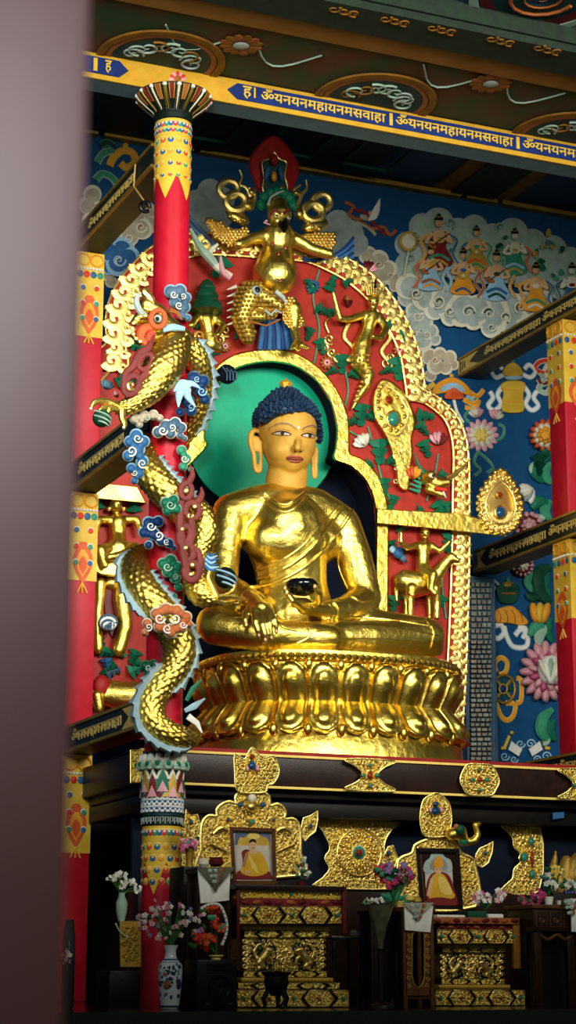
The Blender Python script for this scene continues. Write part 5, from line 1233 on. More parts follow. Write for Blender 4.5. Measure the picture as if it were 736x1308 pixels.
def gilt(outline, Y, name, parent, seed, gems=(), step=7.5, th=.06, border=True):
    m = MB(Y, 'gold_carved'); pl = cr(outline, 3) if len(outline) > 8 else outline
    m.plate(pl, th, 0, 1.2, 'gold_carved'); carve(m, inset(pl, 2.5), step, 'gold_relief', -th * .9, 1., seed, .05)
    if border: m.tpx(pl + pl[:1], 1.1 if step < 6.6 or th < .08 else 2.2, -th, 6, 'gold_relief', .6)
    o = m.build(name, parent)
    for x, y, rx, ry, g in gems:
        q = MB(Y - th * .9); q.dome(x, y, rx * 1.3, ry * 1.3, .05, 0, 0, 'gold_relief'); q.dome(x, y, rx, ry, .07, 0, -.03, g); q.build('gem', o)
    return o
def bow(cx, cy, w, h, pinch=.42, curve=.5):      # concave sided plate
    return [(cx - w, cy - h), (cx + w, cy - h), (cx + w * (pinch + .3), cy - h * .55), (cx + w * pinch, cy - h * .12), (cx + w * pinch, cy + h * .12), (cx + w * (pinch + .3), cy + h * .55), (cx + w, cy + h), (cx - w, cy + h), (cx - w * (pinch + .3), cy + h * .55), (cx - w * pinch, cy + h * .12), (cx - w * pinch, cy - h * .12), (cx - w * (pinch + .3), cy - h * .55)]
def sk(pts, s, x0): return [(x, y + s * (x - x0)) for x, y in pts]
rail_gems = lambda x, y, c: [(x, y - 13, 3, 3.2, 'green_gem'), (x, y + 13, 3, 3.2, 'green_gem'), (x - 9, y, 3.4, 3, 'green_gem'), (x + 9, y, 3.4, 3, 'green_gem'), (x, y, 3.4, c, 'red_gem')]
b1 = sk(bow(473, 990, 31, 19.5, .3), .04, 473)
gilt([b1[i] for i in range(12)], YF - .02, 'gilt_mount', thr, 2, rail_gems(473, 990.5, 6), 7)
gilt(sk(cr([(588, 997), (592, 985), (598, 977), (613, 976), (628, 977), (634, 985), (638, 997), (634, 1007), (628, 1015), (613, 1016), (598, 1015), (592, 1007)], 1), .04, 613), YF - .02, 'gilt_mount', thr, 3, rail_gems(613, 996, 3.6), 7)
b1 = sk(bow(740, 1002, 26, 19, .3), .04, 740); gilt(b1, YF - .02, 'gilt_mount', thr, 4, [(735, 1003, 4, 3, 'green_gem'), (748, 1003, 3.5, 6, 'red_gem')], 7)
lb = [(167, 958), (181, 958), (181, 1000), (167, 1000)]; gilt(lb, YF - .02, 'gilt_mount', thr, 5, [], 6)
# big medallion panel and the half panel in the recess
YM = YF + .62
o = gilt([(408, 1046), (507, 1049), (502, 1058), (495, 1068), (491, 1080), (493, 1092), (500, 1100), (492, 1108), (497, 1120), (507, 1135), (406, 1133), (412, 1122), (421, 1110), (415, 1096), (421, 1086), (420, 1076), (412, 1060)], YM, 'gilt_panel', thr, 6, [], 7.5, .07)
m = MB(YM - .07, 'gold_carved')
for r_, h in ((28, .03), (25, .06)): m.dome(459, 1089, r_, r_ * 1.06, h, 0, 0, 'gold_carved', 32, 5)
m.tpx(ell(459, 1089, 28, 30, 0, 40) + ell(459, 1089, 28, 30, 0, 40)[:1], 1.5, -.02, 6, 'gold_relief')
for r_, n in ((21, 16), (14, 12)):
    for i in range(n):
        a = 2 * PI * i / n; m.dome(459 + r_ * math.cos(a), 1089 + r_ * math.sin(a) * 1.06, 4.2, 2.6, .06, a, -.04, 'gold_relief', 8, 3); m.curl(459 + (r_ + 3) * math.cos(a + .2), 1089 + (r_ + 3) * math.sin(a + .2), 2.6, .9, 1, a, 1, -.07, 'gold_relief', .9, 5)
bs = m.build('boss', o); m = MB(YM - .12); m.dome(459, 1089, 8.5, 9.5, .06, 0, 0, 'green_pale'); m.dome(459, 1089, 7.5, 8.5, .06, 0, -.015, 'green_gem'); m.dome(459, 1089, 4.4, 5, .07, 0, -.05, 'red_gem'); m.build('gem', bs)
o = gilt([(642, 1052), (689, 1053), (689, 1138), (643, 1138), (649, 1128), (655, 1122), (657, 1110), (665, 1102), (663, 1096), (665, 1090), (657, 1082), (655, 1070), (648, 1062)], YM, 'gilt_panel', thr, 7, [(670, 1095, 5, 6.5, 'green_gem'), (679, 1075, 4, 6, 'green_gem'), (680, 1117, 4, 6, 'green_gem'), (680, 1097, 2.6, 11, 'red_gem')], 7.5, .07)
gilt([(236, 1030), (252, 1033), (258, 1045), (250, 1062), (257, 1078), (258, 1108), (232, 1106), (230, 1060)], YM, 'gilt_panel', thr, 8, [(243, 1048, 4, 4.5, 'blue_gem')], 7, .07)
m = MB(YF + .2, 'blue_light'); m.plate([(706, 1038), (721, 1037), (721, 1045), (706, 1047)], .03, 0, .4, 'blue_mid'); m.build('blue_card', None, label='small light blue card fixed under the throne rail at right', cat='card')
# ---------------------------------------------------------------- two small gilded arched seat backs
def seatback(label, Y, outline, openings, finial, wings, seed, base, gems):
    r = thing('gilded_arch_screen', label, 'seat back', at((base[0] + base[2]) / 2, base[1], Y) * V((1, 1, 0)) if False else V((at((base[0] + base[2]) / 2, base[1], Y).x, Y, 0)))
    o = gilt(outline, Y, 'arch', r, seed, gems, 7, .09)
    m = MB(0, 'wood_black'); a, b2 = at(base[0], base[1], Y), at(base[2], base[1], Y); m.rbox((a.x, Y - .05, 0), (b2.x, Y + .35, a.z), .015); m.build('seat_base', r)
    gilt(finial[0], Y - .05, 'finial', r, seed + 1, finial[1], 6, .09)
    for w, gm in wings: gilt(w, Y - .02, 'side_wing', r, seed + 2, gm, 5.5, .06)
    return r, o
arch1 = [(258, 1118), (257, 1085), (257, 1060), (260, 1048), (267, 1042), (277, 1042), (277, 1034), (284, 1027), (293, 1024), (301, 1026), (301, 1017), (310, 1011), (323, 1009), (336, 1012), (344, 1018), (345, 1029), (354, 1027), (362, 1032), (365, 1038), (364, 1046), (375, 1046), (381, 1052), (384, 1064), (384, 1090), (383, 1118)]
fin1 = [(300, 963), (312, 970), (318, 960), (323, 955), (330, 963), (338, 968), (350, 966), (357, 985), (350, 1000), (342, 1003), (338, 1012), (308, 1012), (301, 1004), (300, 985)]
sb1, ar = seatback('gilded arched seat back with jewelled top behind the left portrait', 22.5, arch1, None, (fin1, [(322, 978, 5.5, 6, 'blue_gem'), (316, 982, 3, 4, 'pink'), (329, 982, 3, 4, 'pink'), (322, 967, 3.5, 4, 'red_gem')]),
    [([(383, 1064), (388, 1045), (397, 1042), (406, 1036), (406, 1048), (403, 1062), (395, 1068), (390, 1074)], [(397, 1055, 3, 3.6, 'blue_gem')]), ([(258, 1064), (252, 1040), (244, 1042), (238, 1034), (236, 1052), (244, 1064), (250, 1072)], [(244, 1050, 3, 3.6, 'blue_gem')])], 20, (259, 1117, 381), [(307, 1028, 4, 4, 'blue_gem'), (336, 1028, 4, 4, 'blue_gem'), (322, 1050, 4, 4, 'green_gem'), (292, 1047, 2.6, 3, 'blue_gem'), (350, 1047, 2.6, 3, 'blue_gem')])
m = MB(22.38, 'gold_relief'); m.dome(322, 1020, 6, 6, .08, 0, 0, 'cream'); m.dome(322, 1030, 9, 8, .1, 0, 0, 'gold_relief')
for x, a in ((282, 1), (362, -1)): m.tpx(cr([(x - 10 * a, 1065, 2), (x, 1058, 4), (x + 9 * a, 1062, 3)], 4, False), None, 0, 7, 'gold_relief'); m.tpx([(x - 14 * a, 1078), (x + 8 * a, 1088)], 2, 0, 6, 'gold_relief')
m.build('relief_mask', ar)
arch2 = [(508, 1158), (508, 1108), (512, 1096), (526, 1090), (530, 1080), (542, 1074), (556, 1070), (572, 1073), (584, 1080), (590, 1090), (602, 1096), (607, 1106), (607, 1158)]
fin2 = [(537, 1040), (541, 1022), (550, 1016), (557, 1013), (565, 1017), (574, 1026), (577, 1042), (576, 1056), (570, 1068), (544, 1068), (538, 1056)]
sb2, ar = seatback('gilded arched seat back with oval jewelled top behind the right portrait', 22.9, arch2, None, (fin2, [(557, 1027, 4.5, 3.6, 'blue_gem'), (557, 1036, 6, 6, 'blue_gem'), (550, 1035, 2.6, 4, 'pink'), (564, 1035, 2.6, 4, 'pink')]),
    [([(608, 1092), (613, 1084), (622, 1080), (630, 1075), (629, 1088), (624, 1102), (616, 1108), (608, 1104)], [(620, 1090, 3, 3.4, 'blue_gem')]), ([(508, 1096), (502, 1080), (496, 1082), (491, 1092), (497, 1102), (504, 1108)], [(497, 1090, 3, 4, 'blue_gem')])], 30, (510, 1157, 606), [])
bz = Body(22.8); bz.limb((577, 1066, 8, -.1), (588, 1062, 9, -.15), (592, 1074, 7, -.1)); bz.limb((596, 1076, 5, -.1), (606, 1074, 5, -.15), (611, 1066, 4, -.15), (607, 1054, 4, -.15), (613, 1052, 3, -.15))
bk = bz.skin('side_beast', 'gold', sb2, .02, 2); m = MB(22.55, 'green_dark'); m.sph(588, 1060, 7, 0, 'green_dark', .6); m.sph(583, 1056, 4, 0, 'rust', .6); m.sph(592, 1074, 6, .1, 'green', .6); m.build('mane', bk)
# ---------------------------------------------------------------- framed portraits
def portrait(label, Y, c, frame, mount, draw):
    (x0, y0), (x1, y1), (x2, y2), (x3, y3) = c                    # tl tr br bl
    r = thing('framed_photograph', label, 'picture frame', at((x2 + x3) / 2, (y2 + y3) / 2, Y))
    def q(t): return [(x0 + t, y0 + t), (x1 - t, y1 + t), (x2 - t, y2 - t), (x3 + t, y3 - t)]
    m = MB(Y, frame); m.plate(q(0), .05, .03, .6, frame); fr_ = m.build('backing', r)
    m = MB(Y, frame)
    A, B = q(0), q(5.2)
    for i in range(4):
        j = (i + 1) % 4; m.plate([A[i], A[j], B[j], B[i]], .06, -.02, .5, frame)
    m.build('frame', r)
    m = MB(Y, mount); m.plate(q(5.2), .006, -.02, 0, mount); w = 5.2
    m.build('mount', r); m = MB(Y - .027); draw(m, q(7.2)); m.build('photograph', r); return r
def flat(m, pts, mm_, l=0): m.plate(pts, .002, -.002 * l, 0, mm_)
def draw1(m, q):
    flat(m, q, 'paper', 0)
    flat(m, [q[0], q[1], (q[1][0], q[1][1] + 14), (q[0][0], q[0][1] + 16)], 'photo_blue', 1)
    flat(m, cr([(306, 1086), (306, 1070), (312, 1070), (322, 1063), (334, 1068), (342, 1072), (343, 1086)], 3), 'gold_flat', 2); flat(m, ell(324, 1068, 8, 4), 'yellow_pale', 3)
    flat(m, [(302, 1080), (343, 1080), (345, 1118), (303, 1118)], 'paper', 3)
    flat(m, cr([(301, 1119), (306, 1112), (322, 1116), (342, 1112), (347, 1119), (346, 1123), (302, 1123)], 3), 'robe_red', 4)
    flat(m, cr([(310, 1098), (309, 1088), (316, 1085), (322, 1090), (318, 1104), (310, 1110)], 3), 'robe_red', 4)
    flat(m, cr([(316, 1088), (324, 1090), (332, 1088), (340, 1100), (343, 1113), (330, 1119), (314, 1118), (307, 1112), (314, 1102)], 3), 'robe_yellow', 5)
    flat(m, cr([(318, 1092), (322, 1108), (330, 1116), (326, 1104)], 3), 'yellow_pale', 6); flat(m, [(314, 1089), (318, 1089), (313, 1108), (309, 1106)], 'skin_dark', 6)
    flat(m, [(319, 1084), (327, 1084), (328, 1091), (318, 1091)], 'skin', 6); flat(m, ell(323, 1079, 4.8, 6.8), 'skin', 6.5); flat(m, cr([(318.6, 1077), (319.5, 1073), (323, 1071.6), (326.5, 1073), (327.4, 1077), (323, 1075)], 3), 'wood_dark', 7)
    for x in (321.4, 324.8): flat(m, ell(x, 1079, .9, .5, 0, 8), 'black', 8)
    flat(m, ell(323.2, 1083, 1.4, .5, 0, 8), 'red_flame', 8); flat(m, ell(316, 1114, 4, 2), 'skin', 7)
p1 = portrait('left framed photograph of a seated person in a yellow robe', 21.45, [(293, 1056), (352, 1058), (353.5, 1130), (297, 1130)], 'wood_brown', 'paper', draw1)
def draw2(m, q):
    flat(m, q, 'wood_dark', 0); flat(m, [(543, 1114), (578, 1113), (579, 1132), (544, 1134)], 'paper', 1)
    flat(m, cr([(541, 1112), (543, 1101), (549, 1096), (552, 1090), (563, 1089), (569, 1095), (576, 1099), (578, 1112), (570, 1116), (550, 1117)], 3), 'grey_cloud', 2); flat(m, cr([(550, 1110), (552, 1099), (562, 1096), (570, 1101), (570, 1112)], 3), 'silver_relief', 3)
    flat(m, cr([(547, 1150), (545, 1132), (549, 1119), (556, 1114), (566, 1114), (575, 1120), (581, 1138), (583, 1152)], 3), 'robe_red', 4)
    flat(m, cr([(552, 1120), (558, 1116), (568, 1118), (577, 1136), (581, 1146), (566, 1150), (548, 1148), (552, 1134)], 3), 'robe_yellow', 5); flat(m, cr([(560, 1120), (571, 1124), (578, 1142), (564, 1140)], 3), 'yellow_pale', 6)
    flat(m, [(550, 1122), (554, 1120), (550, 1146), (545, 1144)], 'skin', 6); flat(m, cr([(544, 1150), (560, 1146), (584, 1150), (584, 1156), (544, 1156)], 3), 'robe_red', 6)
    flat(m, ell(560, 1111, 4.8, 6), 'skin', 6); flat(m, cr([(554, 1107), (556, 1098), (560, 1093), (565, 1098), (566, 1107)], 3), 'orange', 7)
    for x in (558.4, 562): flat(m, ell(x, 1110, .9, .5, 0, 8), 'black', 8)
p2 = portrait('right framed photograph of a seated person in orange robe and tall hat', 21.75, [(531, 1083), (587, 1084), (592, 1162), (537, 1161)], 'wood_black', 'wood_brown', draw2)
# ---------------------------------------------------------------- altar tables
def altar_table(label, Y, bands, rail_post, waist, animals, tk):
    """bands: (x0,x1,y0,y1,dY,style) from the top down, pixels at depth Y+dY"""
    zf = 0; xa, xb = X_(bands[-1][0], 1280, Y), X_(bands[-1][1], 1280, Y)
    r = thing('altar_table', label, 'altar table', ((xa + xb) / 2, Y + .4, 0))
    prev = None
    for i, (x0, x1, y0, y1, d, st) in enumerate(bands):
        yy = Y + d; a = at(x0, y1, yy); b2 = at(x1, y1, yy); z1 = at((x0 + x1) / 2, y0, yy).z; z0 = 0 if i == len(bands) - 1 else at((x0 + x1) / 2, y1, yy).z
        if prev is not None: z1 = prev
        prev = z0; dp = .75 - d
        base = {'yellow': 'yellow', 'redband': 'robe_red', 'gold': 'wood_black', 'strip': 'gold_flat', 'top': 'wood_dark', 'small': 'wood_black', 'waist': 'gold_carved', 'cloth': 'rust'}[st]
        m = MB(0); m.rbox((a.x, yy, z0), (b2.x, yy + dp, z1), .008, base); bd = m.build({'top': 'table_top', 'waist': 'waist_panel'}.get(st, 'carved_band'), r)
        if st in ('gold', 'small'):
            g = MB(yy - .004, 'gold_carved'); W = x1 - x0; H = y1 - y0; n = 2; u = W / 4.7
            yc = (y0 + y1) / 2; cx = [x0 + W * .29, x0 + W * .74]
            h = H * .44
            for c in cx:
                hx = [(c - u * .62, yc), (c - u * .38, yc - h), (c + u * .38, yc - h), (c + u * .62, yc), (c + u * .38, yc + h), (c - u * .38, yc + h)]
                g.plate(hx, .02, 0, .8, 'gold_carved')
                if st == 'gold': carve(g, inset(hx, 1), 5, 'gold_relief', -.018, 1, i, .03); g.tpx(hx + hx[:1], .8, -.02, 5, 'gold_relief'); g.dome(c, yc, 2.6, 2.4, .05, 0, -.02, 'rust')
            mids = [(x0, x0 + W * .29), (x0 + W * .29, x0 + W * .74), (x0 + W * .74, x1)]
            for k, (l, rr) in enumerate(mids):
                L0 = l + (u * .82 if k else 0); R0 = rr - (u * .82 if k < 2 else 0); L1 = l + (u * .54 if k else 0); R1 = rr - (u * .54 if k < 2 else 0)
                px_ = [(L1, yc - h), (R1, yc - h), (R0, yc), (R1, yc + h), (L1, yc + h), (L0, yc)]
                g.plate(px_, .02, 0, .8, 'gold_carved')
                if st == 'gold': carve(g, inset(px_, 1), 5, 'gold_relief', -.018, 1, i + k, .03); g.tpx(px_ + px_[:1], .8, -.02, 5, 'gold_relief'); g.dome((L0 + R0) / 2, yc, 3, 2.8, .05, 0, -.02, 'green_gem')
            g.build('gilt_cartouche', bd)
        elif st == 'yellow':
            g = MB(yy - .002, 'gold_flat'); carve(g, [(x0, y0), (x1, y0), (x1, y1), (x0, y1)], 6, 'gold_relief', 0, .8, 9, .02); g.dome((x0 + x1) / 2, (y0 + y1) / 2, 2.4, 2.4, .03, 0, 0, 'green_gem'); g.build('brocade', bd)
        elif st in ('redband', 'cloth'):
            g = MB(yy - .002, 'red_flame')
            for k in range(9): g.dome(x0 + (x1 - x0) * (k + .5) / 9, (y0 + y1) / 2, (x1 - x0) / 22, (y1 - y0) * .34, .02, .2 * (-1) ** k, 0, ('red_flame', 'rust', 'maroon')[k % 3])
            g.build('brocade', bd)
        elif st == 'strip':
            g = MB(yy - .004, 'gold_flat')
            for k in range(26): g.dome(x0 + (x1 - x0) * (k + .5) / 26, (y0 + y1) / 2, (x1 - x0) / 58, (y1 - y0) * .4, .03, 0, 0, 'gold_flat', 8, 2)
            g.build('petal_row', bd)
        elif st == 'waist':
            o = []
            for c, s in animals:
                g = MB(yy - .006); g.dome(c, (y0 + y1) / 2, 18 * tk, 21 * tk, .012, 0, 0, 'green_black', 24, 3); g.build('dark_oval', bd)
                bq = Body(yy); yc = (y0 + y1) / 2 + 2 * tk
                bq.limb((c - 6 * s * tk, yc + 8 * tk, 5 * tk, -.06), (c + 1 * s * tk, yc + 1 * tk, 5.6 * tk, -.08), (c + 6 * s * tk, yc - 7 * tk, 5 * tk, -.09)); bq.limb((c + 6 * s * tk, yc - 8 * tk, 4.6 * tk, -.1), (c + 11 * s * tk, yc - 7 * tk, 3 * tk, -.11))
                bq.limb((c + 3 * s * tk, yc, 3 * tk, -.08), (c + 11 * s * tk, yc + 3 * tk, 2.4 * tk, -.08), (c + 12 * s * tk, yc + 10 * tk, 2 * tk, -.08)); bq.limb((c - 6 * s * tk, yc + 8 * tk, 4 * tk, -.08), (c + 1 * s * tk, yc + 13 * tk, 2.6 * tk, -.08), (c - 6 * s * tk, yc + 16 * tk, 2.4 * tk, -.08))
                bq.limb((c - 8 * s * tk, yc + 4 * tk, 2.4 * tk, -.06), (c - 12 * s * tk, yc - 6 * tk, 2.2 * tk, -.06), (c - 7 * s * tk, yc - 14 * tk, 2.2 * tk, -.06), (c - 1 * s * tk, yc - 16 * tk, 1.6 * tk, -.06))
                bq.skin('gilt_animal', 'gold_relief', bd, .012, 2)
            g = MB(yy - .004, 'gold_relief'); carve(g, [(x0 + 1, y0 + 1), (x1 - 1, y0 + 1), (x1 - 1, y1 - 1), (x0 + 1, y1 - 1)], 5.5, 'gold_relief', 0, 1, 12, .035)
            mc = (animals[0][0] + animals[1][0]) / 2
            for k in range(8): g.curl(mc + 7 * tk * math.cos(k * PI / 4), (y0 + y1) / 2 + 8 * tk * math.sin(k * PI / 4), 4.4 * tk, 1.3 * tk, 1.2, k, 1, -.03, 'gold_relief')
            for y in range(int(y0) + 4, int(y1), 8):
                g.curl(x0 - 1, y, 3.6 * tk, 1.2 * tk, 1.3, 0, 1, -.01, 'gold_relief'); g.curl(x1 + 1, y, 3.6 * tk, 1.2 * tk, 1.3, 0, -1, -.01, 'gold_relief')
            g.build('scroll_relief', bd)
    for x0, x1, y0, y1, d, mm_ in rail_post:
        a, b2 = at(x0, y1, Y + d), at(x1, y0, Y + d); m = MB(0); m.rbox((a.x, Y + d, a.z), (b2.x, Y + d + .05, b2.z), .006, mm_); m.build('hanging_ribbon', r)
    return r
t1 = altar_table('left gilded altar table with a maroon edged top in front of the throne', 21.1, [(301, 441, 1131, 1137, -.02, 'top'), (307, 437, 1137, 1148, .06, 'yellow'), (306, 437, 1148, 1157, .06, 'redband'), (305, 437, 1157, 1181, .06, 'gold'), (309, 421, 1181, 1188, .16, 'strip'),
    (312, 420, 1188, 1198, .22, 'small'), (314, 411, 1198, 1240, .25, 'waist'), (311, 418, 1240, 1249, .2, 'small'), (308, 426, 1249, 1255, .14, 'strip'), (304, 434, 1255, 1264, .1, 'small'), (303, 445, 1264, 1287, .0, 'gold')],
    [(303, 307, 1137, 1200, .0, 'maroon'), (438, 443, 1133, 1192, .0, 'maroon')], None, [(336, 1), (390, -1)], 1.)
t2 = altar_table('right gilded altar table with orange ribbon at its right edge', 21.6, [(553, 664, 1172, 1180, -.02, 'cloth'), (560, 658, 1180, 1187, .05, 'redband'), (559, 660, 1187, 1206, .05, 'gold'), (563, 646, 1206, 1210, .16, 'strip'), (565, 645, 1210, 1217, .2, 'small'),
    (566, 640, 1217, 1250, .24, 'waist'), (564, 645, 1250, 1258, .18, 'small'), (561, 652, 1258, 1264, .12, 'strip'), (557, 670, 1264, 1285, 0, 'gold')], [(657, 664, 1175, 1237, .0, 'orange_dim')], None, [(583, 1), (621, -1)], .78)
# ---------------------------------------------------------------- flowers
def blossom(p, r, c1, c2, rnd, parent, nm='blossom'):
    m = MB(0); ax = V((rnd.uniform(-.8, .8), -1, rnd.uniform(-.3, .9))).normalized(); u = ax.orthogonal().normalized(); w = ax.cross(u)
    for k in range(5):
        a = 2 * PI * k / 5; d = u * math.cos(a) + w * math.sin(a); R3 = Matrix((d, ax.cross(d), ax)).transposed()
        m.ellip(p + d * r * .55 + ax * r * .1, (r * .55, r * .42, r * .16), c1, 8, R3)
    m.ellip(p + ax * r * .15, (r * .24,) * 3, c2, 6); m.build(nm, parent)
def bouquet(name, label, Y, blobs, stem, n, cols, r, seed, leaves=0, group=None, sprays=0):
    """blobs [(x,y,rx,ry)] of blossoms; stem: pixel where the stems meet"""
    rnd = random.Random(seed); R0 = thing(name, label, 'flowers', at(*stem, Y), group); foot = at(*stem, Y); pts = []
    for k in range(n):
        bx = blobs[k % len(blobs)]; a = rnd.random() * 2 * PI; q = math.sqrt(rnd.random())
        x, y = bx[0] + bx[2] * q * math.cos(a), bx[1] + bx[3] * q * math.sin(a); p = at(x, y, Y + rnd.uniform(-.12, .14)); pts.append(p)
        c = cols[k % len(cols)]; blossom(p, r * rnd.uniform(.75, 1.2) * kpx(x, y, Y), c[0], c[1], rnd, R0)
    m = MB(0, 'stem')
    for p in pts[::2]:
        mid = foot.lerp(p, .55) + V((0, 0, .03)); m.tube([(*foot, .006), (*mid, .006), (*p, .004)], 5, 'stem')
    m.build('stems', R0)
    if leaves:
        m = MB(Y, 'stem')
        for k in range(leaves):
            bx = blobs[k % len(blobs)]; x, y = bx[0] + bx[2] * rnd.uniform(-.9, .9), bx[1] + bx[3] * rnd.uniform(-.1, 1.2); leaf(m, x, y, r * 2.2, rnd.uniform(-3, 0), ('stem', 'green_leaf', 'green_dark')[k % 3], rnd.uniform(-.1, .1), .34, 1, .03)
        m.build('leaves', R0)
    return R0
WH, PK, RD, MG, LP = ('white', 'yellow_pale'), ('pink', 'cream'), ('red_bright', 'orange'), ('magenta', 'pink_deep'), ('pink_deep', 'cream')
# blue and white vase with its sprays
YV = 20.7; k = kpx(217, 1250, YV); c = at(217, 1287, YV); c.z = 0
va = thing('porcelain_vase', 'tall blue and white porcelain vase standing on the floor left of the speaker', 'vase', c)
pr = [(9, 0), (11, 2), (12, 6), (14.5, 30), (15.5, 48), (15, 55), (12, 59), (8.5, 63), (7, 68), (7, 74), (10, 80), (9, 80), (6, 74)]
m = MB(0, 'porcelain'); m.lathe(c, [(r_ * k, z * k) for r_, z in pr], 32); vb = m.build('vase_body', va)
T = bvh(vb); m = MB(YV); rnd = random.Random(4)
for z, mm_ in ((3, 'blue_deep'), (57, 'blue_slate'), (61, 'blue_mid'), (8, 'blue_slate')): m.lathe(c + V((0, 0, z * k)), [((12.2 if z < 9 else 13.2 if z < 60 else 10.6) * k, 0), ((12.4 if z < 9 else 12.2 if z < 60 else 9.4) * k, 2 * k)], 32, mm_, cap=False)
for j in range(46):
    p = hit(T, 217 + rnd.uniform(-13, 13), 1236 + rnd.uniform(-4, 38), .002)
    if p: m.ellip(p, (rnd.uniform(1, 3) * k, .01, rnd.uniform(1, 3) * k), rnd.choice(('blue_deep', 'green_dark', 'blue_mid', 'green_dark', 'rust')), 8)
p = hit(T, 228, 1257, 0); p and m.ellip(p, (4 * k, .02, 7 * k), 'blue_deep', 10)
p = hit(T, 214, 1258, 0); p and m.ellip(p, (6 * k, .02, 6 * k), 'rust', 10)
m.build('painted_pattern', vb)
bouquet('flower_spray', 'white and pink flower sprays in the blue and white vase', YV, [(225, 1168, 22, 14), (192, 1180, 18, 14), (222, 1185, 26, 14), (252, 1178, 18, 14), (199, 1160, 5, 12), (185, 1172, 10, 6), (215, 1160, 5, 10), (205, 1195, 14, 6)], (217, 1212), 90, [WH, ('cream', 'white'), PK, WH, ('pink', 'pink_deep'), LP, ('purple', 'cream')], 3.6, 1, 6)
# speaker, dish, red flowers with garland, pedestal with scarf
YS = 20.9; a, b2 = at(251, 1291, YS), at(303, 1226, YS)
sp = thing('loudspeaker', 'black loudspeaker box standing on the floor left of the left altar table', 'speaker', ((a.x + b2.x) / 2, YS + .2, 0))
MB(0).rbox((a.x, YS, 0), (b2.x, YS + .42, b2.z), .02, 'black').build('cabinet', sp)
m = MB(YS - .004, 'green_black'); m.plate([(265, 1231), (298, 1231), (298, 1240), (265, 1240)], .01, 0, .5, 'black'); m.tpx([(264, 1242), (299, 1242)], .8, 0, 5, 'green_black'); m.build('slot', sp)
m = MB(0); cc = at(281, 1262, YS - .005); kk = kpx(281, 1262, YS); m.v and 0
for r0_, r1_, d, mm_ in ((16, 14, .03, 'wood_black'), (14, 4, -.05, 'black'), (4, 0.3, .0, 'wood_black')):
    n = 28; vs = [(cc.x + rr * kk * math.cos(2 * PI * i / n), cc.y - dd, cc.z + rr * kk * math.sin(2 * PI * i / n)) for rr, dd in ((r0_, .005), (r1_, d)) for i in range(n)]
    m.add(vs, [(i, (i + 1) % n, n + (i + 1) % n, n + i) for i in range(n)], mm_)
m.build('cone', sp)
m = MB(YS - .004); m.dome(266, 1284, 4, 4, .01, 0, 0, 'wood_black'); m.dome(296, 1284, 4, 4, .01, 0, 0, 'wood_black'); m.build('port', sp)
dc = at(276, 1226, YS + .2); dc.z = b2.z; kk = kpx(276, 1226, YS + .2); m = MB(0, 'yellow_pale'); m.lathe(dc, [(6 * kk, 0), (6 * kk, 3 * kk), (9.5 * kk, 4.5 * kk), (9.5 * kk, 6 * kk), (8 * kk, 6 * kk), (5 * kk, 3.6 * kk)], 24); m.build('dish', None, label='small pale yellow dish on top of the black loudspeaker', cat='dish')
bouquet('flower_bunch', 'red and orange flower bunch with white garland above the loudspeaker', 21.15, [(262, 1203, 12, 9), (272, 1166, 8, 9), (280, 1180, 8, 8), (256, 1196, 8, 6), (268, 1200, 10, 8)], (277, 1219), 34, [RD, ('red_orange', 'orange'), RD, ('red_deep', 'red_bright')], 5.6, 2, 8)
m = MB(21.05, 'white')
for i, (x, y) in enumerate(cr([(258, 1160), (268, 1155), (280, 1156), (287, 1168), (290, 1182), (288, 1196), (284, 1206)], 5, False)): m.sph(x, y, 2.3, .02 * (i % 2), ('white', 'cream')[i % 2], 1, 6)
m.build('garland', None, label='white garland looped round the red flowers by the loudspeaker', cat='garland')
def cloth(name, label, Y, top, white, tri, m1, m2):
    """scarf hanging over a pedestal front: white fall and a folded brocade corner"""
    r = thing(name, label, 'cloth', at(*top, Y)); P_ = white
    def sheet(quad, mm_, nm, dy, tri_=False):
        n, h = 14, 10; vs = []; 
        for j in range(h + 1):
            v = j / h
            for i in range(n + 1):
                u = i / n
                if tri_: u2 = .5 + (u - .5) * (1 - v); x, y = quad[0][0] + (quad[1][0] - quad[0][0]) * u2, quad[0][1] + (quad[2][1] - quad[0][1]) * v
                else: x = (quad[0][0] * (1 - u) + quad[1][0] * u) * (1 - v) + (quad[3][0] * (1 - u) + quad[2][0] * u) * v; y = (quad[0][1] * (1 - u) + quad[1][1] * u) * (1 - v) + (quad[3][1] * (1 - u) + quad[2][1] * u) * v
                vs.append(at(x, y, Y + dy + .018 * math.sin(u * 17) * v))
        fs = [(j * (n + 1) + i, j * (n + 1) + i + 1, (j + 1) * (n + 1) + i + 1, (j + 1) * (n + 1) + i) for j in range(h) for i in range(n)]
        me = bpy.data.meshes.new(nm); me.from_pydata([tuple(v) for v in vs], [], fs); me.update(); me = modmesh(me, [('SOLIDIFY', dict(thickness=.012))]); me.name = nm; fin(me, 40); return obj(nm, me, mm_, r)
    w = sheet(white, m1, 'white_fall', 0); t = sheet(tri, m2, 'brocade_corner', -.035, True)
    g = MB(Y - .05)
    cx = (tri[0][0] + tri[1][0]) / 2; y0 = tri[0][1]
    for k in range(9): g.dome(cx + (k % 3 - 1) * 7 * (1 - k // 3 * .3), y0 + 4 + (k // 3) * 7, 3, 2.4, .008, k, 0, ('green_pale', 'grey_cloud', 'rust')[k % 3], 8, 2)
    g.build('brocade_pattern', t); return r
mat('olive_brocade', '#4a4a34', .7, 0, '#5e5c42', 40); mat('silver_brocade', '#8a8674', .65, 0, '#a09a86', 40)
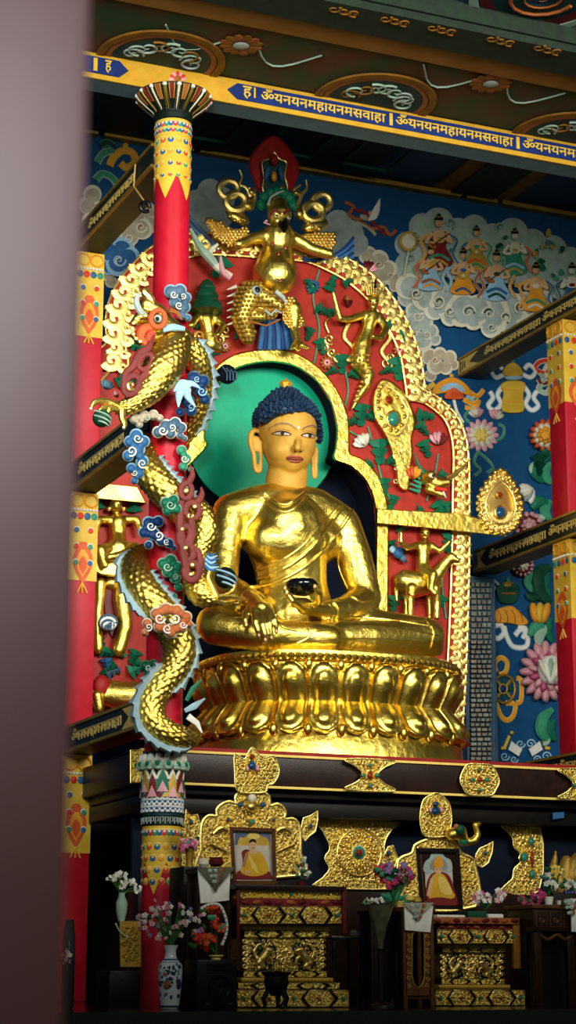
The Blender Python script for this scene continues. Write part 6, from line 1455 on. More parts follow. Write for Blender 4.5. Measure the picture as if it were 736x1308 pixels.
def pedestal(label, Y, x0, x1, yt, woods, opening=False):
    a, b2 = at(x0, yt, Y), at(x1, yt, Y); w = b2.x - a.x; z = a.z; r = thing('pedestal', label, 'stand', ((a.x + b2.x) / 2, Y + w / 2, 0)); t = .05
    MB(0).rbox((a.x - .02, Y - .02, z - .06), (b2.x + .02, Y + w, z), .01, woods).build('stand_top', r)
    for i in (0, 1):
        for j in (0, 1): x = a.x + i * (w - t); y = Y + j * (w - t - .02); MB(0).rbox((x, y, 0), (x + t, y + t, z - .06), .006, woods).build('leg', r)
    if opening:
        m = MB(Y + .01, woods); xm = (x0 + x1) / 2; i0, i1 = x0 + 5, x1 - 5
        y0, y1 = yt + 8, 1272
        out = [(i0, y0), (i1, y0), (i1, y1), (i0, y1)]
        inn = [(xm, y0 + 20), (xm + 7, y0 + 26), (xm + 8, y0 + 34), (xm + 8, y1 - 24), (xm + 5, y1 - 14), (xm, y1 - 10), (xm - 5, y1 - 14), (xm - 8, y1 - 24), (xm - 8, y0 + 34), (xm - 7, y0 + 26)]
        L_ = [(xm, y0), out[0], out[3], (xm, y1)]; 
        m.plate([(xm, y0), (i1, y0), (i1, y1), (xm, y1)] + [inn[5], inn[4], inn[3], inn[2], inn[1], inn[0]], .03, 0, .4, woods); m.plate([(xm, y0), inn[0], inn[9], inn[8], inn[7], inn[6], inn[5], (xm, y1), (i0, y1), (i0, y0)], .03, 0, .4, woods)
        pn = m.build('fret_panel', r); m = MB(Y - .02, 'gold_dark')
        for s in (-1, 1):
            for y in range(int(y0 + 30), int(y1 - 8), 9): m.curl(xm + s * 12, y, 3.2, .8, 1.3, y, s, 0, 'gold_dark', .8, 5)
        m.tpx(inn + inn[:1], .9, 0, 5, 'gold_dark'); m.build('carving', pn)
        MB(0).rbox((a.x + t, Y + .02, Z_(x0, 1276, Y)), (b2.x - t, Y + .06, Z_(x0, 1270, Y)), .005, woods).build('stretcher', r)
    else:
        MB(0).rbox((a.x + t, Y + .03, .1), (b2.x - t, Y + w - .06, z - .06), .006, woods).build('body', r)
    return r
pedestal('dark wooden pedestal under white scarf and brocade beside the left portrait', 21.3, 254, 296, 1108, 'wood_dark')
cloth('offering_scarf', 'white scarf with olive brocade corner hanging on the left pedestal', 21.26, (275, 1155), [(252, 1110), (294, 1112), (293, 1150), (256, 1154)], [(251, 1108), (300, 1110), (275, 1138)], 'white', 'olive_brocade')
m = MB(21.45, 'red_deep'); c = at(276, 1107, 21.45); kk = kpx(276, 1107, 21.45); m.lathe(c, [(5 * kk, 0), (9 * kk, 3 * kk), (10 * kk, 7 * kk), (8 * kk, 10 * kk), (9 * kk, 11.5 * kk), (7 * kk, 11.5 * kk), (6 * kk, 8 * kk)], 24, 'maroon'); m.build('offering_pot', None, label='dark red lidless pot on the left pedestal by the portrait', cat='pot')
m = MB(0, 'cream'); c = at(260, 1108, 21.5); m.lathe(c, [(4 * kk, 0), (7.5 * kk, 4 * kk), (7.5 * kk, 8 * kk), (5 * kk, 11 * kk), (1 * kk, 12 * kk)], 20, 'cream'); m.build('offering_jar', None, label='small cream jar beside the dark red pot on the left pedestal', cat='jar')
pedestal('brown carved wooden pedestal with arched fret opening left of the right table', 21.2, 515, 554, 1158, 'wood_brown', True)
cloth('offering_scarf', 'white scarf with silver brocade corner hanging on the carved brown pedestal', 21.16, (533, 1190), [(516, 1159), (553, 1157), (550, 1191), (517, 1188)], [(514, 1153), (554, 1153), (536, 1175)], 'white', 'silver_brocade')
pedestal('black wooden stand behind the flower cone between the two altar tables', 21.5, 474, 508, 1162, 'wood_black')
# pink flowers in a vase left of the first seat back
c = at(242, 1108, 22.2); kk = kpx(242, 1108, 22.2); yb_ = c.z; m = MB(0, 'yellow'); c2 = c - V((0, 0, .0)); m.lathe(c2, [(5 * kk, 0), (4 * kk, 8 * kk), (6 * kk, 20 * kk), (7 * kk, 24 * kk), (5.5 * kk, 24 * kk), (4 * kk, 12 * kk)], 20, 'gold_dark'); m.build('flower_vase', None, label='slim bronze vase holding pink flowers right of the dragon pillar', cat='vase')
MB(0, 'wood_black').rbox((at(231, 1108, 22.1).x, 22.0, 0), (at(254, 1108, 22.1).x, 22.5, yb_), .01).build('small_stand', None, label='black stand under the slim vase of pink flowers', cat='stand')
bouquet('flower_bunch', 'pink flower bunch in the slim vase right of the dragon pillar', 22.2, [(244, 1078, 12, 7), (240, 1082, 10, 6)], (242, 1088), 22, [('pink', 'pink_deep'), LP], 4.6, 3, 5)
# flower cone with red pink bouquet, plus white flowers
mat('wrap_film', '#3c4030', .25, 0, '#55583e', 8.)
def cone(label, Y, top, foot, w, mm_):
    a, b2 = at(*foot, Y), at(*top, Y); kk = kpx(*top, Y); m = MB(0, mm_); H = b2.z - a.z
    m.lathe(a, [(3 * kk, 0), (4 * kk, H * .12), (w * .5 * kk, H * .5), (w * kk, H * .95), (w * 1.06 * kk, H), (w * .98 * kk, H), (w * .45 * kk, H * .5), (2 * kk, H * .1)], 14, mm_); return m.build('flower_cone', None, label=label, cat='flower wrap')
cone('olive wrapped flower cone holding small white flowers between the tables', 21.0, (482, 1156), (486, 1212), 17, 'wrap_film')
m = MB(0, 'wood_black'); c = at(486, 1212, 21.0); m.lathe(V((c.x, c.y, 0)), [(.16, 0), (.15, .03), (.03, .08), (.025, c.z - .03), (.06, c.z), (.04, c.z)], 16); m.build('cone_stand', None, label='thin black stand holding up the olive flower cone', cat='stand')
bouquet('flower_bunch', 'small white flower bunch at the mouth of the olive cone', 21.0, [(478, 1150, 14, 4), (470, 1152, 8, 4)], (482, 1158), 20, [WH, ('cream', 'green_pale')], 2.6, 4, 8)
bouquet('flower_bunch', 'large red and magenta flower bouquet in front of the gilt medallion panel', 21.3, [(502, 1115, 22, 13), (490, 1112, 12, 10), (516, 1116, 12, 12), (502, 1125, 18, 8)], (503, 1158), 70, [MG, RD, LP, ('red_flame', 'pink'), ('purple', 'pink'), MG], 4.4, 5, 16)
m = MB(21.3, 'stem')
for x, y, L_, a in ((500, 1152, 14, -2), (505, 1150, 16, -1.2), (497, 1148, 12, -2.6), (510, 1150, 12, -.6), (503, 1146, 14, -1.6), (515, 1154, 10, -.4)): leaf(m, x, y, L_, a, 'green_leaf', 0, .3, 1, .03)
m.sph(523, 1148, 7, 0, 'yellow_pale', 1, 10, 5); m.sph(533, 1150, 6, 0, 'gold_flat', 1, 10, 5); m.build('foliage_bunch', None, label='green leaves and pale yellow blooms below the red bouquet', cat='flowers')
# three legged black burner in front of the left table
YC_ = 20.2; c = at(353, 1240, YC_); kk = kpx(353, 1240, YC_)
cb_ = thing('incense_burner', 'black three-legged incense burner in front of the left altar table', 'burner', V((c.x, YC_, 0))); c0 = V((c.x, c.y, Z_(353, 1272, YC_)))
m = MB(0, 'black'); m.lathe(c0, [(6 * kk, 0), (13 * kk, 6 * kk), (16 * kk, 16 * kk), (15 * kk, 24 * kk), (18.5 * kk, 27 * kk), (19 * kk, 30 * kk), (16 * kk, 30 * kk), (13 * kk, 24 * kk)], 32, 'wood_black'); m.build('bowl', cb_)
for j in range(3):
    a = -PI / 2 + .5 + j * 2 * PI / 3; q = [(c0.x + r_ * kk * math.cos(a), c0.y + r_ * kk * math.sin(a), z) for r_, z in ((12, c0.z + 6 * kk), (17, c0.z - 4 * kk), (15, c0.z * .4), (16, .02))]
    m = MB(0, 'wood_black'); m.tube([(*p, r_ * kk) for p, r_ in zip(q, (3.5, 3.6, 2.6, 3))], 8); m.build('leg', cb_)
m = MB(0, 'wood_black')
for j in range(5): m.tube([(c0.x + (j - 2) * 3 * kk, c0.y, c0.z + 26 * kk, .006), (c0.x + (j - 2) * 3.6 * kk, c0.y, c0.z + 42 * kk, .004)], 5)
m.build('incense_stick', cb_)
# glass topped display between the tables
a, b2 = at(424, 1196, 21.9), at(474, 1196, 21.9); gt = thing('glass_table', 'dark glass topped side table right of the left altar table', 'table', ((a.x + b2.x) / 2, 22.1, 0))
MB(0).rbox((a.x, 21.9, a.z - .03), (b2.x, 22.5, a.z), .006, 'glass').build('glass_top', gt)
for x in (a.x + .03, b2.x - .06):
    for y in (21.93, 22.42): MB(0).rbox((x, y, 0), (x + .03, y + .03, a.z - .03), .003, 'green_black').build('leg', gt)
for x, y, L_ in ((452, 1190, 'left'), (463, 1186, 'right')):
    c = at(x, 1195, 22.1); c.z = a.z; kk = kpx(x, y, 22.1); m = MB(0, 'grey_cloud'); m.lathe(c, [(3 * kk, 0), (5 * kk, 2 * kk), (5 * kk, 6 * kk), (3 * kk, 8 * kk), (3.6 * kk, 9 * kk), (2.6 * kk, 9 * kk)], 16, 'silver_relief'); m.build('offering_jar', None, label='small grey jar at %s on the dark glass topped table' % L_, cat='jar')
# small potted plant, green box and flowers on the tables
ztab1 = Z_(371, 1131, 21.1)
c = at(384, 1131, 21.6); c.z = ztab1; kk = kpx(384, 1131, 21.6); m = MB(0, 'maroon'); m.lathe(c, [(4 * kk, 0), (6 * kk, 8 * kk), (5 * kk, 8 * kk), (3 * kk, 2 * kk)], 16); m.build('flower_pot', None, label='dark red flower pot right of the left portrait', cat='pot')
bouquet('flower_bunch', 'small white and dark pink flowers in the dark red pot', 21.6, [(388, 1104, 6, 9), (384, 1114, 10, 6), (394, 1118, 6, 4)], (385, 1122), 22, [WH, ('maroon', 'pink'), WH, ('green_pale', 'white')], 3., 6, 6)
ztab2 = Z_(610, 1172, 21.6)
c0, c1 = at(598, 1163, 21.72), at(622, 1172, 21.72); MB(0).rbox((c0.x, 21.72, ztab2), (c1.x, 22.0, ztab2 + abs(c0.z - c1.z)), .01, 'green_dark').build('green_box', None, label='small dark green box on the right altar table', cat='box')
bouquet('flower_bunch', 'pink and white flower bunch behind the green box on the right table', 22.0, [(620, 1146, 13, 8), (636, 1144, 10, 9), (612, 1150, 7, 6)], (620, 1162), 44, [PK, LP, WH, ('white', 'pink'), WH], 3.6, 7, 6)
MB(0).rbox((at(556, 1172, 21.7).x, 21.65, ztab2), (at(592, 1172, 21.7).x, 22.1, ztab2 + .03), .01, 'white').build('folded_cloth', None, label='folded white cloth under the right portrait', cat='cloth')
MB(0).rbox((at(624, 1172, 21.7).x, 21.7, ztab2), (at(644, 1172, 21.7).x, 21.95, ztab2 + .05), .02, 'white').build('folded_cloth', None, label='folded white cloth right of the green box', cat='cloth')
# dark carved cabinet at the right edge
YK = 21.3; a, b2 = at(681, 1155, YK), at(752, 1155, YK)
cab = thing('carved_cabinet', 'dark carved wooden altar cabinet at the right edge', 'cabinet', ((a.x + b2.x) / 2, YK + .4, 0))
zc = Z_(700, 1190, YK); MB(0).rbox((a.x - .03, YK - .03, a.z - .05), (b2.x, YK + .7, a.z), .01, 'wood_brown').build('cabinet_top', cab)
MB(0).rbox((a.x, YK, zc), (b2.x, YK + .65, a.z - .05), .01, 'wood_dark').build('drawer_box', cab)
m = MB(YK - .002, 'wood_brown')
for x in (692, 710, 728): m.tpx([(x - 7, 1165), (x + 7, 1165), (x + 7, 1184), (x - 7, 1184), (x - 7, 1165)], .8, 0, 5, 'wood_brown'); m.curl(x, 1175, 4, 1, 1.4, 0, 1, 0, 'wood_brown')
m.build('carving', cab)
for x in (684, 726): MB(0).rbox((at(x, 1200, YK).x, YK + .02, 0), (at(x + 9, 1200, YK).x, YK + .1, zc), .01, 'wood_dark').build('leg', cab)
m = MB(YK + .03, 'wood_brown'); m.tpx(cr([(690, 1194), (700, 1200), (712, 1194), (722, 1200), (732, 1194)], 4, False), 2.2, 0, 6, 'wood_brown'); m.build('apron', cab)
MB(0).box((a.x + .1, YK + .3, 0), (b2.x, YK + .34, zc), 'wood_black').build('back_panel', cab)
cloth('altar_cloth', 'white cloth hanging over the cabinet front at the right edge', YK - .06, (738, 1190), [(729, 1148), (752, 1148), (752, 1191), (730, 1190)], [(729, 1148), (731, 1148), (730, 1150)], 'white', 'white')
def pot(x, w, h, Y, z, mm_, lab, name='flower_pot', cat='pot'):
    c = at(x, 1150, Y); c.z = z; kk = kpx(x, 1150, Y); m = MB(0, mm_); m.lathe(c, [(w * .7 * kk, 0), (w * kk, h * kk), (w * 1.05 * kk, h * kk), (w * .9 * kk, h * .9 * kk), (w * .5 * kk, h * .5 * kk)], 20); return m.build(name, None, label=lab, cat=cat)
zk = a.z
pot(701, 6.5, 11, YK + .25, zk, 'white', 'larger white flower pot on the dark cabinet'); pot(714, 3.2, 6, YK + .15, zk, 'cream', 'tiny cream pot between white pot and blue bowl')
pot(729, 9, 9, YK + .3, zk, 'porcelain', 'blue and white bowl on the dark cabinet at the right edge', 'porcelain_bowl', 'bowl')
bouquet('flower_bunch', 'magenta flower bunch at the left end of the dark cabinet', YK + .3, [(676, 1150, 14, 7), (688, 1144, 9, 10)], (688, 1158), 46, [MG, LP, ('pink_deep', 'pink'), MG], 3.6, 8, 6)
bouquet('potted_flowers', 'white and pale purple flowers in the white pot on the cabinet', YK + .28, [(704, 1128, 10, 8), (700, 1120, 8, 6)], (701, 1144), 28, [WH, ('purple', 'white'), WH, ('cream', 'yellow')], 3.2, 9, 14)
bouquet('potted_flowers', 'bright yellow flowers above the white pot on the cabinet', YK + .4, [(711, 1113, 7, 7)], (706, 1140), 16, [('yellow', 'orange'), ('yellow_pale', 'yellow')], 5, 10, 4)
bouquet('potted_flowers', 'white flowers with green leaves above the blue bowl', YK + .35, [(722, 1128, 9, 6), (730, 1132, 8, 6)], (726, 1146), 24, [WH, ('cream', 'yellow_pale'), ('green_pale', 'white')], 3.6, 11, 16)
m = MB(YK + .2, 'blue_deep')
for i in range(9): m.sph(721 + i * 2, 1139 + (i % 2), 2.2, 0, ('blue_deep', 'purple')[i % 2], 1, 6)
m.build('bowl_offering', None, label='dark blue beads heaped in the bowl at the right edge', cat='offering')
bz = Body(23.4); bz.limb((722, 1140, 14, 0), (722, 1118, 11, 0), (724, 1100, 8, 0)); bz.limb((708, 1128, 7, 0), (706, 1110, 6, 0), (709, 1098, 4, 0), (710, 1086, 1.5, 0)); bz.limb((735, 1120, 16, 0), (740, 1100, 12, 0))
bs = thing('bronze_figure', 'brown gilt seated figure with pointed crown behind the cabinet flowers', 'statue', V((at(722, 1150, 23.4).x, 23.4, 0)))
bz.skin('body', 'gold_dark', bs, .025, 2); cc = at(722, 1150, 23.4); MB(0, 'wood_black').rbox((cc.x - .3, 23.2, 0), (cc.x + .5, 23.7, cc.z + .1), .01).build('figure_base', bs)
# left of the pillar: tall vase with white flowers on a gilt box, bottle at far left
YL_ = 22.4; c = at(158, 1232, YL_); a, b2 = at(140, 1240, YL_), at(181, 1176, YL_)
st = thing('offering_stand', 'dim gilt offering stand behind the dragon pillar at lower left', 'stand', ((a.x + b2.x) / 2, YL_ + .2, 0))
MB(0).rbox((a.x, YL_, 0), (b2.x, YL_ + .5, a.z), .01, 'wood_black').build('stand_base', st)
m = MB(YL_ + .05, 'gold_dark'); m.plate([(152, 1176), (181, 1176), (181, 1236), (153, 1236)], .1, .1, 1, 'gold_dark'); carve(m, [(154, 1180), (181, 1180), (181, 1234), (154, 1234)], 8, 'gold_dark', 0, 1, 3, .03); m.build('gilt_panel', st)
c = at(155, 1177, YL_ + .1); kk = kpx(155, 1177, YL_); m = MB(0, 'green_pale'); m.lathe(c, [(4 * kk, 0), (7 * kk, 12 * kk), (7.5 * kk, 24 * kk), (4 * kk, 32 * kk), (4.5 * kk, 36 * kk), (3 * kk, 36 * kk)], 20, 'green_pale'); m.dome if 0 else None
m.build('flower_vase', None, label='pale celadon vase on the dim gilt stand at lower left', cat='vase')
bouquet('flower_spray', 'white flower spray in the pale vase behind the dragon pillar', YL_ + .1, [(142, 1122, 6, 5), (154, 1116, 8, 5), (166, 1124, 8, 5), (176, 1134, 4, 8), (156, 1130, 6, 4)], (155, 1143), 40, [WH, ('cream', 'white')], 3., 12, 4)
m = MB(YL_ - .1, 'cream')
for x, y in cr([(148, 1180), (152, 1188), (158, 1194), (164, 1197)], 4, False): m.sph(x, y, 1.4, 0, 'green_pale', 1, 6)
m.build('bead_string', None, label='thin pale bead string hanging on the dim gilt stand', cat='beads')
c = at(86, 1288, 21.2); c.z = 0; kk = kpx(86, 1250, 21.2); bt = thing('glass_bottle_vase', 'tall dim glass vase on the floor at far left', 'vase', c)
m = MB(0, 'glass'); m.lathe(c, [(6 * kk, 0), (8 * kk, 5 * kk), (8 * kk, 90 * kk), (6 * kk, 105 * kk), (5 * kk, 112 * kk), (4 * kk, 112 * kk)], 20, 'glass'); m.build('vase_body', bt)
bouquet('flower_spray', 'small pink and white flowers beside the tall glass vase at far left', 21.0, [(84, 1222, 6, 8)], (86, 1240), 12, [WH, ('pink', 'red_deep')], 3.2, 13, 3)
# ================================================================ paintings and painted reliefs on the blue wall
YW = WALL - .015
def mural(name, label, x, y): return thing(name, label, 'mural', at(x, y, YW))
def ribbon(m, pts, w, c, edge=None, dy=-.012):
    P_ = cr(pts, 6, False)
    if edge: m.tpx([(*q[:2], (q[2] if len(q) > 2 else w) * 1.35) for q in P_], None, dy + .008, 7, edge, .3)
    m.tpx([(*q[:2], (q[2] if len(q) > 2 else w)) for q in P_], None, dy, 7, c, .4)
def curlcloud(label, lobes, cols, curls, Y=YW, h=.05, par=None): return cloud(label, lobes, Y, cols, curls, h, 'painted_cloud', 'mural', None, .84, par, True)
# the great cloud with musicians
mu = mural('musician_mural', 'painted cloud with eight heavenly musicians on the blue wall at upper right', 620, 430)
top_ = [(520, 312, 16), (540, 290, 18), (560, 285, 20), (585, 298, 20), (606, 292, 18), (630, 305, 20), (655, 298, 20), (680, 312, 20), (705, 320, 20), (728, 335, 20), (524, 340, 20), (550, 330, 26), (585, 330, 28), (620, 335, 28), (655, 335, 28), (690, 345, 26), (720, 360, 24), (545, 358, 22), (740, 355, 20)]
low = [(522, 366, 17), (545, 378, 20), (568, 384, 22), (555, 395, 14), (590, 396, 22), (612, 396, 20), (630, 402, 24), (655, 396, 22), (628, 418, 14), (650, 410, 16), (672, 390, 18), (690, 384, 16), (605, 410, 12), (575, 405, 12)]
ca = curlcloud('x', top_, ('grey_cloud', 'green_pale', 'green_leaf'), [(530, 300, 8, 0, 1), (575, 285, 8, 1, -1), (640, 290, 7, 2, 1), (700, 312, 8, 0, -1), (525, 330, 7, 2, 1)], YW, .03, mu)
cb2 = curlcloud('x', low, ('cream', 'grey_cloud', 'green_dark'), [(532, 375, 8, 0, 1), (560, 385, 9, 2, -1), (575, 398, 7, 1, 1), (598, 398, 9, 0, -1), (625, 400, 9, 3, 1), (645, 405, 8, 1, -1), (628, 418, 6, 0, 1), (665, 392, 8, 2, 1)], YW - .05, .05, mu)
SK = ['orange', 'blue_mid', 'green_leaf', 'red_orange', 'blue_light', 'rust']
for i, (x, y, s, c1, c2, c3) in enumerate(((561, 284, 1.15, 'skin', 'robe_red', 'gold_flat'), (609, 297, .95, 'skin', 'gold_flat', 'green_leaf'), (658, 301, 1., 'cream', 'green_leaf', 'gold_flat'), (551, 321, 1., 'skin', 'blue_light', 'orange'), (592, 326, 1., 'skin', 'orange', 'blue_mid'), (635, 329, 1.1, 'skin', 'blue_light', 'green_dark'), (685, 345, 1.05, 'skin', 'orange', 'cream'), (731, 345, 1., 'cream', 'blue_mid', 'red_flame'))):
    m = MB(YW - .13); d = 1 if i % 2 else -1
    m.plate(cr([(x - 4 * s, y + 8 * s), (x + 4 * s, y + 8 * s), (x + 9 * s, y + 14 * s), (x + 8 * s, y + 28 * s), (x + 16 * s, y + 44 * s), (x + 8 * s, y + 50 * s), (x - 10 * s, y + 50 * s), (x - 17 * s, y + 44 * s), (x - 8 * s, y + 28 * s), (x - 9 * s, y + 14 * s)], 3), .03, 0, 1, c2)
    m.plate(cr([(x - 6 * s, y + 9 * s), (x + 6 * s, y + 9 * s), (x + 6 * s, y + 22 * s), (x - 6 * s, y + 22 * s)], 3), .035, 0, 1, c1); m.dome(x, y + 19 * s, 7 * s, 4 * s, .045, 0, 0, c3)
    for q in (-1, 1): m.tpx(cr([(x + q * 8 * s, y + 12 * s, 2.6 * s), (x + q * 14 * s, y + 22 * s, 2.2 * s), (x + q * 5 * s, y + (20 + 3 * q * d) * s, 1.8 * s)], 4, False), None, -.03, 7, c1, .6)
    m.dome(x, y, 4.4 * s, 5.4 * s, .05, 0, 0, c1, 16, 4); m.dome(x, y - 4 * s, 4.8 * s, 3.4 * s, .055, 0, 0, 'black', 14, 3); m.dome(x, y - 7.4 * s, 2.4 * s, 2.8 * s, .05, 0, 0, 'black'); m.dome(x, y - 6 * s, 3.6 * s, 1, .065, 0, 0, 'gold_flat')
    for q in (-1.6, 1.6): m.dome(x + q * s, y - .4 * s, .7 * s, .4 * s, .012, 0, -.045, 'black', 6, 2)
    m.dome(x, y + 2.6 * s, 1.1 * s, .5 * s, .012, 0, -.042, 'red_flame', 6, 2)
    for q in (-1, 1): ribbon(m, [(x + q * 9 * s, y + 12 * s), (x + q * 20 * s, y + 20 * s), (x + q * 15 * s, y + 34 * s), (x + q * 22 * s, y + 46 * s)], 1.5 * s, SK[(i + (q > 0)) % 6], 'cream', -.02)
    ribbon(m, [(x - 12 * s, y + 40 * s), (x, y + 36 * s), (x + 12 * s, y + 42 * s)], 1.8 * s, SK[(i + 2) % 6], None, -.04); ribbon(m, [(x - 10 * s, y + 46 * s), (x, y + 42 * s), (x + 10 * s, y + 48 * s)], 1.6 * s, c3, None, -.04)
    if i in (0, 3, 5): m.plate(ell(x - 8 * s, y + 26 * s, 6 * s, 3 * s, .5), .06, 0, .6, 'rust'); m.tpx([(x - 8 * s, y + 26 * s), (x + 12 * s, y + 12 * s)], .8, -.06, 5, 'wood_brown')
    if i in (1, 4): m.plate(ell(x, y + 26 * s, 7 * s, 5 * s), .06, 0, .8, 'gold_flat'); m.dome(x, y + 26 * s, 4.6 * s, 3.2 * s, .07, 0, 0, 'cream')
    m.build('painted_musician', mu)
m = MB(YW - .11); m.plate(ell(522, 308, 12, 13, 0, 28), .03, 0, 1, 'gold_flat'); m.plate(ell(522, 308, 9, 10, 0, 28), .036, 0, .6, 'cream'); m.tpx([(522, 321), (516, 352)], 1.2, 0, 6, 'cream'); m.build('painted_banner_mirror', mu)
rnd = random.Random(8); m = MB(YW - .115)
for k in range(46): leaf(m, rnd.uniform(530, 725), rnd.uniform(300, 368), rnd.uniform(6, 11), rnd.random() * 6.3, ('green', 'green_leaf', 'gold_flat', 'green_dark')[k % 4], rnd.uniform(-.015, 0), .35, 1, .015)
m.build('painted_foliage', mu)
# brown ribboned bird
r = mural('painted_bird', 'small painted brown and white flying figure left of the musicians', 470, 300); m = MB(YW)
for L_, c in (([(440, 258), (452, 264), (446, 274), (458, 280), (470, 276)], 'rust'), ([(462, 284), (476, 292), (490, 290), (498, 300), (506, 294)], 'rust'), ([(450, 268), (464, 270), (476, 284), (492, 300)], 'robe_red'), ([(456, 284), (470, 290), (480, 300)], 'tan_cloud')): ribbon(m, L_, 2.6, c, None)
m.plate(cr([(474, 272), (482, 258), (486, 254), (485, 270), (480, 280), (470, 282)], 4), .03, 0, 1, 'white'); m.dome(466, 278, 7, 4, .05, .4, 0, 'tan_cloud'); m.dome(473, 272, 3, 3, .05, 0, 0, 'skin'); m.build('painted_body', r)
# clouds round the arch
TN = ('cream', 'tan_cloud', 'rust'); GC = ('grey_cloud', 'green_pale', 'green_dark')
curlcloud('pale grey green painted cloud right of the winged figure', [(420, 300, 18), (432, 286, 18), (448, 298, 17), (455, 312, 16), (438, 312, 18), (420, 318, 16)], ('grey_cloud', 'grey_cloud', 'green_pale'), [(436, 298, 9, 0, 1)])
curlcloud('cream and tan painted cloud outside the upper right of the arch', [(470, 326, 12), (484, 332, 13), (496, 344, 12), (502, 356, 10), (490, 352, 12), (476, 342, 12), (504, 366, 7)], TN, [(484, 338, 7, 0, 1), (498, 352, 5, 2, -1)])
curlcloud('cream and grey painted cloud outside the arch beside the musicians', [(520, 380, 12), (530, 396, 12), (542, 410, 12), (550, 424, 11), (540, 436, 13), (556, 434, 8), (528, 412, 14)], ('cream', 'grey_cloud', 'tan_cloud'), [(534, 404, 7, 0, 1), (545, 428, 6, 2, -1)])
curlcloud('tan streaked painted cloud under the left end of the upper right beam', [(548, 455, 11), (562, 452, 9), (575, 456, 9), (556, 468, 11), (570, 470, 9), (580, 466, 7), (550, 480, 8)], TN, [(556, 460, 6, 0, 1)])
curlcloud('large grey painted cloud between the pillar and the winged figure', [(252, 262, 20), (268, 244, 16), (282, 256, 18), (265, 275, 22), (250, 285, 16), (284, 274, 16)], ('grey_cloud', 'grey_cloud', 'cream'), [(264, 278, 9, 0, 1)])
curlcloud('tan painted cloud behind the pillar at upper left', [(158, 288, 13), (174, 278, 14), (188, 270, 12), (182, 292, 14), (165, 302, 13), (192, 286, 12), (150, 318, 10), (160, 316, 12), (150, 330, 8)], TN, [(180, 290, 8, 0, 1), (164, 304, 6, 2, -1)])
curlcloud('bright blue painted cloud left of the gold arch rim', [(140, 322, 14), (156, 316, 14), (166, 328, 13), (150, 338, 15), (164, 342, 10), (138, 342, 10)], ('blue_light', 'blue_mid', 'cream'), [(152, 332, 9, 0, 1)], YW - .06)
curlcloud('pale tan painted cloud against the left edge near the back pillar', [(118, 248, 12), (112, 262, 12), (124, 268, 12), (132, 282, 10), (116, 282, 12), (142, 360, 8), (138, 352, 8)], TN, [(122, 268, 7, 0, 1)])
r = mural('painted_scroll', 'painted orange and green scrolling cloud above the upper left beam', 150, 230); m = MB(YW)
for L_, c, e in (([(140, 212), (146, 200), (158, 192), (170, 196), (172, 208), (162, 214), (154, 208)], 'orange', 'yellow'), ([(124, 208), (132, 196), (146, 192)], 'green_leaf', 'green_pale'), ([(122, 230), (130, 222), (142, 226), (150, 236)], 'green_leaf', 'green_pale'), ([(128, 186), (138, 182), (148, 190)], 'teal_dark', 'green_leaf')): ribbon(m, L_, 4, c, e)
m.dome(160, 186, 4, 4, .04, 0, 0, 'yellow'); m.dome(139, 206, 3, 3, .03, 0, 0, 'yellow'); m.build('painted_curl', r)
# parasol, vase, lotus, ribbon
r = mural('painted_parasol', 'painted orange parasol with flying ribbons beside the arch', 580, 524); m = MB(YW)
m.plate(cr([(553, 504), (556, 492), (568, 484), (580, 482), (592, 488), (600, 496), (603, 506), (580, 500)], 4), .04, 0, 1, 'orange'); m.plate(cr([(562, 500), (566, 492), (580, 488), (592, 494), (594, 502), (580, 498)], 4), .05, 0, 1, 'blue_light'); m.plate(cr([(568, 504), (580, 494), (592, 504), (590, 510), (570, 510)], 4), .055, 0, 1, 'red_orange')
for L_, c in (([(600, 500), (610, 506), (618, 498)], 'orange'), ([(592, 510), (604, 516), (612, 512), (606, 522), (594, 520)], 'orange'), ([(552, 504), (548, 496), (555, 490)], 'yellow'), ([(596, 506), (606, 510)], 'blue_light')): ribbon(m, L_, 2.4, c, 'yellow_pale')
ribbon(m, [(580, 510), (584, 526), (592, 540)], 2.4, 'white', None); m.dome(577, 480, 3, 3, .05, 0, 0, 'yellow'); m.build('painted_canopy', r)
r = mural('painted_vase', 'painted yellow treasure vase with white scarves under the upper right beam', 656, 528); m = MB(YW)
m.plate(cr([(642, 512), (643, 502), (640, 492), (646, 487), (656, 486), (667, 487), (672, 492), (669, 502), (669, 512), (668, 526), (643, 526)], 4), .05, 0, 1.2, 'yellow'); m.plate(cr([(642, 478), (646, 468), (655, 463), (664, 468), (668, 478), (656, 482)], 4), .05, 0, 1.2, 'yellow'); m.dome(656, 482, 12, 4, .06, 0, 0, 'blue_light')
ribbon(m, [(640, 496), (656, 499), (671, 496)], .9, 'orange', None, -.05); ribbon(m, [(643, 512), (656, 514), (669, 512)], .9, 'orange', None, -.05); m.dome(655, 460, 4, 4, .06, 0, 0, 'green_gem'); m.dome(656, 454, 2.4, 3, .05, 0, 0, 'red_orange')
for s in (-1, 1):
    ribbon(m, [(656 + s * 12, 478), (656 + s * 22, 482), (656 + s * 28, 474), (656 + s * 20, 466), (656 + s * 14, 472)], 2.6, 'white', 'blue_light')
    ribbon(m, [(656 + s * 14, 494), (656 + s * 20, 504), (656 + s * 16, 516), (656 + s * 24, 524), (656 + s * 32, 518), (656 + s * 26, 508), (656 + s * 30, 500)], 2.8, 'white', 'blue_light')
m.build('painted_vessel', r)
def lotus(m, x, y, r_, c1, c2, c3, n=13, h=.06, dy=0):
    for ring, (q, nn, cc) in enumerate(((.72, n, c1), (.46, n - 3, c2), (.2, 6, c3))):
        for j in range(nn):
            a = 2 * PI * (j + .5 * (ring % 2)) / nn; m.dome(x + r_ * q * math.cos(a), y + r_ * q * math.sin(a) * .92, r_ * .32, r_ * .17, h * (.6 + .4 * ring), a, dy - h * .3 * ring, cc, 10, 3)
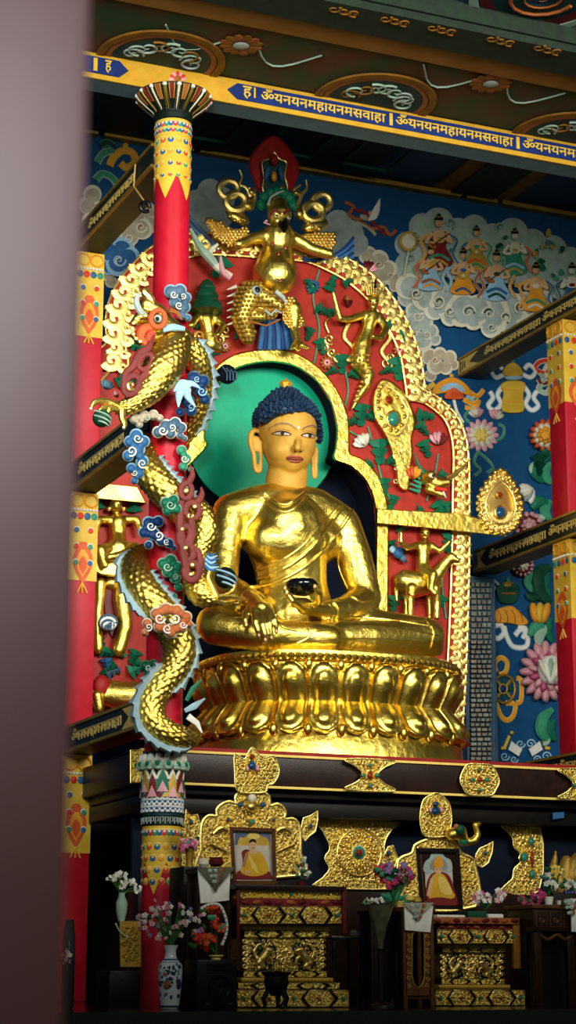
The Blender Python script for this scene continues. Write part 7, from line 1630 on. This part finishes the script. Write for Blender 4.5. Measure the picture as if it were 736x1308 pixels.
r = mural('painted_lotus', 'painted pink lotus with two buds and curling green stem beside the arch', 615, 605); m = MB(YW)
for L_ in ([(612, 575), (606, 590), (614, 600), (606, 608)], [(612, 578), (624, 588), (630, 598), (622, 604)], [(630, 565), (642, 558), (644, 546), (636, 542)], [(600, 540), (594, 532), (600, 524)]): ribbon(m, L_, 1.5, 'green_leaf', 'green_pale')
lotus(m, 615, 556, 22, 'pink', 'cream', 'yellow_pale', 14, .05); bud(m, 609, 532, 10, -1.7, ('cream', 'pink')); bud(m, 632, 534, 10, -1.2, ('pink', 'cream')); m.build('painted_flower', r)
r = mural('painted_ribbon', 'painted red and white ribbon left of the upper right pillar', 692, 500); m = MB(YW)
for L_, c in (([(702, 460), (690, 462), (684, 470), (694, 476), (704, 470)], 'red_bright'), ([(690, 476), (696, 486), (688, 496), (698, 502), (704, 494)], 'green_pale'), ([(700, 466), (696, 476), (706, 482)], 'cream'), ([(688, 484), (692, 490), (702, 488)], 'red_flame')): ribbon(m, L_, 2.8, c, 'cream')
m.build('painted_scarf', r)
# carved peonies in high relief along the right pillar
def peony(label, x, y, r_, cols, lv, Y=YW - .05):
    t = thing('carved_peony', label, 'carved flower', at(x, y + r_, Y)); m = MB(Y)
    for ring in range(4):
        nn = (14, 11, 8, 5)[ring]; q = (.78, .55, .33, .12)[ring]
        for j in range(nn):
            a = 2 * PI * (j + .5 * (ring % 2)) / nn; m.dome(x + r_ * q * math.cos(a), y + r_ * q * math.sin(a), r_ * .3, r_ * (.2 + .02 * ring), .12, a, -.06 * ring, cols[min(ring, len(cols) - 1)], 10, 4)
    m.build('petals', t); m = MB(Y)
    for lx, ly, L_, a, c in lv: leaf(m, lx, ly, L_, a, c, -.02, .42, 3, .14)
    if lv: m.build('leaves', t)
    return t
peony('carved orange and white peony beside the upper right pillar', 697, 556, 20, ('red_orange', 'cream', 'orange'), [(690, 580, 28, 1.6, 'green_dark'), (700, 575, 22, 2.4, 'green')])
def bigleaf(label, x, y, pts, c=('green', 'green_leaf', 'green_pale')):
    t = thing('carved_leaf', label, 'carved leaf', at(x, y, YW)); m = MB(YW, c[0])
    for i, (L_, w) in enumerate(pts): m.tpx([(a, b_, w * math.sin(PI * min(.97, max(.08, k / (len(cr(L_, 5, False)) - 1)))) ** .6) for k, (a, b_) in enumerate(cr(L_, 5, False))], None, -.05, 8, c[i % 3], .5)
    m.build('blade', t); return t
bigleaf('large carved green leaf below the orange peony', 690, 620, [([(704, 580), (690, 590), (684, 604), (694, 616)], 8), ([(704, 592), (696, 604), (704, 618)], 8), ([(690, 588), (680, 598), (684, 608)], 5)])
t = thing('carved_bud', 'carved white bud between green leaves left of the right pillar', 'carved flower', at(681, 640, YW)); m = MB(YW - .05); bud(m, 680, 626, 14, 2.6, ('white', 'cream', 'grey_cloud')); m.build('petals', t)
bigleaf('carved green leaf curling below the white bud', 690, 664, [([(680, 650), (690, 640), (704, 650)], 8), ([(704, 640), (696, 652), (704, 664)], 8), ([(676, 656), (684, 662), (698, 660)], 6)])
peony('carved dusty pink peony tucked above the middle right beam', 676, 672, 18, ('pink', 'red_flame', 'pink'), [])
peony('carved pink peony under the middle right beam', 668, 722, 14, ('pink', 'red_flame', 'cream'), [])
bigleaf('dark carved green leaves under the middle right beam', 690, 770, [([(704, 724), (688, 734), (690, 756), (704, 768)], 11), ([(700, 730), (696, 748), (702, 762)], 7), ([(684, 730), (674, 742), (680, 756)], 6), ([(692, 760), (680, 764), (672, 758)], 5)], ('green_dark', 'green', 'green_leaf'))
t = thing('carved_bud', 'carved orange yellow tulip bud left of the right pillar', 'carved flower', at(690, 798, YW)); m = MB(YW - .05)
for j, (x, a) in enumerate(((683, -1.8), (690, -1.57), (697, -1.3))): m.dome(x, 783, 14, 6, .12, a, -.03 * (j == 1), ('orange', 'yellow', 'orange')[j])
m.build('petals', t)
bigleaf('carved mint green leaves under the orange tulip bud', 690, 830, [([(676, 812), (686, 800), (698, 806)], 8), ([(688, 826), (690, 810), (700, 800)], 8), ([(704, 790), (700, 806), (706, 820)], 6)], ('green_leaf', 'green_pale', 'green'))
t = thing('carved_lotus', 'large carved pink lotus with white heart left of the right pillar', 'carved flower', at(698, 892, YW)); m = MB(YW - .05)
for j in range(16):
    a = 2 * PI * j / 16; m.dome(697 + 23 * math.cos(a), 858 + 29 * math.sin(a), 11, 5.6, .16, a, 0, 'pink', 12, 4)
for j in range(12): a = 2 * PI * j / 12 + .2; m.dome(698 + 15 * math.cos(a), 858 + 19 * math.sin(a), 9, 5, .18, a, -.06, ('pink', 'pink_deep')[j % 2], 12, 4)
m.build('petals', t); m = MB(YW - .2); m.dome(703, 856, 16, 20, .22, 0, 0, 'white', 18, 5)
for j in range(5): m.dome(696 + j * 4, 856 + (j % 2) * 3, 5, 16, .1, .25 * (j - 2), -.16, ('cream', 'white', 'green_pale')[j % 3], 10, 4)
m.build('heart', t)
bigleaf('carved mint green leaf curling at the lower right pillar', 700, 952, [([(706, 906), (694, 918), (692, 934), (702, 948)], 9), ([(708, 920), (702, 932), (710, 946)], 8), ([(696, 936), (700, 946), (694, 952)], 4)], ('green_leaf', 'green', 'green_pale'))
# lower painted emblems
r = mural('painted_vessel', 'dim painted green covered vessel under the middle right beam', 650, 775); m = MB(YW)
m.plate(cr([(634, 756), (636, 748), (650, 744), (662, 748), (664, 756), (658, 770), (640, 770)], 4), .05, 0, 1, 'green_dark'); m.dome(649, 747, 9, 5, .06, 0, 0, 'gold_dark'); m.dome(649, 741, 3, 3.5, .06, 0, 0, 'green_leaf'); m.dome(650, 758, 14, 2, .07, 0, 0, 'rust'); ribbon(m, [(634, 752), (628, 746), (632, 742), (638, 748)], 1.8, 'grey_cloud'); m.build('painted_body', r)
r = mural('painted_conch', 'painted orange shell over white scarves above the pink lotus', 655, 832); m = MB(YW)
m.plate(cr([(632, 782), (640, 776), (654, 774), (664, 782), (675, 794), (668, 799), (650, 796), (634, 795)], 4), .05, 0, 1.2, 'orange')
for i in range(4): ribbon(m, [(636 + i * 9, 779), (640 + i * 9, 788), (638 + i * 10, 796)], .8, 'rust', None, -.05)
for L_ in ([(632, 800), (640, 798), (644, 808), (636, 816), (630, 812)], [(644, 800), (648, 814), (656, 826), (672, 826), (674, 812), (666, 804), (658, 812)], [(662, 800), (672, 804), (668, 816)]): ribbon(m, L_, 3, 'white', 'blue_light')
m.build('painted_shell', r)
r = mural('painted_knot', 'painted green and orange endless knot emblem left of the pink lotus', 648, 922); m = MB(YW)
for i in range(8):
    a = 2 * PI * i / 8; ribbon(m, [(644, 880), (644 + 12 * math.cos(a), 880 + 15 * math.sin(a))], 2.2, ('green_dark', 'gold_dark')[i % 2])
q = ell(644, 880, 14, 18, 0, 20); m.tpx(q + q[:1], 1.8, -.02, 6, 'gold_dark'); m.dome(643, 880, 5, 6, .06, 0, -.02, 'blue_deep'); q = ell(643, 880, 5, 6, 0, 14); m.tpx(q + q[:1], 1, -.05, 6, 'gold_flat')
for L_ in ([(634, 858), (632, 848), (640, 840), (648, 846), (646, 858), (638, 862)], [(634, 898), (640, 914), (648, 920), (656, 914), (658, 900), (646, 898)], [(660, 866), (666, 870), (666, 894), (660, 898)]): ribbon(m, L_, 2.6, 'orange', 'yellow_pale')
m.build('painted_emblem', r)
for i, (x, s, lab) in enumerate(((655, 1, 'left'), (688, -1, 'right'))):
    r = mural('painted_scripture', 'painted white scripture scroll with gold rod, %s of the pair above the throne rail' % lab, x, 970); m = MB(YW)
    m.plate([(x - 2 * s, 946), (x + 13 * s, 957), (x + 8 * s, 967), (x - 6 * s, 958)], .05, 0, .8, 'white'); ribbon(m, [(x - 4 * s, 940), (x - 11 * s, 957)], 2.2, 'yellow'); m.dome(x - 1 * s, 936, 2.6, 2.6, .05, 0, 0, 'yellow'); m.dome(x - 13 * s, 956, 2.6, 2.6, .05, 0, 0, 'yellow')
    for c in ((x - 10 * s, 966, 6), (x + 2 * s, 970, 5), (x + 10 * s, 950, 6)): m.curl(*c, 1.2, 1.4, 0, s, -.01, 'blue_light', .5)
    m.build('painted_scroll', r)
# standing panel of grey tablets right of the arch
a, b2 = at(597, 975, 29.76), at(632, 738, 29.76); z0 = TH - .3
tp = thing('tablet_panel', 'tall blue panel filled with rows of small grey carved tablets right of the arch', 'panel', ((a.x + b2.x) / 2, 29.9, z0))
MB(0).rbox((a.x, 29.76, z0), (b2.x, WALL, b2.z), .02, 'blue_slate').build('panel_board', tp)
m = MB(29.75, 'teal_dark'); m.tpx([(598, 974), (598, 739), (631, 739), (631, 974)], 1.2, 0, 6, 'blue_slate'); m.build('panel_frame', tp)
rnd = random.Random(21); rest = MB(29.755, 'silver_relief'); nt_ = 0; y = 744
while y < 972:
    tall = y < 815; hh_ = 7.4 if tall else 6.2; x = 601.5
    while x < 628:
        w_ = rnd.uniform(5, 9); w_ = min(w_, 629 - x)
        if w_ > 2.5:
            nt_ += 1; m = MB(29.755, 'silver_relief') if nt_ <= 100 else rest
            m.plate([(x, y), (x + w_ - .8, y), (x + w_ - .8, y + hh_ - 1.6), (x, y + hh_ - 1.6)], .05 if tall else .09, 0, .8, rnd.choice(('silver_relief', 'silver_relief', 'grey_cloud', 'tan_cloud' if not tall else 'silver_relief')))
            m.curl(x + w_ * .4, y + hh_ * .4, min(w_, hh_) * .3, .6, 1.2, rnd.random() * 6, 1, -.05 if tall else -.09, 'silver_relief', .8, 5)
            if nt_ <= 100: m.build('tablet', tp)
        x += w_
    y += hh_
if rest.v: rest.build('lower_tablet', tp, kind='stuff')
# ================================================================ light and camera
def area(name, loc, target, sx, sy, power, col=(1, 1, 1), spread=180):
    l = bpy.data.lights.new(name, 'AREA'); l.shape = 'RECTANGLE'; l.size = sx; l.size_y = sy; l.energy = power; l.color = col; l.spread = math.radians(spread)
    o = bpy.data.objects.new(name, l); COL.objects.link(o); o.location = loc
    o.rotation_euler = (V(target) - V(loc)).to_track_quat('-Z', 'Y').to_euler(); return o
area('window_light', (13, 8, 11), (11.5, 27, 7.7), 9, 5, 780, (1, .97, .88), 60)
area('side_window_light', (1, 9, 9), (10.5, 27, 8.6), 5, 5, 420, (.95, 1, .96), 58)
area('pillar_sheen_light', (1.35, 1.1, 2.5), (.86, 3.1, 1.6), 1, 1, 19, (1, .96, .98), 110)  # lamp added out of view, placed to raise a grey sheen on the near pillar
w = bpy.data.worlds.new('World'); SC.world = w; w.use_nodes = True
w.node_tree.nodes['Background'].inputs['Color'].default_value = (.5, .58, .44, 1); w.node_tree.nodes['Background'].inputs['Strength'].default_value = .19
cd = bpy.data.cameras.new('Camera'); co = bpy.data.objects.new('Camera', cd); COL.objects.link(co); SC.camera = co
cd.sensor_fit = 'VERTICAL'; cd.sensor_height = 36; cd.sensor_width = 24; cd.lens = 36 * FPX / 1308; cd.clip_end = 200
Mx = Matrix((( _R.x, _U.x, -_F.x), (_R.y, _U.y, -_F.y), (_R.z, _U.z, -_F.z))); co.matrix_world = Matrix.Translation(CAM) @ Mx.to_4x4()
cd.dof.use_dof = True; cd.dof.focus_distance = 26; cd.dof.aperture_fstop = 2.2
vs = SC.view_settings; vs.view_transform = 'Standard'; vs.look = 'None'; vs.gamma = 1; vs.use_curve_mapping = False; vs.exposure = -.1
SC.display_settings.display_device = 'sRGB'
SC.cycles.max_bounces = 6
